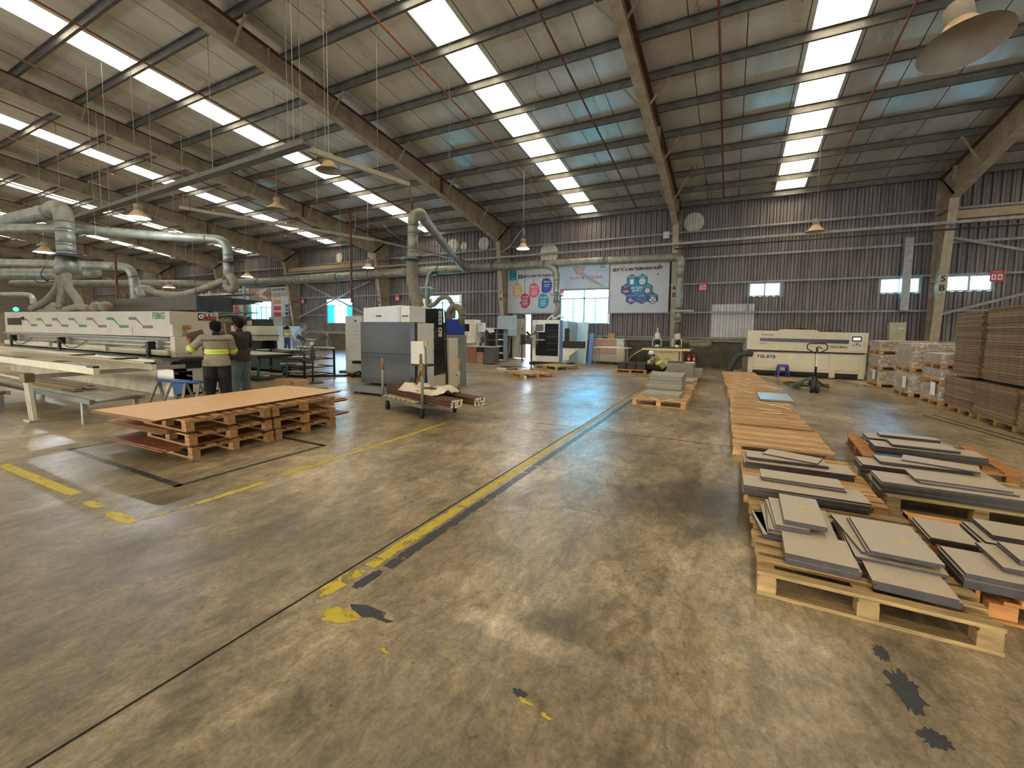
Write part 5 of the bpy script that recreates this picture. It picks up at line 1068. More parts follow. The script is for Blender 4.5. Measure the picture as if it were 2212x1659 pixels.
lamp('unlit tan lamp hanging before the long cream machine', (2.26, 17.0, 4.92), .29)
lamp('lit lamp with wire, between the two posters and the roof', (-7.8, 15.94, 4.95), .27, True)
lamp('lit lamp above the crossed braces', (-17.0, 16.4, 4.75), .29, True)
lamp('lit lamp at the left edge beside the duct tower', (-24.0, 6.5, 4.4), .32, True)
lamp('lit lamp under the hung dark tray, upper left', (-16.1, 6.4, 4.85), .3, True)
lamp('unlit grey lamp in front of the second bright roof strip', (-8.9, 7.37, 5.42), .31)
lamp('unlit dusty lamp left of the pale hung channel, larger of the far pair', (-13.3, 8.96, 5.4), .36)
lamp('lit lamp far back above the left posters', (-26, 15.5, 4.6), .32, True)
lamp('far lit lamp over the long duct, left one', (-34, 15, 4.2), .35, True)
lamp('far lit lamp over the long duct, right one', (-30, 16, 4.3), .35, True)
t = thing('lamp_cable', 'thin sagging cable from column 7B to the lit lamp', 'cable', (-9, 17, 5)); part('cable', MB().tube([(-11.7, 20.85, 5.85), (-10, 18.9, 5.75), (-8.6, 16.9, 5.7), (-7.8, 15.94, 5.75), (-7.75, 15.94, 5.5)], .012), WPAPER, t, True, True)
t = thing('loose_cable', 'bundle of loose grey cables strung from the slanting duct to column 7B', 'cable', (-15, 19, 6))
part('cable', MB().tube([(-16.5, 17, 7.0), (-16, 18, 6.4), (-14.6, 19.5, 6.2), (-13, 20.2, 6.0), (-11.85, 20.6, 5.7)], .015), GALV, t, True, True); part('cable', MB().tube([(-20, 20, 5.9), (-18, 19.9, 6.2), (-16, 19.9, 5.9), (-13.5, 20.1, 6.1), (-11.9, 20.7, 5.8)], .012), GALV, t, True, True)
# thin suspension wires over the left half
k = 0
for x, y, z in ((-17.9, 6, 4.3), (-17.4, 6.2, 4.8), (-9.6, 6.8, 5.6), (-9.4, 7, 5.2), (-10.8, 8.5, 5.2), (-5.1, 11, 6.0), (-12, 11, 5.0), (-19, 9, 4.2), (-22, 10, 4.5), (-6.5, 9, 5.9), (-14.5, 12.5, 4.5)):
    k += 1; solo('hanging_wire', MB().cyl((x, y, z), (x, y, roof(y)-.05), .006, n=5), GALV, 'very thin hanging suspension wire under the roof', 'wire', group='thin hanging wires')

# ---------------------------------------------------------------- posters
PB = M('poster_board', '#b9bdbf', .45, 0, .03, 2); TEAL = M('teal_print', '#1d7f96', .4, 0, .03); NAVY = M('navy_print', '#24406e', .4, 0, .03); PTX = M('print_white', '#d9e4e6', .5, 0, 0); CO = {}
def col(h): 
    if h not in CO: CO[h] = M('print_'+h[1:], h, .5, 0, .04)
    return CO[h]
def flat(x, z, pts, y): return MB().add([(x+a, y, z+b) for a, b in pts], [tuple(range(len(pts)))])
def poster(label, x0, x1, z0, z1, mat=None, frame='#8f7468', y=21.765):
    t = thing('wall_poster', label, 'poster', ((x0+x1)/2, y, z0)); part('board', MB().box(x0, x1, y, y+.03, z0, z1), mat or PB, t, True)
    f = .025; part('frame', MB().box(x0-f, x1+f, y-.01, y+.03, z0-f, z0).box(x0-f, x1+f, y-.01, y+.03, z1, z1+f).box(x0-f, x0, y-.01, y+.03, z0, z1).box(x1, x1+f, y-.01, y+.03, z0, z1), col(frame), t, True); return t
y = 21.76
t = poster('large white safety rules poster with teal hexagons, right of the window', -5.66, -2.8, 2.56, 5.03)
text('QUY TẮC AN TOÀN SẢN XUẤT', .19, INK, t, (-4.33, y, 4.72), wx=.88, bold=.012)
def hexa(cx, cz, r, m, nm='hexagon'):
    ps = [(r*math.sin(a), r*math.cos(a)) for a in [q*math.pi/3 for q in range(6)]]
    part('hexagon_border', flat(cx, cz, [(a*1.04, b*1.04) for a, b in ps], y-.002), PTX, t, True); part(nm, flat(cx, cz, ps, y-.004), m, t, True)
def S(px, pz): return -5.51+px*.001325, 4.99-pz*.001325*1.33   # poster crop units to metres
hr = .305
cen = {'a': (-4.56, 4.18), 'b': (-4.05, 4.18), 'c': (-4.83, 3.72), 'd': (-4.31, 3.72), 'e': (-3.79, 3.72), 'f': (-4.57, 3.26), 'g': (-4.05, 3.26), 'h': (-3.53, 3.26)}
cols = dict(a='#1c7b94', b='#1c7b94', c='#2b4577', d='#2b83a2', e='#147a90', f='#23559c', g='#166a92', h='#1d4a6c')
for q, (a, b) in cen.items(): hexa(a, b, hr, col(cols[q]))
text('AN TOÀN\nLÀ SỐ 1', .14, PTX, t, (-4.31, 3.72), name='lettering') if 0 else text('AN TOÀN\nLÀ SỐ 1', .13, PTX, t, (-4.31, y-.006, 3.72), bold=.003)
for q, s in (('a', 'THỰC HIỆN ĐÚNG\nNỘI QUY'), ('b', 'GIỮ GÌN VỆ SINH\nNƠI LÀM VIỆC'), ('c', 'MANG KÍNH\nBẢO HỘ'), ('e', 'CẤM\nHÚT THUỐC'), ('f', 'MANG GIÀY BẢO HỘ'), ('g', 'SỬ DỤNG\nĐÚNG CÁCH'), ('h', 'TẮT MÁY KHI\nKHÔNG SỬ DỤNG')): text(s, .05, PTX, t, (cen[q][0], y-.006, cen[q][1]+.14), name='caption')
def disc(c, r, m, dz=-.02): part('disc', flat(c[0], c[1]-.06+dz, [(r*math.cos(a), r*math.sin(a)) for a in [q*math.pi/12 for q in range(24)]], y-.006), m, t, True)
disc(cen['b'], .15, PTX); disc(cen['e'], .15, col('#7a2230')); disc((cen['e'][0], cen['e'][1]), .125, col('#dfd5d6')) if 0 else part('disc', flat(cen['e'][0], cen['e'][1]-.08, [(.12*math.cos(a), .12*math.sin(a)) for a in [q*math.pi/12 for q in range(24)]], y-.008), col('#d9cfd2'), t, True)
part('bar', MB().bar((cen['e'][0]-.1, y-.01, cen['e'][1]-.18), (cen['e'][0]+.1, y-.01, cen['e'][1]+.02), .002, .035, up=(0, 1, 0)), col('#7a2230'), t, True)
disc(cen['h'], .16, col('#cfd0c0')); part('clipboard', flat(cen['a'][0], cen['a'][1]-.08, [(-.09, -.12), (.09, -.12), (.09, .12), (-.09, .12)], y-.006), PTX, t, True)
part('goggles', flat(cen['c'][0], cen['c'][1]-.08, [(-.16, .04), (.16, .04), (.12, -.06), (.03, -.06), (0, -.02), (-.03, -.06), (-.12, -.06)], y-.006), col('#e08a60'), t, True)
part('boot', flat(cen['f'][0], cen['f'][1]-.07, [(-.12, -.08), (.16, -.08), (.15, -.04), (.03, .02), (.02, .1), (-.1, .08), (-.13, 0)], y-.006), col('#d08a84'), t, True)
part('tool_picture', flat(cen['g'][0], cen['g'][1]-.05, [(-.22, .08), (-.14, .1), (.2, -.12), (.14, -.16), (0, -.08), (-.12, -.02)], y-.006), col('#a84a60'), t, True)
for dx, dz in ((-.08, .06), (.07, .07), (0, -.02), (-.08, -.08), (.06, -.07)): part('pictogram', flat(cen['h'][0]+dx, cen['h'][1]-.08+dz, [(-.03, -.03), (.03, -.03), (.03, .03), (-.03, .03)], y-.008), INK, t, True)
for dx, dz in ((.02, .06), (-.06, -.02), (.05, -.05)): part('pictogram', flat(cen['b'][0]+dx, cen['b'][1]-.08+dz, [(-.05, -.015), (.05, -.015), (.05, .02), (-.05, .02)], y-.008), col('#8a4a42'), t, True)
part('tear', flat(-3.33, 4.42, [(-.06, .03), (.05, .02), (.07, -.02), (0, -.03)], y-.002), INK, t, True)
t = poster('large white five steps poster with coloured heads on strings, above the door', -11.6, -8.6, 2.58, 5.03)
part('logo_square', flat(-11.25, 4.7, [(-.25, -.25), (.22, -.25), (.22, .3), (-.25, .3)], y-.002), TEAL, t, True)
text('5S', .32, INK, t, (-10.8, y, 4.62), bold=.012); text('5 BƯỚC DẪN TỚI THÀNH CÔNG', .17, INK, t, (-9.58, y, 4.62), wx=.92, bold=.008); text('inter', .1, PTX, t, (-11.25, y-.004, 4.55))
def headshape(cx, cz, r, m, flipn=0, lines=4, title=''):
    ps = [(r*math.cos(a), 1.15*r*math.sin(a)) for a in [R(-100+q*15) for q in range(15)]]+[(-.62*r, .86*r), (-.75*r, .5*r)]+([(-.5*r, .1*r), (-.95*r, -.35*r), (-.6*r, -.5*r), (-.62*r, -.9*r)] if flipn else [(-.75*r, -.9*r)])
    part('head_shape', flat(cx, cz, ps, y-.003), m, t, True); part('string', MB().box(cx-.012, cx+.012, y-.004, y, cz+r, 4.98 if flipn else 4.5), INK, t, True)
    for q in range(lines): part('text_line', MB().box(cx-.4*r, cx+(.6-.1*(q % 2))*r, y-.006, y-.004, cz+.1*r-q*.32*r*.8, cz+.1*r-q*.32*r*.8+.025), PTX, t, True)
    if title: text(title, .09, PTX, t, (cx+.1*r, y-.005, cz+.55*r), name='caption', bold=.003)
headshape(-11.0, 3.88, .34, col('#c79a5c'), 0, 4, 'SẠCH SẼ'); headshape(-9.95, 3.84, .36, col('#cf5a6c'), 0, 4, 'SÀNG LỌC'); headshape(-9.2, 4.08, .36, col('#2a4f9e'), 0, 2, 'SĂN SÓC')
headshape(-10.5, 3.27, .36, col('#a52740'), 1, 4, 'SẮP XẾP'); headshape(-9.38, 3.23, .36, col('#1d8cb4'), 0, 4, 'SẴN SÀNG')
t = poster('pale blue photo poster with pink slogan directly above the right window', -8.5, -5.72, 3.85, 5.05, col('#a9bccb'))
text('VÌ ƯỚC MƠ CỦA BẠN', .2, col('#c4476a'), t, (-6.95, y, 4.4), wx=.9, bold=.006); text('inter', .16, TEAL, t, (-6.05, y, 4.92), bold=.006); text('HOUSE', .17, col('#8f9aa3'), t, (-6.05, y, 4.74))
part('picture_shape', flat(-7.2, 4.6, [(-.5, .42), (.2, .42), (.1, .1), (1.3, -.7), (1.1, -.72), (-.1, -.05), (-.3, 0)], y-.002), col('#8d93a2'), t, True); part('picture_shape', flat(-7.3, 4.75, [(-.35, .28), (.2, .28), (.12, -.05), (.02, -.15), (-.1, 0)], y-.003), col('#b59a97'), t, True); part('picture_shape', flat(-6.6, 4.3, [(-.3, -.05), (.7, -.42), (-.1, -.4)], y-.003), col('#aab79c'), t, True)
t = poster('far left white poster with red and teal head shapes beside a window', -39.2, -36.3, 2.45, 4.86); headshape(-38.2, 3.0, .4, col('#c34a55'), 1, 3); headshape(-36.9, 3.0, .4, col('#3c9aa0'), 0, 3); text('5S 5 BƯỚC DẪN TỚI', .24, INK, t, (-37.7, y, 4.55), bold=.01); part('logo_square', flat(-39.0, 4.6, [(-.15, -.25), (.3, -.25), (.3, .3), (-.15, .3)], y-.002), TEAL, t, True)
t = poster('far left brown photo poster above the leftmost large window', -36.2, -33.46, 3.74, 4.85, col('#9c8078')); part('picture_shape', flat(-34.8, 4.3, [(-1.2, -.3), (-.2, .3), (1.0, .5), (.3, 0), (1.1, -.45), (-.6, -.1)], y-.002), col('#d1c3bb'), t, True)
t = poster('far left white list poster with orange and red bars, left of column 9B', -33.38, -31.2, 2.45, 4.82); text('6 QUY TẮC VÀNG', .2, INK, t, (-32.4, y, 4.62), bold=.01)
for i, c in enumerate(('#b9a58a', '#cc9a52', '#c43a52', '#b8324c')): part('text_bar', flat(-32.6, 4.1-i*.5, [(-.45, -.12), (.45, -.12), (.45, .2), (-.45, .2)], y-.002), col(c), t, True); part('text_bar', flat(-31.5, 3.3-i*.3, [(-.12, -.1), (.25, -.1), (.25, .12), (-.12, .12)], y-.002), col('#3a6a86' if i % 2 else '#2a4a76'), t, True)
# red fire signs
for i, (x, z, l) in enumerate(((-1.3, 3.74, 'left of the leftmost small window'), (8.4, 3.78, 'overlapping the rightmost small window'), (-19.95, 3.66, 'just left of the tall machine duct'), (-29.5, 3.64, 'by the crossed braces, far left'), (-8.35, 3.66, 'at the poster window corner'))):
    t = thing('fire_sign', 'small red and white fire sign on the wall, '+l, 'sign', (x, 21.78, z-.2), group='red fire signs')
    part('plate', MB().box(x-.18, x+.18, 21.77, 21.8, z-.2, z+.2), REDP, t, True); part('pictogram', MB().box(x-.14, x-.02, 21.765, 21.77, z-.14, z+.06).box(x+.02, x+.14, 21.765, 21.77, z-.14, z+.06), WPAPER, t, True); text('PCCC', .09, WPAPER, t, (x, 21.764, z+.13))
    part('flame', MB().box(x-.1, x-.06, 21.76, 21.765, z-.1, z+.02).box(x+.05, x+.11, 21.76, 21.765, z-.1, z+.0), REDP, t, True)
solo('paper_notice', MB().box(-3.15, -2.87, 21.785, 21.8, 6.1, 6.42), WPAPER, 'small white sheet on the wall left of column 6B, high up', 'notice')

# ---------------------------------------------------------------- wrapped pallets and brown stacks
FILM = film_mat(); KR = M('kraft_load', '#a1866b', .8, 0, .18, 5); KR2 = M('pale_load', '#c2ab8c', .7, 0, .12, 5)
def load(label, x0, x1, y0, y1, z0, z1, seed, col=None, note=False):
    r = random.Random(seed); t = thing('wrapped_load', label, 'wrapped goods', ((x0+x1)/2, (y0+y1)/2, z0), group='film wrapped loads'); m = MB(); z = z0+.001
    while z < z1-.045:
        h = min(r.uniform(.04, .09), z1-.025-z); a, b, c, d = [r.uniform(-.03, .03) for _ in range(4)]; m.box(x0+.04+a, x1-.04+b, y0+.04+c, y1-.04+d, z, z+h, tone=r.uniform(.8, 1.15)); z += h
    part('cover_sheet', MB().prism([(x0+.02, z1-.02), (x0+.1, z1-.003), (x1-.1, z1-.002), (x1-.02, z1-.02)], 'y', y0+.02, y1-.02), KR2, t, True, bevel=.01)
    part('contents', m, M('load_goods', '#8f7456', .8, 0, .15, 5, tone=True) if not col else col, t, True)
    m = MB(); NX = 14; vs = []; n = 0; ring_ = []
    for i in range(NX): ring_.append((x0+(x1-x0)*i/NX, y0))
    for i in range(NX): ring_.append((x1, y0+(y1-y0)*i/NX))
    for i in range(NX): ring_.append((x1-(x1-x0)*i/NX, y1))
    for i in range(NX): ring_.append((x0, y1-(y1-y0)*i/NX))
    K = 6; N = len(ring_); cx, cy = (x0+x1)/2, (y0+y1)/2
    for k in range(K+1):
        for (x, y) in ring_:
            s = 1+r.uniform(-.02, .025)+(-.03 if k == K else 0); vs.append((cx+(x-cx)*s, cy+(y-cy)*s, z0+(z1-z0+.001)*k/K+(r.uniform(-.015, .015) if 0 < k < K else 0)))
    vs.append((cx, cy, z1+.003)); fs = [(k*N+i, k*N+(i+1) % N, (k+1)*N+(i+1) % N, (k+1)*N+i) for k in range(K) for i in range(N)]+[(K*N+i, K*N+(i+1) % N, (K+1)*N) for i in range(N)]
    part('stretch_film', MB().add(vs, fs), FILM, t, True, True)
    if note: part('paper_label', MB().box(x0-.035, x0-.03, y0+.15, y0+.4, z0+.1, z0+.4), WPAPER, t, True)
def wst(nm, x0, x1, y0, y1, tiers, seed):
    for i, (za, zb, pal) in enumerate(tiers):
        w = ('bottom', 'middle', 'top')[i] if len(tiers) == 3 else ('bottom', 'top')[i]
        if pal: pallet('%s pallet of the %s wrapped stack' % (w, nm), ((x0+x1)/2, (y0+y1)/2, za-.13), 0, x1-x0, y1-y0, .128, 7, CWOOD, .3, 'pallets under wrapped goods', 1, seed+i)
        load('film wrapped goods, %s load of the %s wrapped stack' % (w, nm), x0, x1, y0, y1, za, zb, seed+i, note=(i == 0))
wst('farthest', 4.0, 5.3, 16.5, 17.6, ((.131, .52, 1), (.655, 1.0, 1), (1.135, 1.43, 1)), 200)
wst('middle', 4.1, 5.4, 14.25, 15.5, ((.131, .64, 1), (.775, 1.4, 1)), 210)
wst('nearest', 4.22, 5.5, 12.85, 13.95, ((.131, .47, 1), (.605, .84, 1), (.975, 1.2, 1)), 220)
solo('tarp_scrap', MB().add([(3.5, 18.0, .006), (3.95, 18.15, .01), (4.05, 16.9, .006), (4.02, 16.5, .006)], [(0, 3, 2, 1)]), M('cream_tarp', '#b9b19a', .8), 'pale cloth scrap on the floor before the farthest wrapped stack', 'cloth')
solo('floor_strip', MB().bar((3.5, 11.3, .004), (4.0, 8.7, .004), .03, .006), M('dark_strip', '#3d342a', .7), 'dark thin strip on the floor beside the brown stacks, outer one', 'strip', group='dark strips by the brown stacks')
solo('floor_strip', MB().bar((3.68, 11.4, .004), (4.12, 9.1, .004), .03, .006), M('dark_strip', '#3d342a'), 'dark thin strip on the floor beside the brown stacks, inner one', 'strip', group='dark strips by the brown stacks')
HC = honey_mat(); r = random.Random(77)
def hstack(nm, x0, x1, y0, y1, z0, z1, th, jit=.02):
    z = z0; me = MB().box(-(x1-x0)/2, (x1-x0)/2, -(y1-y0)/2, (y1-y0)/2, 0, th).mesh('honeycomb_board', HC); n = int((z1-z0)/(th+.005))
    for i in range(n):
        o = bpy.data.objects.new('honeycomb_board', me); COL.objects.link(o); o.location = ((x0+x1)/2+r.uniform(-jit, jit), (y0+y1)/2+r.uniform(-jit, jit), z); o.rotation_euler = (0, 0, r.uniform(-.006, .006)); z += th+.005
        WM[o.name] = Matrix.Translation(o.location)
        tagit(o, 'brown honeycomb board, layer %s up in the %s' % (NUM[i], nm), 'cardboard', 'honeycomb cardboard panels, '+nm)
for i, (ya, yb, zt) in enumerate(((11.42, 12.55, 2.1), (9.95, 11.3, 2.16), (8.5, 9.83, 2.2))):
    w = ('far', 'middle', 'near')[i]
    pallet('pallet under the %s tall brown cardboard stack' % w, (4.85, (ya+yb)/2, 0), 0, 1.2, yb-ya-.1, .13, 7, CWOOD, .3, 'pallets under brown stacks', 1, 230+i)
    hstack('lower part of the %s brown stack' % w, 4.2, 5.5, ya, yb, .131, .78, .045, .012)
    hstack('upper part of the %s brown stack' % w, 4.28, 5.55, ya+.03, yb-.06, .79, zt, .045, .014)

# ---------------------------------------------------------------- cart with brown profiles
A_, B_, C_, D_ = [Vector(p) for p in ((-6.12, 6.25, 0), (-4.8, 5.85, 0), (-4.6, 6.7, 0), (-5.88, 7.12, 0))]
t = thing('stake_cart', 'low grey steel stake cart with four upright posts', 'cart', (-5.35, 6.5, 0)); SC = M('cart_steel', '#77766f', .6, .3, .25, 6)
for a, b in ((A_, B_), (B_, C_), (C_, D_), (D_, A_)): part('frame_rail', MB().bar(a+Vector((0, 0, .24)), b+Vector((0, 0, .24)), .05, .07), SC, t, True)
RAG = M('rag_tape', '#86643c', .8, 0, .2)
for i, p in enumerate((A_, B_, C_, D_)):
    h = (1.0, .98, 1.03, 1.05)[i]; ps_ = part('post', MB().cyl(p+Vector((0, 0, .2)), p+Vector((0, 0, h)), .027), SC, t, True, True)
    part('post_wrap', MB().cyl(p+Vector((0, 0, h-.2)), p+Vector((0, 0, h+.02)), .031), RAG, ps_, True, True)
    if i == 1: part('hanging_tape', MB().bar(p+Vector((0, -.03, h-.1)), p+Vector((-.12, -.02, h-.36)), .05, .008), RAG, t, True)
    q = p+((A_+B_+C_+D_)/4-p)*.12
    cf = part('caster_fork', MB().box(q.x-.03, q.x+.03, q.y-.02, q.y+.02, .08, .22), BLACK, t, True); part('caster_wheel', MB().cyl((q.x-.02, q.y-.0, .06), (q.x+.02, q.y+.01, .06), .06), RUBBER, cf, True, True)
part('deck', MB().add([p+Vector((0, 0, .275)) for p in (A_, B_, C_, D_)]+[p+Vector((0, 0, .255)) for p in (A_, B_, C_, D_)], [(0, 1, 2, 3), (7, 6, 5, 4), (0, 4, 5, 1), (1, 5, 6, 2), (2, 6, 7, 3), (3, 7, 4, 0)]), SC, t, True)
for k in range(7):
    c = A_.lerp(B_, .1+.12*k); solo('deck_slat', MB().bar(c+Vector((-.02, -.03, .286)), c.lerp(D_+(B_-A_)*(.1+.12*k), .9)+Vector((.05*(k % 2), 0, .286)), .06, .018), OFF, 'pale loose slat across the stake cart, %s from its left end' % NTH[k], 'wood strip', group='slats on the stake cart')
dv = (B_-A_).normalized(); nv = Vector((-dv.y, dv.x, 0)); PRO = M('brown_profile', '#4f3228', .45, 0, .1, 8); PRE = M('profile_end', '#cfc2b2', .6)
st = {}
def profile(o0, L, w=.05, h=.039):
    key = (round(L, 2), w, h)
    if key not in st:
        me = MB().box(-L/2, L/2, -w/2, w/2, 0, h).mesh('wood_profile', PRO); me.materials.append(PRE)
        for p in me.polygons:
            if abs(p.normal.x) > .5: p.material_index = 1
        st[key] = me
    return st[key]
def bundle(o0, L, nx, nz, lab):
    ang = math.atan2(dv.y, dv.x)
    for j in range(nz):
        for i in range(nx):
            o = bpy.data.objects.new('wood_profile', profile(o0, L)); COL.objects.link(o); e = r.uniform(-.02, .02)
            c = Vector(o0)+dv*(L/2+e)+nv*(.06*i); o.location = (c.x, c.y, .297+j*.047); o.rotation_euler = (0, 0, ang)
            tagit(o, 'brown wood profile, %s layer up, %s across, in the %s' % (NTH[j], NTH[i], lab), 'wood profile', 'brown profiles, '+lab)
s0 = Vector((-6.15, 6.4, 0)); bundle(s0, 1.15, 4, 4, 'front heap at the cart left'); bundle(s0+nv*.3, 1.2, 4, 4, 'rear heap at the cart left')
bundle(s0+dv*1.0+nv*-.05, 1.2, 4, 3, 'front bundle overhanging the cart'); bundle(s0+dv*1.25+nv*.38, 1.05, 4, 3, 'rear bundle overhanging the cart')
m = MB(); vs = []; NN = 14; rr2 = random.Random(4)
for i in range(NN+1):
    for j in range(NN+1):
        u, v = i/NN, j/NN; c = s0+dv*(.55+1.15*u)+nv*(-.12+.75*v*(1-.15*u)); edge = max(abs(u-.5), abs(v-.5))*2
        z = .5+.05*math.sin(6*u+3*v)+.03*math.sin(11*v-4*u)-(.12 if v < .12 else 0)*(1-u*.5)-max(0, edge-.8)*.3+.018*math.sin(23*u+9*v)*math.sin(17*v-3)+rr2.uniform(-.014, .014)
        vs.append((c.x, c.y, max(.45 if u > .3 else .44, z)))
m.add(vs, [(i*(NN+1)+j, (i+1)*(NN+1)+j, (i+1)*(NN+1)+j+1, i*(NN+1)+j+1) for i in range(NN) for j in range(NN)])
solo('cloth_wrap', m, M('white_cloth', '#c3b8a6', .8, 0, .06, 4), 'crumpled off white sheet thrown over the brown profiles on the cart', 'cloth', smooth=True)
# ---------------------------------------------------------------- the long cream edge banding machine
t = thing('edge_banding_machine', 'very long cream machine with green and grey zigzag stripes, marked F586G', 'machine', (-16.6, 5.4, 0)); CR_ = M('banding_cream', '#b3ac9a', .42, 0, .08, 2.5)
XL, XR, YM, YE = -22.0, -11.15, 4.9, 5.92
part('hood', MB().prism([(XL, 1.33), (XR, 1.35), (XR, 1.93), (XL, 2.0)], 'y', YM, YE), CR_, t, True, bevel=.012)
part('hood_seam', MB().box(-12.92, -12.91, YM-.003, YM, 1.36, 1.56), INK, t, True)
part('hood_window', MB().box(-21.72, -20.42, YM-.01, YM, 1.57, 1.8), M('brown_glass', '#3c3228', .2), t, True); part('hinge', MB().box(-20.4, -20.15, YM-.015, YM, 1.74, 1.84), M('brown_glass', '#3c3228', .2), t, True)
ZG = M('stripe_green', '#2f6a3c', .5, 0, .04); ZB = M('stripe_grey', '#5d564f', .5, 0, .04)
for i in range(7):
    x = -20.27+1.2*i; dz = (.02*(i/6)); m = MB(); h = .068; s = .98
    m.add([(x, YM-.004, 1.75+dz-h/2), (x+.38, YM-.004, 1.75+dz-h/2), (x+.42, YM-.004, 1.75+dz), (x+.38, YM-.004, 1.75+dz+h/2), (x, YM-.004, 1.75+dz+h/2)], [(0, 1, 2, 3, 4)])
    m.add([(x+.36, YM-.004, 1.75+dz-h/2), (x+.42, YM-.004, 1.75+dz), (x+.74, YM-.004, 1.575+dz*.5), (x+.7, YM-.004, 1.57+dz*.5)], [(0, 1, 2, 3)])
    m.add([(x+.68, YM-.004, 1.57-h/2), (x+1.18, YM-.004, 1.57-h/2+dz*.3), (x+1.18, YM-.004, 1.57+h/2+dz*.3), (x+.68, YM-.004, 1.57+h/2)], [(0, 1, 2, 3)])
    part('zigzag_stripe', m, ZB if i % 2 == 0 else ZG, t, True)
text('F586G', .22, M('letter_green', '#2f7a3c', .5), t, (-11.62, YM-.006, 1.82), bold=.003, wx=.95)
bpl = part('brand_plate', MB().box(XR, XR+.008, 5.47, 5.87, 1.74, 1.91), INK, t, True); text('SUPER', .11, M('letter_red', '#b0412c', .5), bpl, (XR+.012, 5.71, 1.785), face='+x', bold=.004); text('三维 精创', .075, PTX, bpl, (XR+.012, 5.71, 1.865), face='+x')
m = MB()
for q in range(8): a = q*math.pi/4; m.box(XR+.008, XR+.011, 5.535+.045*math.cos(a)-.01, 5.535+.045*math.cos(a)+.01, 1.83+.045*math.sin(a)-.01, 1.83+.045*math.sin(a)+.01)
m.tube([(XR+.01, 5.535+.033*math.cos(q*math.pi/8), 1.83+.033*math.sin(q*math.pi/8)) for q in range(17)], .01, n=6, smooth=False); part('gear_emblem', m, PTX, bpl, True)
part('track_cover', MB().box(XL, XR-.02, YM-.04, YM+.2, 1.3, 1.33), GIRT, t, True); part('back_panel', MB().box(XL+.1, XR-.1, YM+.15, YM+.3, .86, 1.3), M('bare_grey', '#76746c', .5, .2, .15), t, True)
for z in (1.22, 1.12, 1.04): part('guide_rail', MB().box(XL+.1, XR-.1, YM+.1, YM+.16, z, z+.02), ALU, t, True)
part('beam', MB().box(XL, XR-.05, YM-.05, YM+.1, .93, 1.05), CR_, t, True, bevel=.006); part('dark_slot', MB().box(XL, XR, YM-.06, YM+.3, .86, .89), INK, t, True)
for x in (-21.2, -17.2, -12.0): part('clamp', MB().box(x-.06, x+.06, YM-.1, YM+.05, .88, 1.24).cyl((x-.2, YM-.12, 1.1), (x, YM-.08, 1.16), .012), BLACK, t, True)
for x in (-18.4, -14.7): part('socket_box', MB().box(x-.6, x+.6, YM-.12, YM-.02, .95, 1.08), CR_, t, True, bevel=.006)
for x in (-20.0, -16.0): part('hose_line', MB().tube([(x-1.2, YM-.1, 1.2), (x-.5, YM-.12, 1.0), (x, YM-.12, .98), (x+.8, YM-.1, 1.18)], .012), BLACK, t, True, True)
part('lower_beam', MB().box(XL, XR-.05, YM-.3, YM+.2, .8, .86), ALU, t, True); part('base_rail', MB().box(XL, XR, YM, YM+.3, .56, .8), CR_, t, True, bevel=.006)
for k in range(8): part('base_slot', MB().box(-14.6+.6*k-.12, -14.6+.6*k+.12, YM-.004, YM, .62-.015*k, .645-.015*k), INK, t, True)
part('base', MB().box(XL, XR, YM+.05, YE-.05, .0, .56), M('speckled_base', '#8c8577', .7, 0, .25, 3), t, True)
part('end_base', MB().box(XR-.3, XR, YM, YE, .0, .9), CR_, t, True, bevel=.01); part('end_opening', MB().box(XR, XR+.01, 4.95, 5.5, .62, .84), BLACK, t, True); part('end_opening', MB().box(XR-1.0, XR-.02, YM-.01, YM, .6, .84), BLACK, t, True)
part('end_panel', MB().box(XR, XR+.02, 5.3, 5.85, .05, .6), CR_, t, True, bevel=.006); part('end_sheet', MB().box(XR-.6, XR+.1, YM-.02, YM-.012, .3, .62), WPAPER, t, True)
part('end_cover', MB().prism([(4.9, .9), (5.45, .9), (5.45, 1.12), (5.2, 1.36), (4.9, 1.36)], 'x', XR-.02, XR+.18), CR_, t, True, bevel=.01); part('end_cover', MB().box(XR-.02, XR+.12, 4.9, 5.08, 1.36, 1.64), CR_, t, True, bevel=.008)
swb = part('switch_box', MB().box(XR+.12, XR+.16, 5.1, 5.24, 1.53, 1.62), M('switch_brass', '#8a6a34', .5), t, True); part('stop_button', MB().cyl((XR+.16, 5.2, 1.575), (XR+.19, 5.2, 1.575), .02), M('orange_button', '#d2641e'), swb, True)
part('switch_cable', MB().tube([(XR+.13, 5.12, 1.53), (XR+.16, 5.14, 1.44), (XR+.1, 5.1, 1.4)], .008), BLACK, t, True, True)
part('feed_table', MB().prism([(4.75, .84), (5.6, .84), (5.4, .9), (4.9, .9)], 'x', XR-.5, XR+.55), BLACK, t, True, bevel=.006)
part('signal_lamp', MB().ball((-21.7, 5.1, 2.1), .07, 12), M('green_signal', '#2fe08a', .3, emit=('#28e890', 3)), t, True, True)
# awning and dark box behind
t = thing('dark_awning', 'long dark brown box screen standing behind the long cream machine, with a flat wing', 'screen', (-15.5, 6.2, 0)); DB = M('dark_brown_panel', '#474033', .6, 0, .15)
part('box', MB().box(-18.9, -12.3, 6.0, 6.9, 2.02, 2.4), DB, t, True, bevel=.01); part('end_face', MB().box(-12.3, -12.27, 6.0, 6.9, 2.0, 2.38), M('dark_blue_panel', '#2c3138', .5), t, True)
part('wing', MB().prism([(6.92, 2.38), (7.7, 2.36), (7.7, 2.32), (6.92, 2.2)], 'x', -12.9, -12.2), M('dark_blue_panel', '#2c3138'), t, True); part('support', MB().box(-18.5, -18.4, 6.4, 6.5, 0, 2.02).box(-12.6, -12.5, 6.4, 6.5, 0, 2.02), BLACK, t, True)
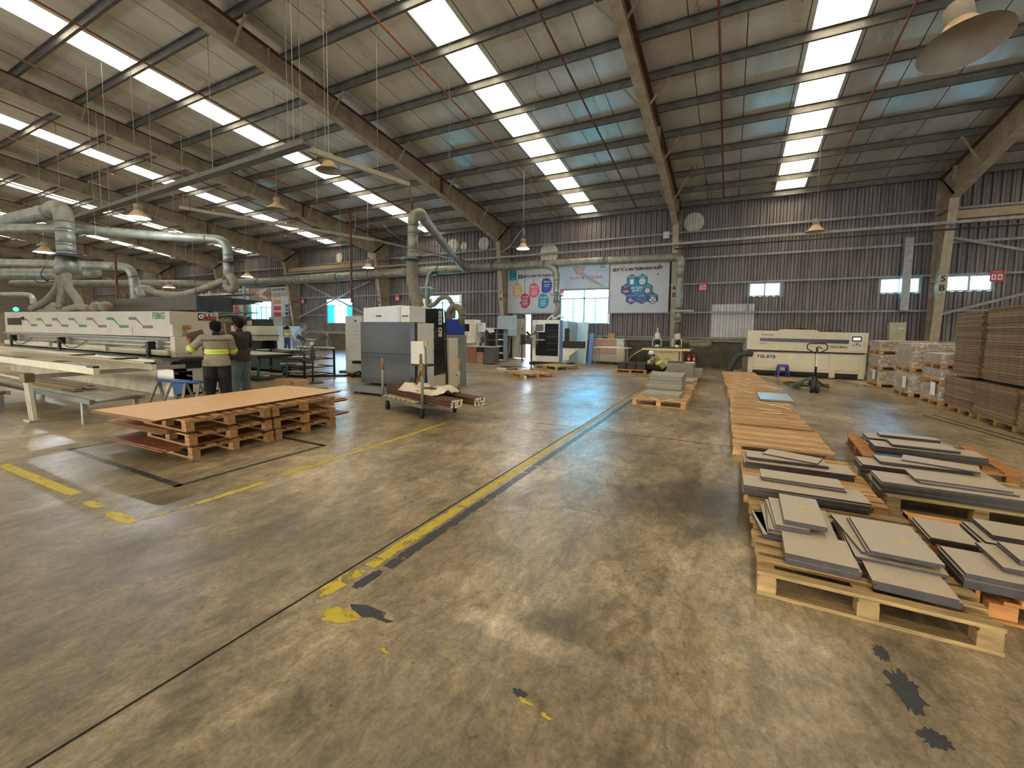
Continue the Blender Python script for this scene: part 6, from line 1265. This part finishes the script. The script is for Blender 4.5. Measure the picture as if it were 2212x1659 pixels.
# aluminium rails, post, roller tables
def railbar(y, xe, z, l):
    t = thing('outfeed_rail', l, 'rail', (-12, y, z)); part('beam', MB().box(-15.5, xe, y-.035, y+.035, z-.11, z), M('rail_cream', '#c9c2ac', .4, .1, .08), t, True, bevel=.004); part('slot', MB().box(-15.5, xe-.02, y-.012, y+.012, z, z+.004), INK, t, True); part('end_cap', MB().box(xe-.22, xe, y-.036, y+.036, z-.015, z+.012), BLACK, t, True)
    for x in (-14, -11.8): part('bracket', MB().bar((x, y+.04, z-.13), (x, 4.55, z-.13), .03, .03), ALU, t, True)
railbar(2.62, -8.06, 1.0, 'nearer long pale outfeed rail of the cream machine, ending in a black cap'); railbar(3.32, -8.1, 1.01, 'farther long pale outfeed rail of the cream machine')
t = thing('support_post', 'leaning aluminium post with brown box head in front of the roller table', 'post', (-10.25, 2.5, 0))
for dx in (-.08, 0, .08): part('profile', MB().bar((-10.2+dx, 2.5, 0), (-10.36+dx*.9, 2.5, .66), .05, .06), ALU, t, True)
part('head', MB().box(-10.48, -10.24, 2.44, 2.56, .64, .79), M('head_brown', '#5a4a34', .5), t, True, bevel=.006); part('cross_bar', MB().bar((-10.3, 2.56, .73), (-10.6, 4.9, .73), .05, .08), ALU, t, True); part('cross_bar', MB().bar((-10.45, 2.5, .68), (-15, 2.6, .68), .03, .03), ALU, t, True)
part('foot', MB().box(-10.34, -10.06, 2.42, 2.58, 0, .03), ALU, t, True)
def rollers(label, x0, x1, y0, y1, z, legs):
    t = thing('roller_table', label, 'conveyor', ((x0+x1)/2, (y0+y1)/2, 0)); RC = M('roller_steel', '#8b8a7f', .4, .5, .15, 4)
    for y in (y0, y1): part('side_rail', MB().box(x0, x1, y-.025, y+.025, z-.08, z-.005), DGREY if y == y0 else GALV, t, True)
    n = int((x1-x0)/.115)
    for k in range(min(n, 44)): x = x1-.06-.115*k; part('roller', MB().cyl((x, y0+.02, z-.03), (x, y1-.02, z-.03), .038, n=10), RC, t, True, True)
    for x in legs:
        for y in (y0, y1): part('leg', MB().box(x-.035, x+.035, y-.03, y+.03, .0, z-.08), GALV, t, True)
rollers('low grey roller table with planks on it, in front of the long cream machine', -14.0, -8.95, 2.83, 3.5, .42, (-9.25, -11.5, -13.6))
rollers('second low roller table at the left edge, nearer the camera', -16.5, -11.55, 1.95, 2.55, .4, (-12, -14, -16))
LATH = wood('dark_lath', '#6e5a3d', .7, .2)
for k in range(9):
    j, i = divmod(k, 3); m = MB().box(-1.35, 1.35, -.055, .055, 0, .018, tone=r.uniform(.8, 1.2)); solo('wood_lath', m, LATH, 'dark long wood lath on the roller table, %s layer, %s row from the front' % (NTH[j], NTH[i]), 'wood strip', (-11.9+.14*(k % 4), 3.0+.14*i+.03*j, .42+.019*j), group='laths on the roller table', rot=r.uniform(-.03, .03), world=False)
for k in range(3): solo('wood_lath', MB().box(-.9, .9, -.05, .05, 0, .02), LATH, 'dark wood lath on the left edge roller table, %s from the front' % NTH[k], 'wood strip', (-13.6, 2.1+.12*k, .4), group='laths on the left roller table', rot=.04*k, world=False)
# sawhorse
BL = M('sawhorse_blue', '#1f3f86', .4, .1, .15); t = thing('sawhorse', 'blue topped folding sawhorse with rusty legs before the cream machine', 'sawhorse', (-8.15, 3.76, 0))
a, b = Vector((-8.62, 3.58, .68)), Vector((-7.86, 3.84, .66)); d_ = (b-a).normalized(); n_ = Vector((-d_.y, d_.x, 0))
part('top_bar', MB().cyl(a, b, .03).cyl(a+n_*.1+d_*.15, b+n_*.08, .02), BL, t, True, True)
for q in (.02, .98, .35, .66):
    for s in (-1, 1): p = a.lerp(b, q); part('leg', MB().bar(p, p+n_*.24*s+d_*(.1*(1 if q > .5 else -1))-Vector((0, 0, p.z)), .035, .03), SC, t, True)
part('hanging_cloth', MB().prism([(0, 0), (.2, .02), (.22, -.2), (.05, -.22)], 'y', -.01, .01).xf(Matrix.Translation((a+d_*.28)+Vector((0, 0, -.01))) @ Matrix.Rotation(math.atan2(d_.y, d_.x), 4, 'Z')), M('cloth_blue', '#2a4a78', .8), t, True)

# ---------------------------------------------------------------- router bed and gantry behind the workers
t = thing('gantry_router', 'cream gantry router with ribbed skirt over a long dark grey bed', 'machine', (-16, 10, 0)); BED = M('bed_grey', '#4c504e', .5, 0, .12)
part('bed', MB().box(-19.5, -13.8, 9.4, 10.6, .08, .66), BED, t, True, bevel=.02); part('bed_top', MB().box(-19.6, -13.9, 9.3, 10.7, .68, .76), BLACK, t, True, bevel=.01)
part('gantry_box', MB().box(-17.1, -15.45, 9.5, 10.3, 1.3, 1.64), WHITE, t, True, bevel=.02); part('skirt', MB().box(-17.1, -15.4, 9.5, 10.3, 1.1, 1.29), M('skirt_cream', '#b3aa90', .6, 0, .2, 12, stretch=(6, 1, .3)), t, True); part('gantry_trim', MB().box(-17.12, -15.38, 9.49, 10.31, 1.28, 1.31), M('trim_green', '#3d5a48', .5), t, True)
part('gantry_leg', MB().box(-17.0, -15.5, 9.6, 9.7, .76, 1.1).box(-17, -15.5, 10.2, 10.3, .76, 1.1), BLACK, t, True); part('top_case', MB().prism([(-17.2, 1.64), (-15.5, 1.64), (-15.55, 1.9), (-16.6, 1.9)], 'y', 9.6, 10.2), BLACK, t, True, bevel=.02)
part('top_light_case', MB().box(-16.4, -15.9, 9.58, 10.2, 1.66, 1.84), WHITE2, t, True); part('cable_chain', MB().tube([(-18.5, 9.5, 1.95), (-17.2, 9.5, 2.03), (-16.4, 9.5, 1.98), (-16.2, 9.5, 1.8), (-16.5, 9.5, 1.7)], .06, rib=.04), BLACK, t, True, True)
for k in range(7): solo('offcut_piece', MB().box(-.18, .18, -.06, .06, 0, .03), WPAPER if k % 3 == 0 else DGREY, 'small offcut piece on the black router bed top, %s from the left' % NTH[k], 'offcut', (-16.6+.42*k, 9.6+.25*(k % 3), .761), group='offcuts on the router bed', rot=.5*k, world=False)
solo('white_board', MB().box(-15.2, -13.9, 9.7, 10.4, .761, .79), M('board_cream', '#c9c6b4', .5), 'cream board lying on the right end of the dark bed', 'board')
TB = M('frame_teal', '#3e5862', .5, .2, .12)
t = thing('outfeed_table', 'teal steel frame table with pale top, right behind the two workers', 'table', (-13, 7.9, 0))
part('table_top', MB().add([(-14.8, 7.25, .78), (-12.15, 7.45, .78), (-12.15, 8.5, .78), (-14.8, 8.6, .78), (-14.8, 7.25, .8), (-12.15, 7.45, .8), (-12.15, 8.5, .8), (-14.8, 8.6, .8)], [(0, 3, 2, 1), (4, 5, 6, 7), (0, 1, 5, 4), (1, 2, 6, 5), (2, 3, 7, 6), (3, 0, 4, 7)]), M('top_beige', '#a8a58e', .5), t, True)
for x, y in ((-12.2, 7.5), (-12.2, 8.4), (-13.6, 8.4), (-13.6, 7.45), (-14.7, 7.4)): part('leg', MB().cyl((x, y, 0), (x, y, .78), .035), TB, t, True, True)
for z in (.1, .42): part('rail', MB().bar((-14.7, 7.45, z), (-12.2, 7.5, z), .03, .04).bar((-12.2, 7.5, z), (-12.2, 8.4, z), .03, .04), TB, t, True)
part('roll', MB().cyl((-12.1, 7.45, .75), (-12.1, 8.5, .75), .05), BLACK, t, True, True)
for k in range(4): solo('lower_board', MB().box(-14.2, -12.4, 7.6+.2*k, 7.78+.2*k, .121, .15), WPAPER if k % 2 else KR, 'board piece on the bottom rail of the teal table, %s from the front' % NTH[k], 'board', group='boards under the teal table')
t = thing('rack_trolley', 'black steel rack with shelves of pale pieces between the big fan and the grey cabinet', 'rack', (-12.2, 10, 0))
for x, y in ((-11.65, 8.6), (-11.65, 9.7), (-13.3, 8.6), (-13.3, 9.7)): part('upright', MB().box(x-.025, x+.025, y-.025, y+.025, 0, .92), BLACK, t, True)
for z in (.1, .35, .6, .88): part('shelf_rail', MB().bar((-13.3, 8.6, z), (-11.65, 8.6, z), .03, .03).bar((-13.3, 9.7, z), (-11.65, 9.7, z), .03, .03).bar((-11.65, 8.6, z), (-11.65, 9.7, z), .03, .03), BLACK, t, True)
part('top_pipe', MB().cyl((-13.4, 9.6, .95), (-11.5, 9.6, .95), .025), WPAPER, t, True, True)
for k in range(9): solo('stacked_piece', MB().box(-.32, .32, -.12, .12, 0, .025), WPAPER if k % 2 else M('piece_brown', '#7a4c38', .6), ('pale' if k % 2 else 'brown')+' board piece in the black rack, %s shelf up, %s from the left' % (NTH[k//3], NTH[k % 3]), 'board', (-13.0+.4*(k % 3), 9.1, .115+.25*(k//3)+.026*(k % 2)), group='pieces in the black rack', rot=.3*(k % 4), world=False)
t = thing('clamp_stand', 'white tubular machine stand left of the grey cabinet', 'stand', (-12.4, 10.9, 0)); part('column', MB().tube([(-12.3, 10.9, 0), (-12.3, 10.9, .9), (-12.15, 10.9, 1.05), (-12.0, 10.9, .95)], .05), WHITE2, t, True, True); part('foot', MB().box(-12.6, -12, 10.7, 11.1, 0, .06), BLACK, t, True)
solo('power_cable', MB().tube([(-15, 8.2, .03), (-13.6, 8.7, .02), (-12.5, 8.9, .03), (-11.4, 10.0, .02), (-11.6, 10.2, .02)], .03), BLACK, 'thick black cables on the floor in front of the rack', 'cable', smooth=True)
solo('power_cable', MB().tube([(-11.2, 10.0, .03), (-10.8, 9.7, .12), (-10.7, 9.9, .2), (-10.9, 10.1, .04)], .03), BLACK, 'tangled black cable at the foot of the grey cabinet', 'cable', smooth=True)
solo('rubber_mat', MB().cyl((-9.4, 7.35, 0), (-9.4, 7.35, .03), .22, n=20), BLACK, 'round black disc on the floor right of the plywood stack end', 'disc')
solo('door_leaf_board', MB().bar((-10.1, 5.62, .475), (-10.5, 5.83, .475), .03, .95), WPAPER, 'white board edge standing beside the man in the dark shirt', 'board')
for k in range(2): solo('cardboard_sheet', MB().box(-11.6+.55*k, -11.1+.55*k, 7.6, 8.0, 0, .12, rot=.4-.8*k), CARD, ('left', 'right')[k]+' of two dusty cardboard wedges on the floor by the teal table', 'cardboard')
t = thing('hand_truck', 'small dark two wheeled thing beside the dark bed', 'cart', (-13.2, 9.9, 0)); part('wheel', MB().lathe([(.16, -.03), (.2, -.03), (.2, .03), (.16, .03), (.16, -.03)], (-13.4, 9.2, .2), axis='y'), RUBBER, t, True, True); part('axle', MB().cyl((-13.4, 9.1, .2), (-13.4, 9.35, .2), .02), GALV, t, True)
# control desk with monitor at far worker
t = thing('control_desk', 'pale blue control cabinet with desk in front of the far worker', 'machine', (-28, 20, 0)); part('cabinet', MB().box(-30.6, -28.6, 20.2, 20.9, 0, 1.7), M('cab_blue', '#b8d0d6', .5), t, True, bevel=.02); part('desk', MB().box(-29.5, -26, 19.8, 20.3, .75, .82), WPAPER, t, True); part('screen', MB().box(-29.6, -28.9, 20.15, 20.2, 1.25, 1.65), BLACK, t, True)
solo('wall_cabinet', MB().box(-32.6, -30.9, 21.0, 21.7, 1.1, 2.4), M('cab_grey', '#a9b0ab', .5), 'pale grey cabinet below the far list poster', 'cabinet')
for k, (x, y, w, h, c) in enumerate(((-27.5, 7.5, 1.0, 2.45, '#8f8768'), (-30.5, 8.3, 1.2, 2.7, '#a39a78'), (-33.5, 11, 1.2, 2.7, '#8c8463'), (-38, 13, 1.6, 2.6, '#7d775f'))):
    t = thing('far_cabinet', 'dusty yellow grey machine cabinet far behind the duct tower, '+['nearest, by the green lamp', 'second', 'third', 'farthest'][k], 'cabinet', (x, y, 0), group='dusty cabinets far left'); part('body', MB().box(x-w/2, x+w/2, y-.4, y+.4, 0, h), M('far_'+c[1:], c, .7, 0, .2), t, True, bevel=.02); part('door', MB().box(x-w/2+.08, x+w/2-.08, y-.415, y-.4, 1.2, h-.15), M('far2_'+c[1:], '#9a9072', .7, 0, .1), t, True); part('vent', MB().box(x-.2, x+.2, y-.42, y-.415, h-.5, h-.3), DGREY, t, True)
t = thing('timber_rack', 'dark rack of long timber lengths far behind the cream machine', 'rack', (-34, 17, 0)); 
for x in (-44, -40, -36, -32, -28): part('upright', MB().box(x-.06, x+.06, 16.4, 16.52, 0, 4.2), M('rack_green', '#4c5440', .6), t, True)
for z in (1.9, 2.5, 3.1, 3.7): part('arm', MB().box(-44.2, -27.8, 16.3, 17.3, z, z+.06), M('rack_green', '#4c5440'), t, True)
TIM = [wood('timber_a', '#7c7354', .7, .2), wood('timber_b', '#5f5a40', .7, .2), wood('timber_c', '#8f7a55', .7, .2)]
for k in range(40):
    z = (1.96, 2.56, 3.16, 3.76)[k % 4]; x = -43.5+rnd.uniform(0, 11); L_ = rnd.uniform(3, 5); yy = 16.35+.09*(k//4)
    solo('timber_length', MB().box(x, min(x+L_, -28), yy, yy+.075, z+.001, z+rnd.uniform(.07, .22)), TIM[k % 3], 'long timber lying on the dark far left rack, %s shelf up' % NTH[k % 4], 'timber', group='timber on the far rack')
for k, x in enumerate((-47, -52, -58)):
    solo('far_machine', MB().box(x-1.6, x+1.6, 12, 14, 0, 2.0).box(x-1.0, x+.6, 12.2, 13.6, 2.0, 2.5), M('far_grey', '#8a8878', .6, 0, .15), 'dim boxy machine in the far left depth of the hall, '+['nearest', 'middle', 'farthest'][k], 'machine', group='far left machines')
# ---------------------------------------------------------------- people
SKIN = M('skin', '#8f5b3f', .5, 0, .06, 10); HAIR = M('black_hair', '#0b0a0b', .8, 0, .3, 30, .3, spec=.2); KHAKI = M('khaki_shirt', '#8b8373', .85, 0, .1, 7, .25); TEE = M('dark_tee', '#25241f', .85, 0, .15, 7, .2)
NAVYP = M('navy_trousers', '#14151c', .85, 0, .2, 7, .2); JEAN = M('faded_jeans', '#55646b', .85, 0, .2, 8, .2); HV = M('hi_vis_yellow', '#c8e022', .5, 0, .03); SILV = M('reflective_tape', '#a8b07c', .35, 0, .05); SHOE = M('dark_shoe', '#1e1c1c', .6)
def loft(mb, secs, n=18):
    vs = []
    for (c, w, d) in secs:
        for j in range(n): a = 2*math.pi*j/n; vs.append((c[0]+w*math.cos(a), c[1]+d*math.sin(a), c[2]))
    K = len(secs); return mb.add(vs, [(i*n+j, i*n+(j+1) % n, (i+1)*n+(j+1) % n, (i+1)*n+j) for i in range(K-1) for j in range(n)]+[tuple(range(n-1, -1, -1)), tuple((K-1)*n+j for j in range(n))])
def caps(mb, chain):
    for (p, a), (q, b) in zip(chain, chain[1:]): mb.cyl(p, q, a, b, n=12)
    for p, a in chain: mb.ball(p, a, 12)
    return mb
def fuse(name, mb, mat, parent, vox=.012, sm=4, label=None):
    o = part(name, mb, mat, parent, label=label); rm = o.modifiers.new('fuse', 'REMESH'); rm.mode = 'VOXEL'; rm.voxel_size = vox; rm.use_smooth_shade = True
    s = o.modifiers.new('soften', 'SMOOTH'); s.factor = .5; s.iterations = sm; return o
def hand(mb, w, d, side, curl=.5, up=(0, 0, 1)):
    # palm, four fingers and thumb along direction d
    w, d = Vector(w), Vector(d).normalized(); u = Vector(up); u = (u-d*u.dot(d)).normalized(); s = d.cross(u)*side
    caps(mb, [(w, .026), (w+d*.05, .034)]); caps(mb, [(w+d*.04+s*.02, .022), (w+d*.085+s*.028, .016)]); caps(mb, [(w+d*.04-s*.02, .022), (w+d*.085-s*.03, .015)])
    for k, L_ in enumerate((.072, .08, .075, .058)):
        b = w+d*.082+s*(.033-.022*k); m1 = b+d*L_*.45-u*L_*.1*curl; m2 = m1+d*L_*.3*(1-curl*.5)-u*L_*.35*curl; m3 = m2+d*L_*.18*(1-curl)-u*L_*.3*curl
        caps(mb, [(b, .0105), (m1, .0098), (m2, .009), (m3, .0078)])
    b = w+d*.03+s*.03; caps(mb, [(b, .014), (b+d*.03+s*.025-u*.008, .012), (b+d*.06+s*.03-u*.02, .0095)])
def person(label, loc, rot, J, top, legs, hat=None, hair=True, stripe=True, sc=1., seated=False):
    t = thing('person', label, 'person', loc, rot); V = {k: Vector(v) for k, v in J.items()}
    mb = MB(); h = V['head']; f = V.get('face', Vector((0, 1, 0))).normalized(); sd = Vector((f.y, -f.x, 0))
    caps(mb, [(V['neck'], .058), (h-Vector((0, 0, .07))-f*.01, .05)])
    loft(mb, [((h.x, h.y, h.z-.1), .045, .05), ((h.x, h.y, h.z-.06), .062, .075), ((h.x, h.y, h.z), .074, .09), ((h.x, h.y, h.z+.05), .074, .09), ((h.x, h.y, h.z+.09), .055, .066), ((h.x, h.y, h.z+.11), .02, .025)])
    caps(mb, [(h-Vector((0, 0, .075))+f*.035, .04), (h-Vector((0, 0, .085))+f*.055, .026)])          # jaw and chin
    caps(mb, [(h+Vector((0, 0, .005))+f*.085, .011), (h-Vector((0, 0, .025))+f*.108, .016)])            # nose
    caps(mb, [(h-Vector((0, 0, .052))+f*.085-sd*.02, .008), (h-Vector((0, 0, .052))+f*.09, .009), (h-Vector((0, 0, .052))+f*.085+sd*.02, .008)])  # lips
    for s in (-1, 1): caps(mb, [(h+sd*.078*s+Vector((0, 0, .015))-f*.005, .014), (h+sd*.078*s-Vector((0, 0, .02)), .012)]); caps(mb, [(h+sd*.03*s+f*.078+Vector((0, 0, .03)), .014), (h+sd*.045*s+f*.07+Vector((0, 0, .03)), .01)])
    for s in ('l', 'r'):
        caps(mb, [(V['sh_'+s], .055), (V['el_'+s], .042), (V['wr_'+s], .03)]); d = V.get('hd_'+s, V['wr_'+s]-V['el_'+s]); hand(mb, V['wr_'+s]+d.normalized()*.02, d, 1 if s == 'l' else -1, .55)
        caps(mb, [(V['hip_'+s], .08), (V['kn_'+s], .055), (V['an_'+s], .04)]); caps(mb, [(V['an_'+s]-Vector((0, 0, .02)), .04), (V['toe_'+s], .032)])
    caps(mb, [(V['pel'], .11), (V['chest'], .12), (V['neck'], .06)])
    fuse('body', mb, SKIN, t, .0085, 2)
    for s in (-1, 1): part('eye', MB().ball(h+sd*.031*s+f*.086+Vector((0, 0, .016)), .011, 10), M('eye_dark', '#201a18', .2), t, smooth=True)
    if hair:
        mb = MB(); c = h+Vector((0, 0, .035))-f*.012; mb.ball(c, .1, 16, (.9, 1.04, .98)); mb.ball(h-f*.05-Vector((0, 0, .01)), .075, 12, (1.05, .8, 1)); rh = random.Random(3)
        for k in range(26): a = rh.uniform(0, 6.28); e = rh.uniform(.1, 1.3); dd = Vector((math.cos(a)*math.cos(e), math.sin(a)*math.cos(e), math.sin(e))); mb.ball(c+dd*.088, .022, 8)
        cut = h+f*.1; mb.v = [p if (p-h).dot(f) < .062 or p.z > h.z+.055 else p-f*((p-h).dot(f)-.062) for p in mb.v]; fuse('hair', mb, HAIR, t, .01, 1)
    if hat: mb = MB(); mb.ball(h+Vector((0, 0, .04)), .11, 16, (1, 1.05, .9)); mb.ball(h+f*.1+Vector((0, 0, .045)), .06, 12, (1, 1, .25)); fuse('cap', mb, hat, t, .01, 2)
    mb = MB(); P, Cc, N = V['pel'], V['chest'], V['neck']; up = (N-P).normalized()
    sr = (V['sh_r']-V['sh_l']).normalized(); fw = sr.cross(up)*-1
    def oval(c, w, d, n=20): return [c+sr*w*math.cos(2*math.pi*j/n)+fw*d*math.sin(2*math.pi*j/n) for j in range(n)]
    q = [(P-up*.06, .218, .168), (P+up*.03, .21, .162), (P+up*.12, .186, .145), (P.lerp(Cc, .5), .168, .125), (Cc, .19, .13), (Cc.lerp(N, .45), .205, .125), (Cc.lerp(N, .78), .16, .095), (N-up*.005, .075, .075)]
    rings = [oval(c, w, d) for c, w, d in q]; vs = [p for r_ in rings for p in r_]; n = 20; K = len(rings)
    mb.add(vs, [(i*n+j, i*n+(j+1) % n, (i+1)*n+(j+1) % n, (i+1)*n+j) for i in range(K-1) for j in range(n)]+[tuple(range(n-1, -1, -1)), tuple((K-1)*n+j for j in range(n))])
    for s in ('l', 'r'): e = V['sh_'+s].lerp(V['el_'+s], .95 if stripe else .72); caps(mb, [(Cc.lerp(N, .5)+(V['sh_'+s]-Cc.lerp(N, .5))*.6, .08), (V['sh_'+s], .078), (e, .068)])
    fuse('shirt', mb, top, t, .012, 5)
    caps_ = MB(); caps(caps_, [(N-up*.01, .066), (N+up*.025, .062)]); fuse('collar', caps_, NAVYP if stripe else top, t, .012, 2)
    if stripe:
        def band(a, b, w, d, mat, nm): r0, r1 = oval(P.lerp(Cc, a), w, d, 32), oval(P.lerp(Cc, b), w, d, 32); part(nm, MB().add(r0+r1, [(j, (j+1) % 32, 32+(j+1) % 32, 32+j) for j in range(32)]), mat, t, smooth=True)
        band(.5, .76, .184, .141, HV, 'hi_vis_band'); band(.59, .67, .186, .143, SILV, 'reflective_tape')
        for s in ('l', 'r'):
            a, b = V['sh_'+s].lerp(V['el_'+s], .7), V['sh_'+s].lerp(V['el_'+s], .9); part('sleeve_band', MB().cyl(a, b, .079, .076, cap=False), HV, t, smooth=True); part('sleeve_tape', MB().cyl(a.lerp(b, .38), a.lerp(b, .62), .08, .079, cap=False), SILV, t, smooth=True)
    mb = MB(); caps(mb, [(P-sr*.065, .135), (P+sr*.065, .135)])
    for s in ('l', 'r'): caps(mb, [(V['hip_'+s], .128), (V['kn_'+s], .096), (V['an_'+s]+Vector((0, 0, .02)), .08)])
    fuse('trousers', mb, legs, t, .013, 4)
    for s in ('l', 'r'): mb = MB(); caps(mb, [(V['an_'+s]-Vector((0, 0, .015)), .05), (V['toe_'+s], .042)]); fuse('shoe', mb, SHOE, t, .012, 2)
    return t, V
st_ = dict(head=(0, .02, 1.575), face=(0, 1, -.15), neck=(0, 0, 1.45), chest=(0, 0, 1.27), pel=(0, 0, .95), sh_l=(-.195, 0, 1.385), sh_r=(.195, 0, 1.385), hip_l=(-.09, 0, .9), hip_r=(.09, 0, .9), kn_l=(-.12, .02, .49), kn_r=(.12, .02, .49), an_l=(-.15, -.01, .09), an_r=(.15, -.01, .09), toe_l=(-.17, .13, .045), toe_r=(.17, .13, .045), el_l=(-.27, .02, 1.1), el_r=(.27, .02, 1.1), wr_l=(-.27, .12, .88), wr_r=(.27, .12, .88))
fa = math.atan2(.463, -.886)-math.pi/2   # local +y looks away from the camera side
j = dict(st_, el_l=(-.4, .12, 1.16), wr_l=(-.4, .3, 1.3), hd_l=(-.02, .1, .12), el_r=(.26, .12, 1.12), wr_r=(.1, .3, 1.14), hd_r=(-.6, .5, .1), face=(-.35, 1, -.25), head=(-.01, .04, 1.57))
t, V = person('person in khaki shirt with yellow bands, back to camera, holding up a brown panel', (-8.24, 4.32, 0), fa, j, KHAKI, NAVYP)
text('www.interhouse.vn', .055, INK, t, (0, -.152, 1.36), face=Matrix.Rotation(R(82), 4, 'X'), world=False, bold=.002)
rt = Matrix.Translation((-.3, .38, 1.41)) @ Matrix.Rotation(R(20), 4, 'Z') @ Matrix.Rotation(R(-62), 4, 'X') @ Matrix.Rotation(R(-22), 4, 'Z')
m = MB().box(-.13, .13, -.12, .14, -.009, .009).xf(WM[t.name] @ rt); solo('held_panel', m, M('held_brown', '#6f5f54', .5, 0, .05), 'small brown panel held up by the person in the khaki work shirt', 'panel')
s2 = 1.76/1.69; j2 = {k: (tuple(c*s2 for c in v) if k != 'face' else (.15, 1, -.25)) for k, v in st_.items()}; j2['wr_l'] = (-.28, .16, .86); j2['wr_r'] = (.26, .2, .9)
person('person in dark short sleeve shirt and faded jeans beside the man in khaki', (-8.66, 4.97, 0), math.atan2(-.3, -.95)-math.pi/2, j2, TEE, JEAN, stripe=False)
s3 = dict(st_, head=(0, .34, .76), face=(0, 1, -.7), neck=(0, .22, .66), chest=(0, .12, .5), pel=(0, -.12, .24), sh_l=(-.19, .18, .6), sh_r=(.19, .18, .6), hip_l=(-.1, -.1, .2), hip_r=(.1, -.1, .2), kn_l=(-.24, .3, .24), kn_r=(.26, .25, .3), an_l=(-.1, .5, .09), an_r=(.12, .42, .09), toe_l=(-.1, .64, .05), toe_r=(.14, .56, .05), el_l=(-.24, .36, .4), el_r=(.24, .36, .4), wr_l=(-.15, .5, .26), wr_r=(.12, .52, .28))
person('person in khaki shirt and white cap, sitting bent over dark planks', (-2.42, 17.1, 0), R(80), s3, KHAKI, NAVYP, hat=M('white_cap', '#cfcfcc', .7), hair=False)
person('person far back before the pale blue control cabinet, back turned', (-27.5, 19.0, 0), R(20), st_, KHAKI, M('blue_trousers', '#27306a', .8), hair=True)
pallet('low pallet under the dark planks beside the sitting person', (-3.45, 17.1, 0), R(2), 1.2, 1.0, .14, 7, CWOOD, .3, 'pallet by the sitting person', 1, 300)
for k in range(9):
    i, jn = k % 3, k//3; solo('dark_plank_pack', MB().box(-3.95+.36*i, -3.62+.36*i, 16.7, 17.4, .141+.085*jn, .222+.085*jn), M('dark_plank', '#33292a', .6, 0, .2), 'dark brown plank pack on the low pallet by the sitting person, %s column, %s' % (('left', 'middle', 'right')[i], ('bottom', 'middle layer', 'top')[jn]), 'plank pack', group='plank packs by the sitting person')
solo('white_cable', MB().tube([(-4.0, 16.7, .02), (-4.6, 16.3, .02), (-5.0, 15.6, .02), (-4.5, 15.2, .02), (-5.2, 14.9, .02)], .014), WPAPER, 'white cable running over the floor from the low dark plank pallet', 'cable', smooth=True)
solo('white_cable', MB().tube([(-3.5, 19.6, .85), (-4.0, 19.5, .5), (-4.2, 19.6, .2), (-4.3, 19.4, .02)], .012), WPAPER, 'white cable hanging down left of the ivory router table', 'cable', smooth=True)
rg = random.Random(9); m = MB()
for k in range(260): x, y_ = -abs(rg.gauss(0, .7))+.35, 21.4-abs(rg.gauss(0, .45)); z = rg.uniform(.0, .1)*max(0, 1-abs(y_-21.4)); a = rg.uniform(0, 3); m.add([(x, y_, z), (x+.05*math.cos(a), y_+.05*math.sin(a), z+.02), (x+.02, y_+.04, z+.03)], [(0, 1, 2)])
solo('leaf_litter', m, M('leaf_green', '#3f4a36', .8, 0, .3), 'heap of small dark green leaves swept against the block wall', 'leaves', kind='stuff')
solo('wood_offcut', MB().box(-.1, .5, 20.2, 20.26, 0, .03), OFF, 'yellowish wood offcut on the floor before the leaf heap', 'wood strip')
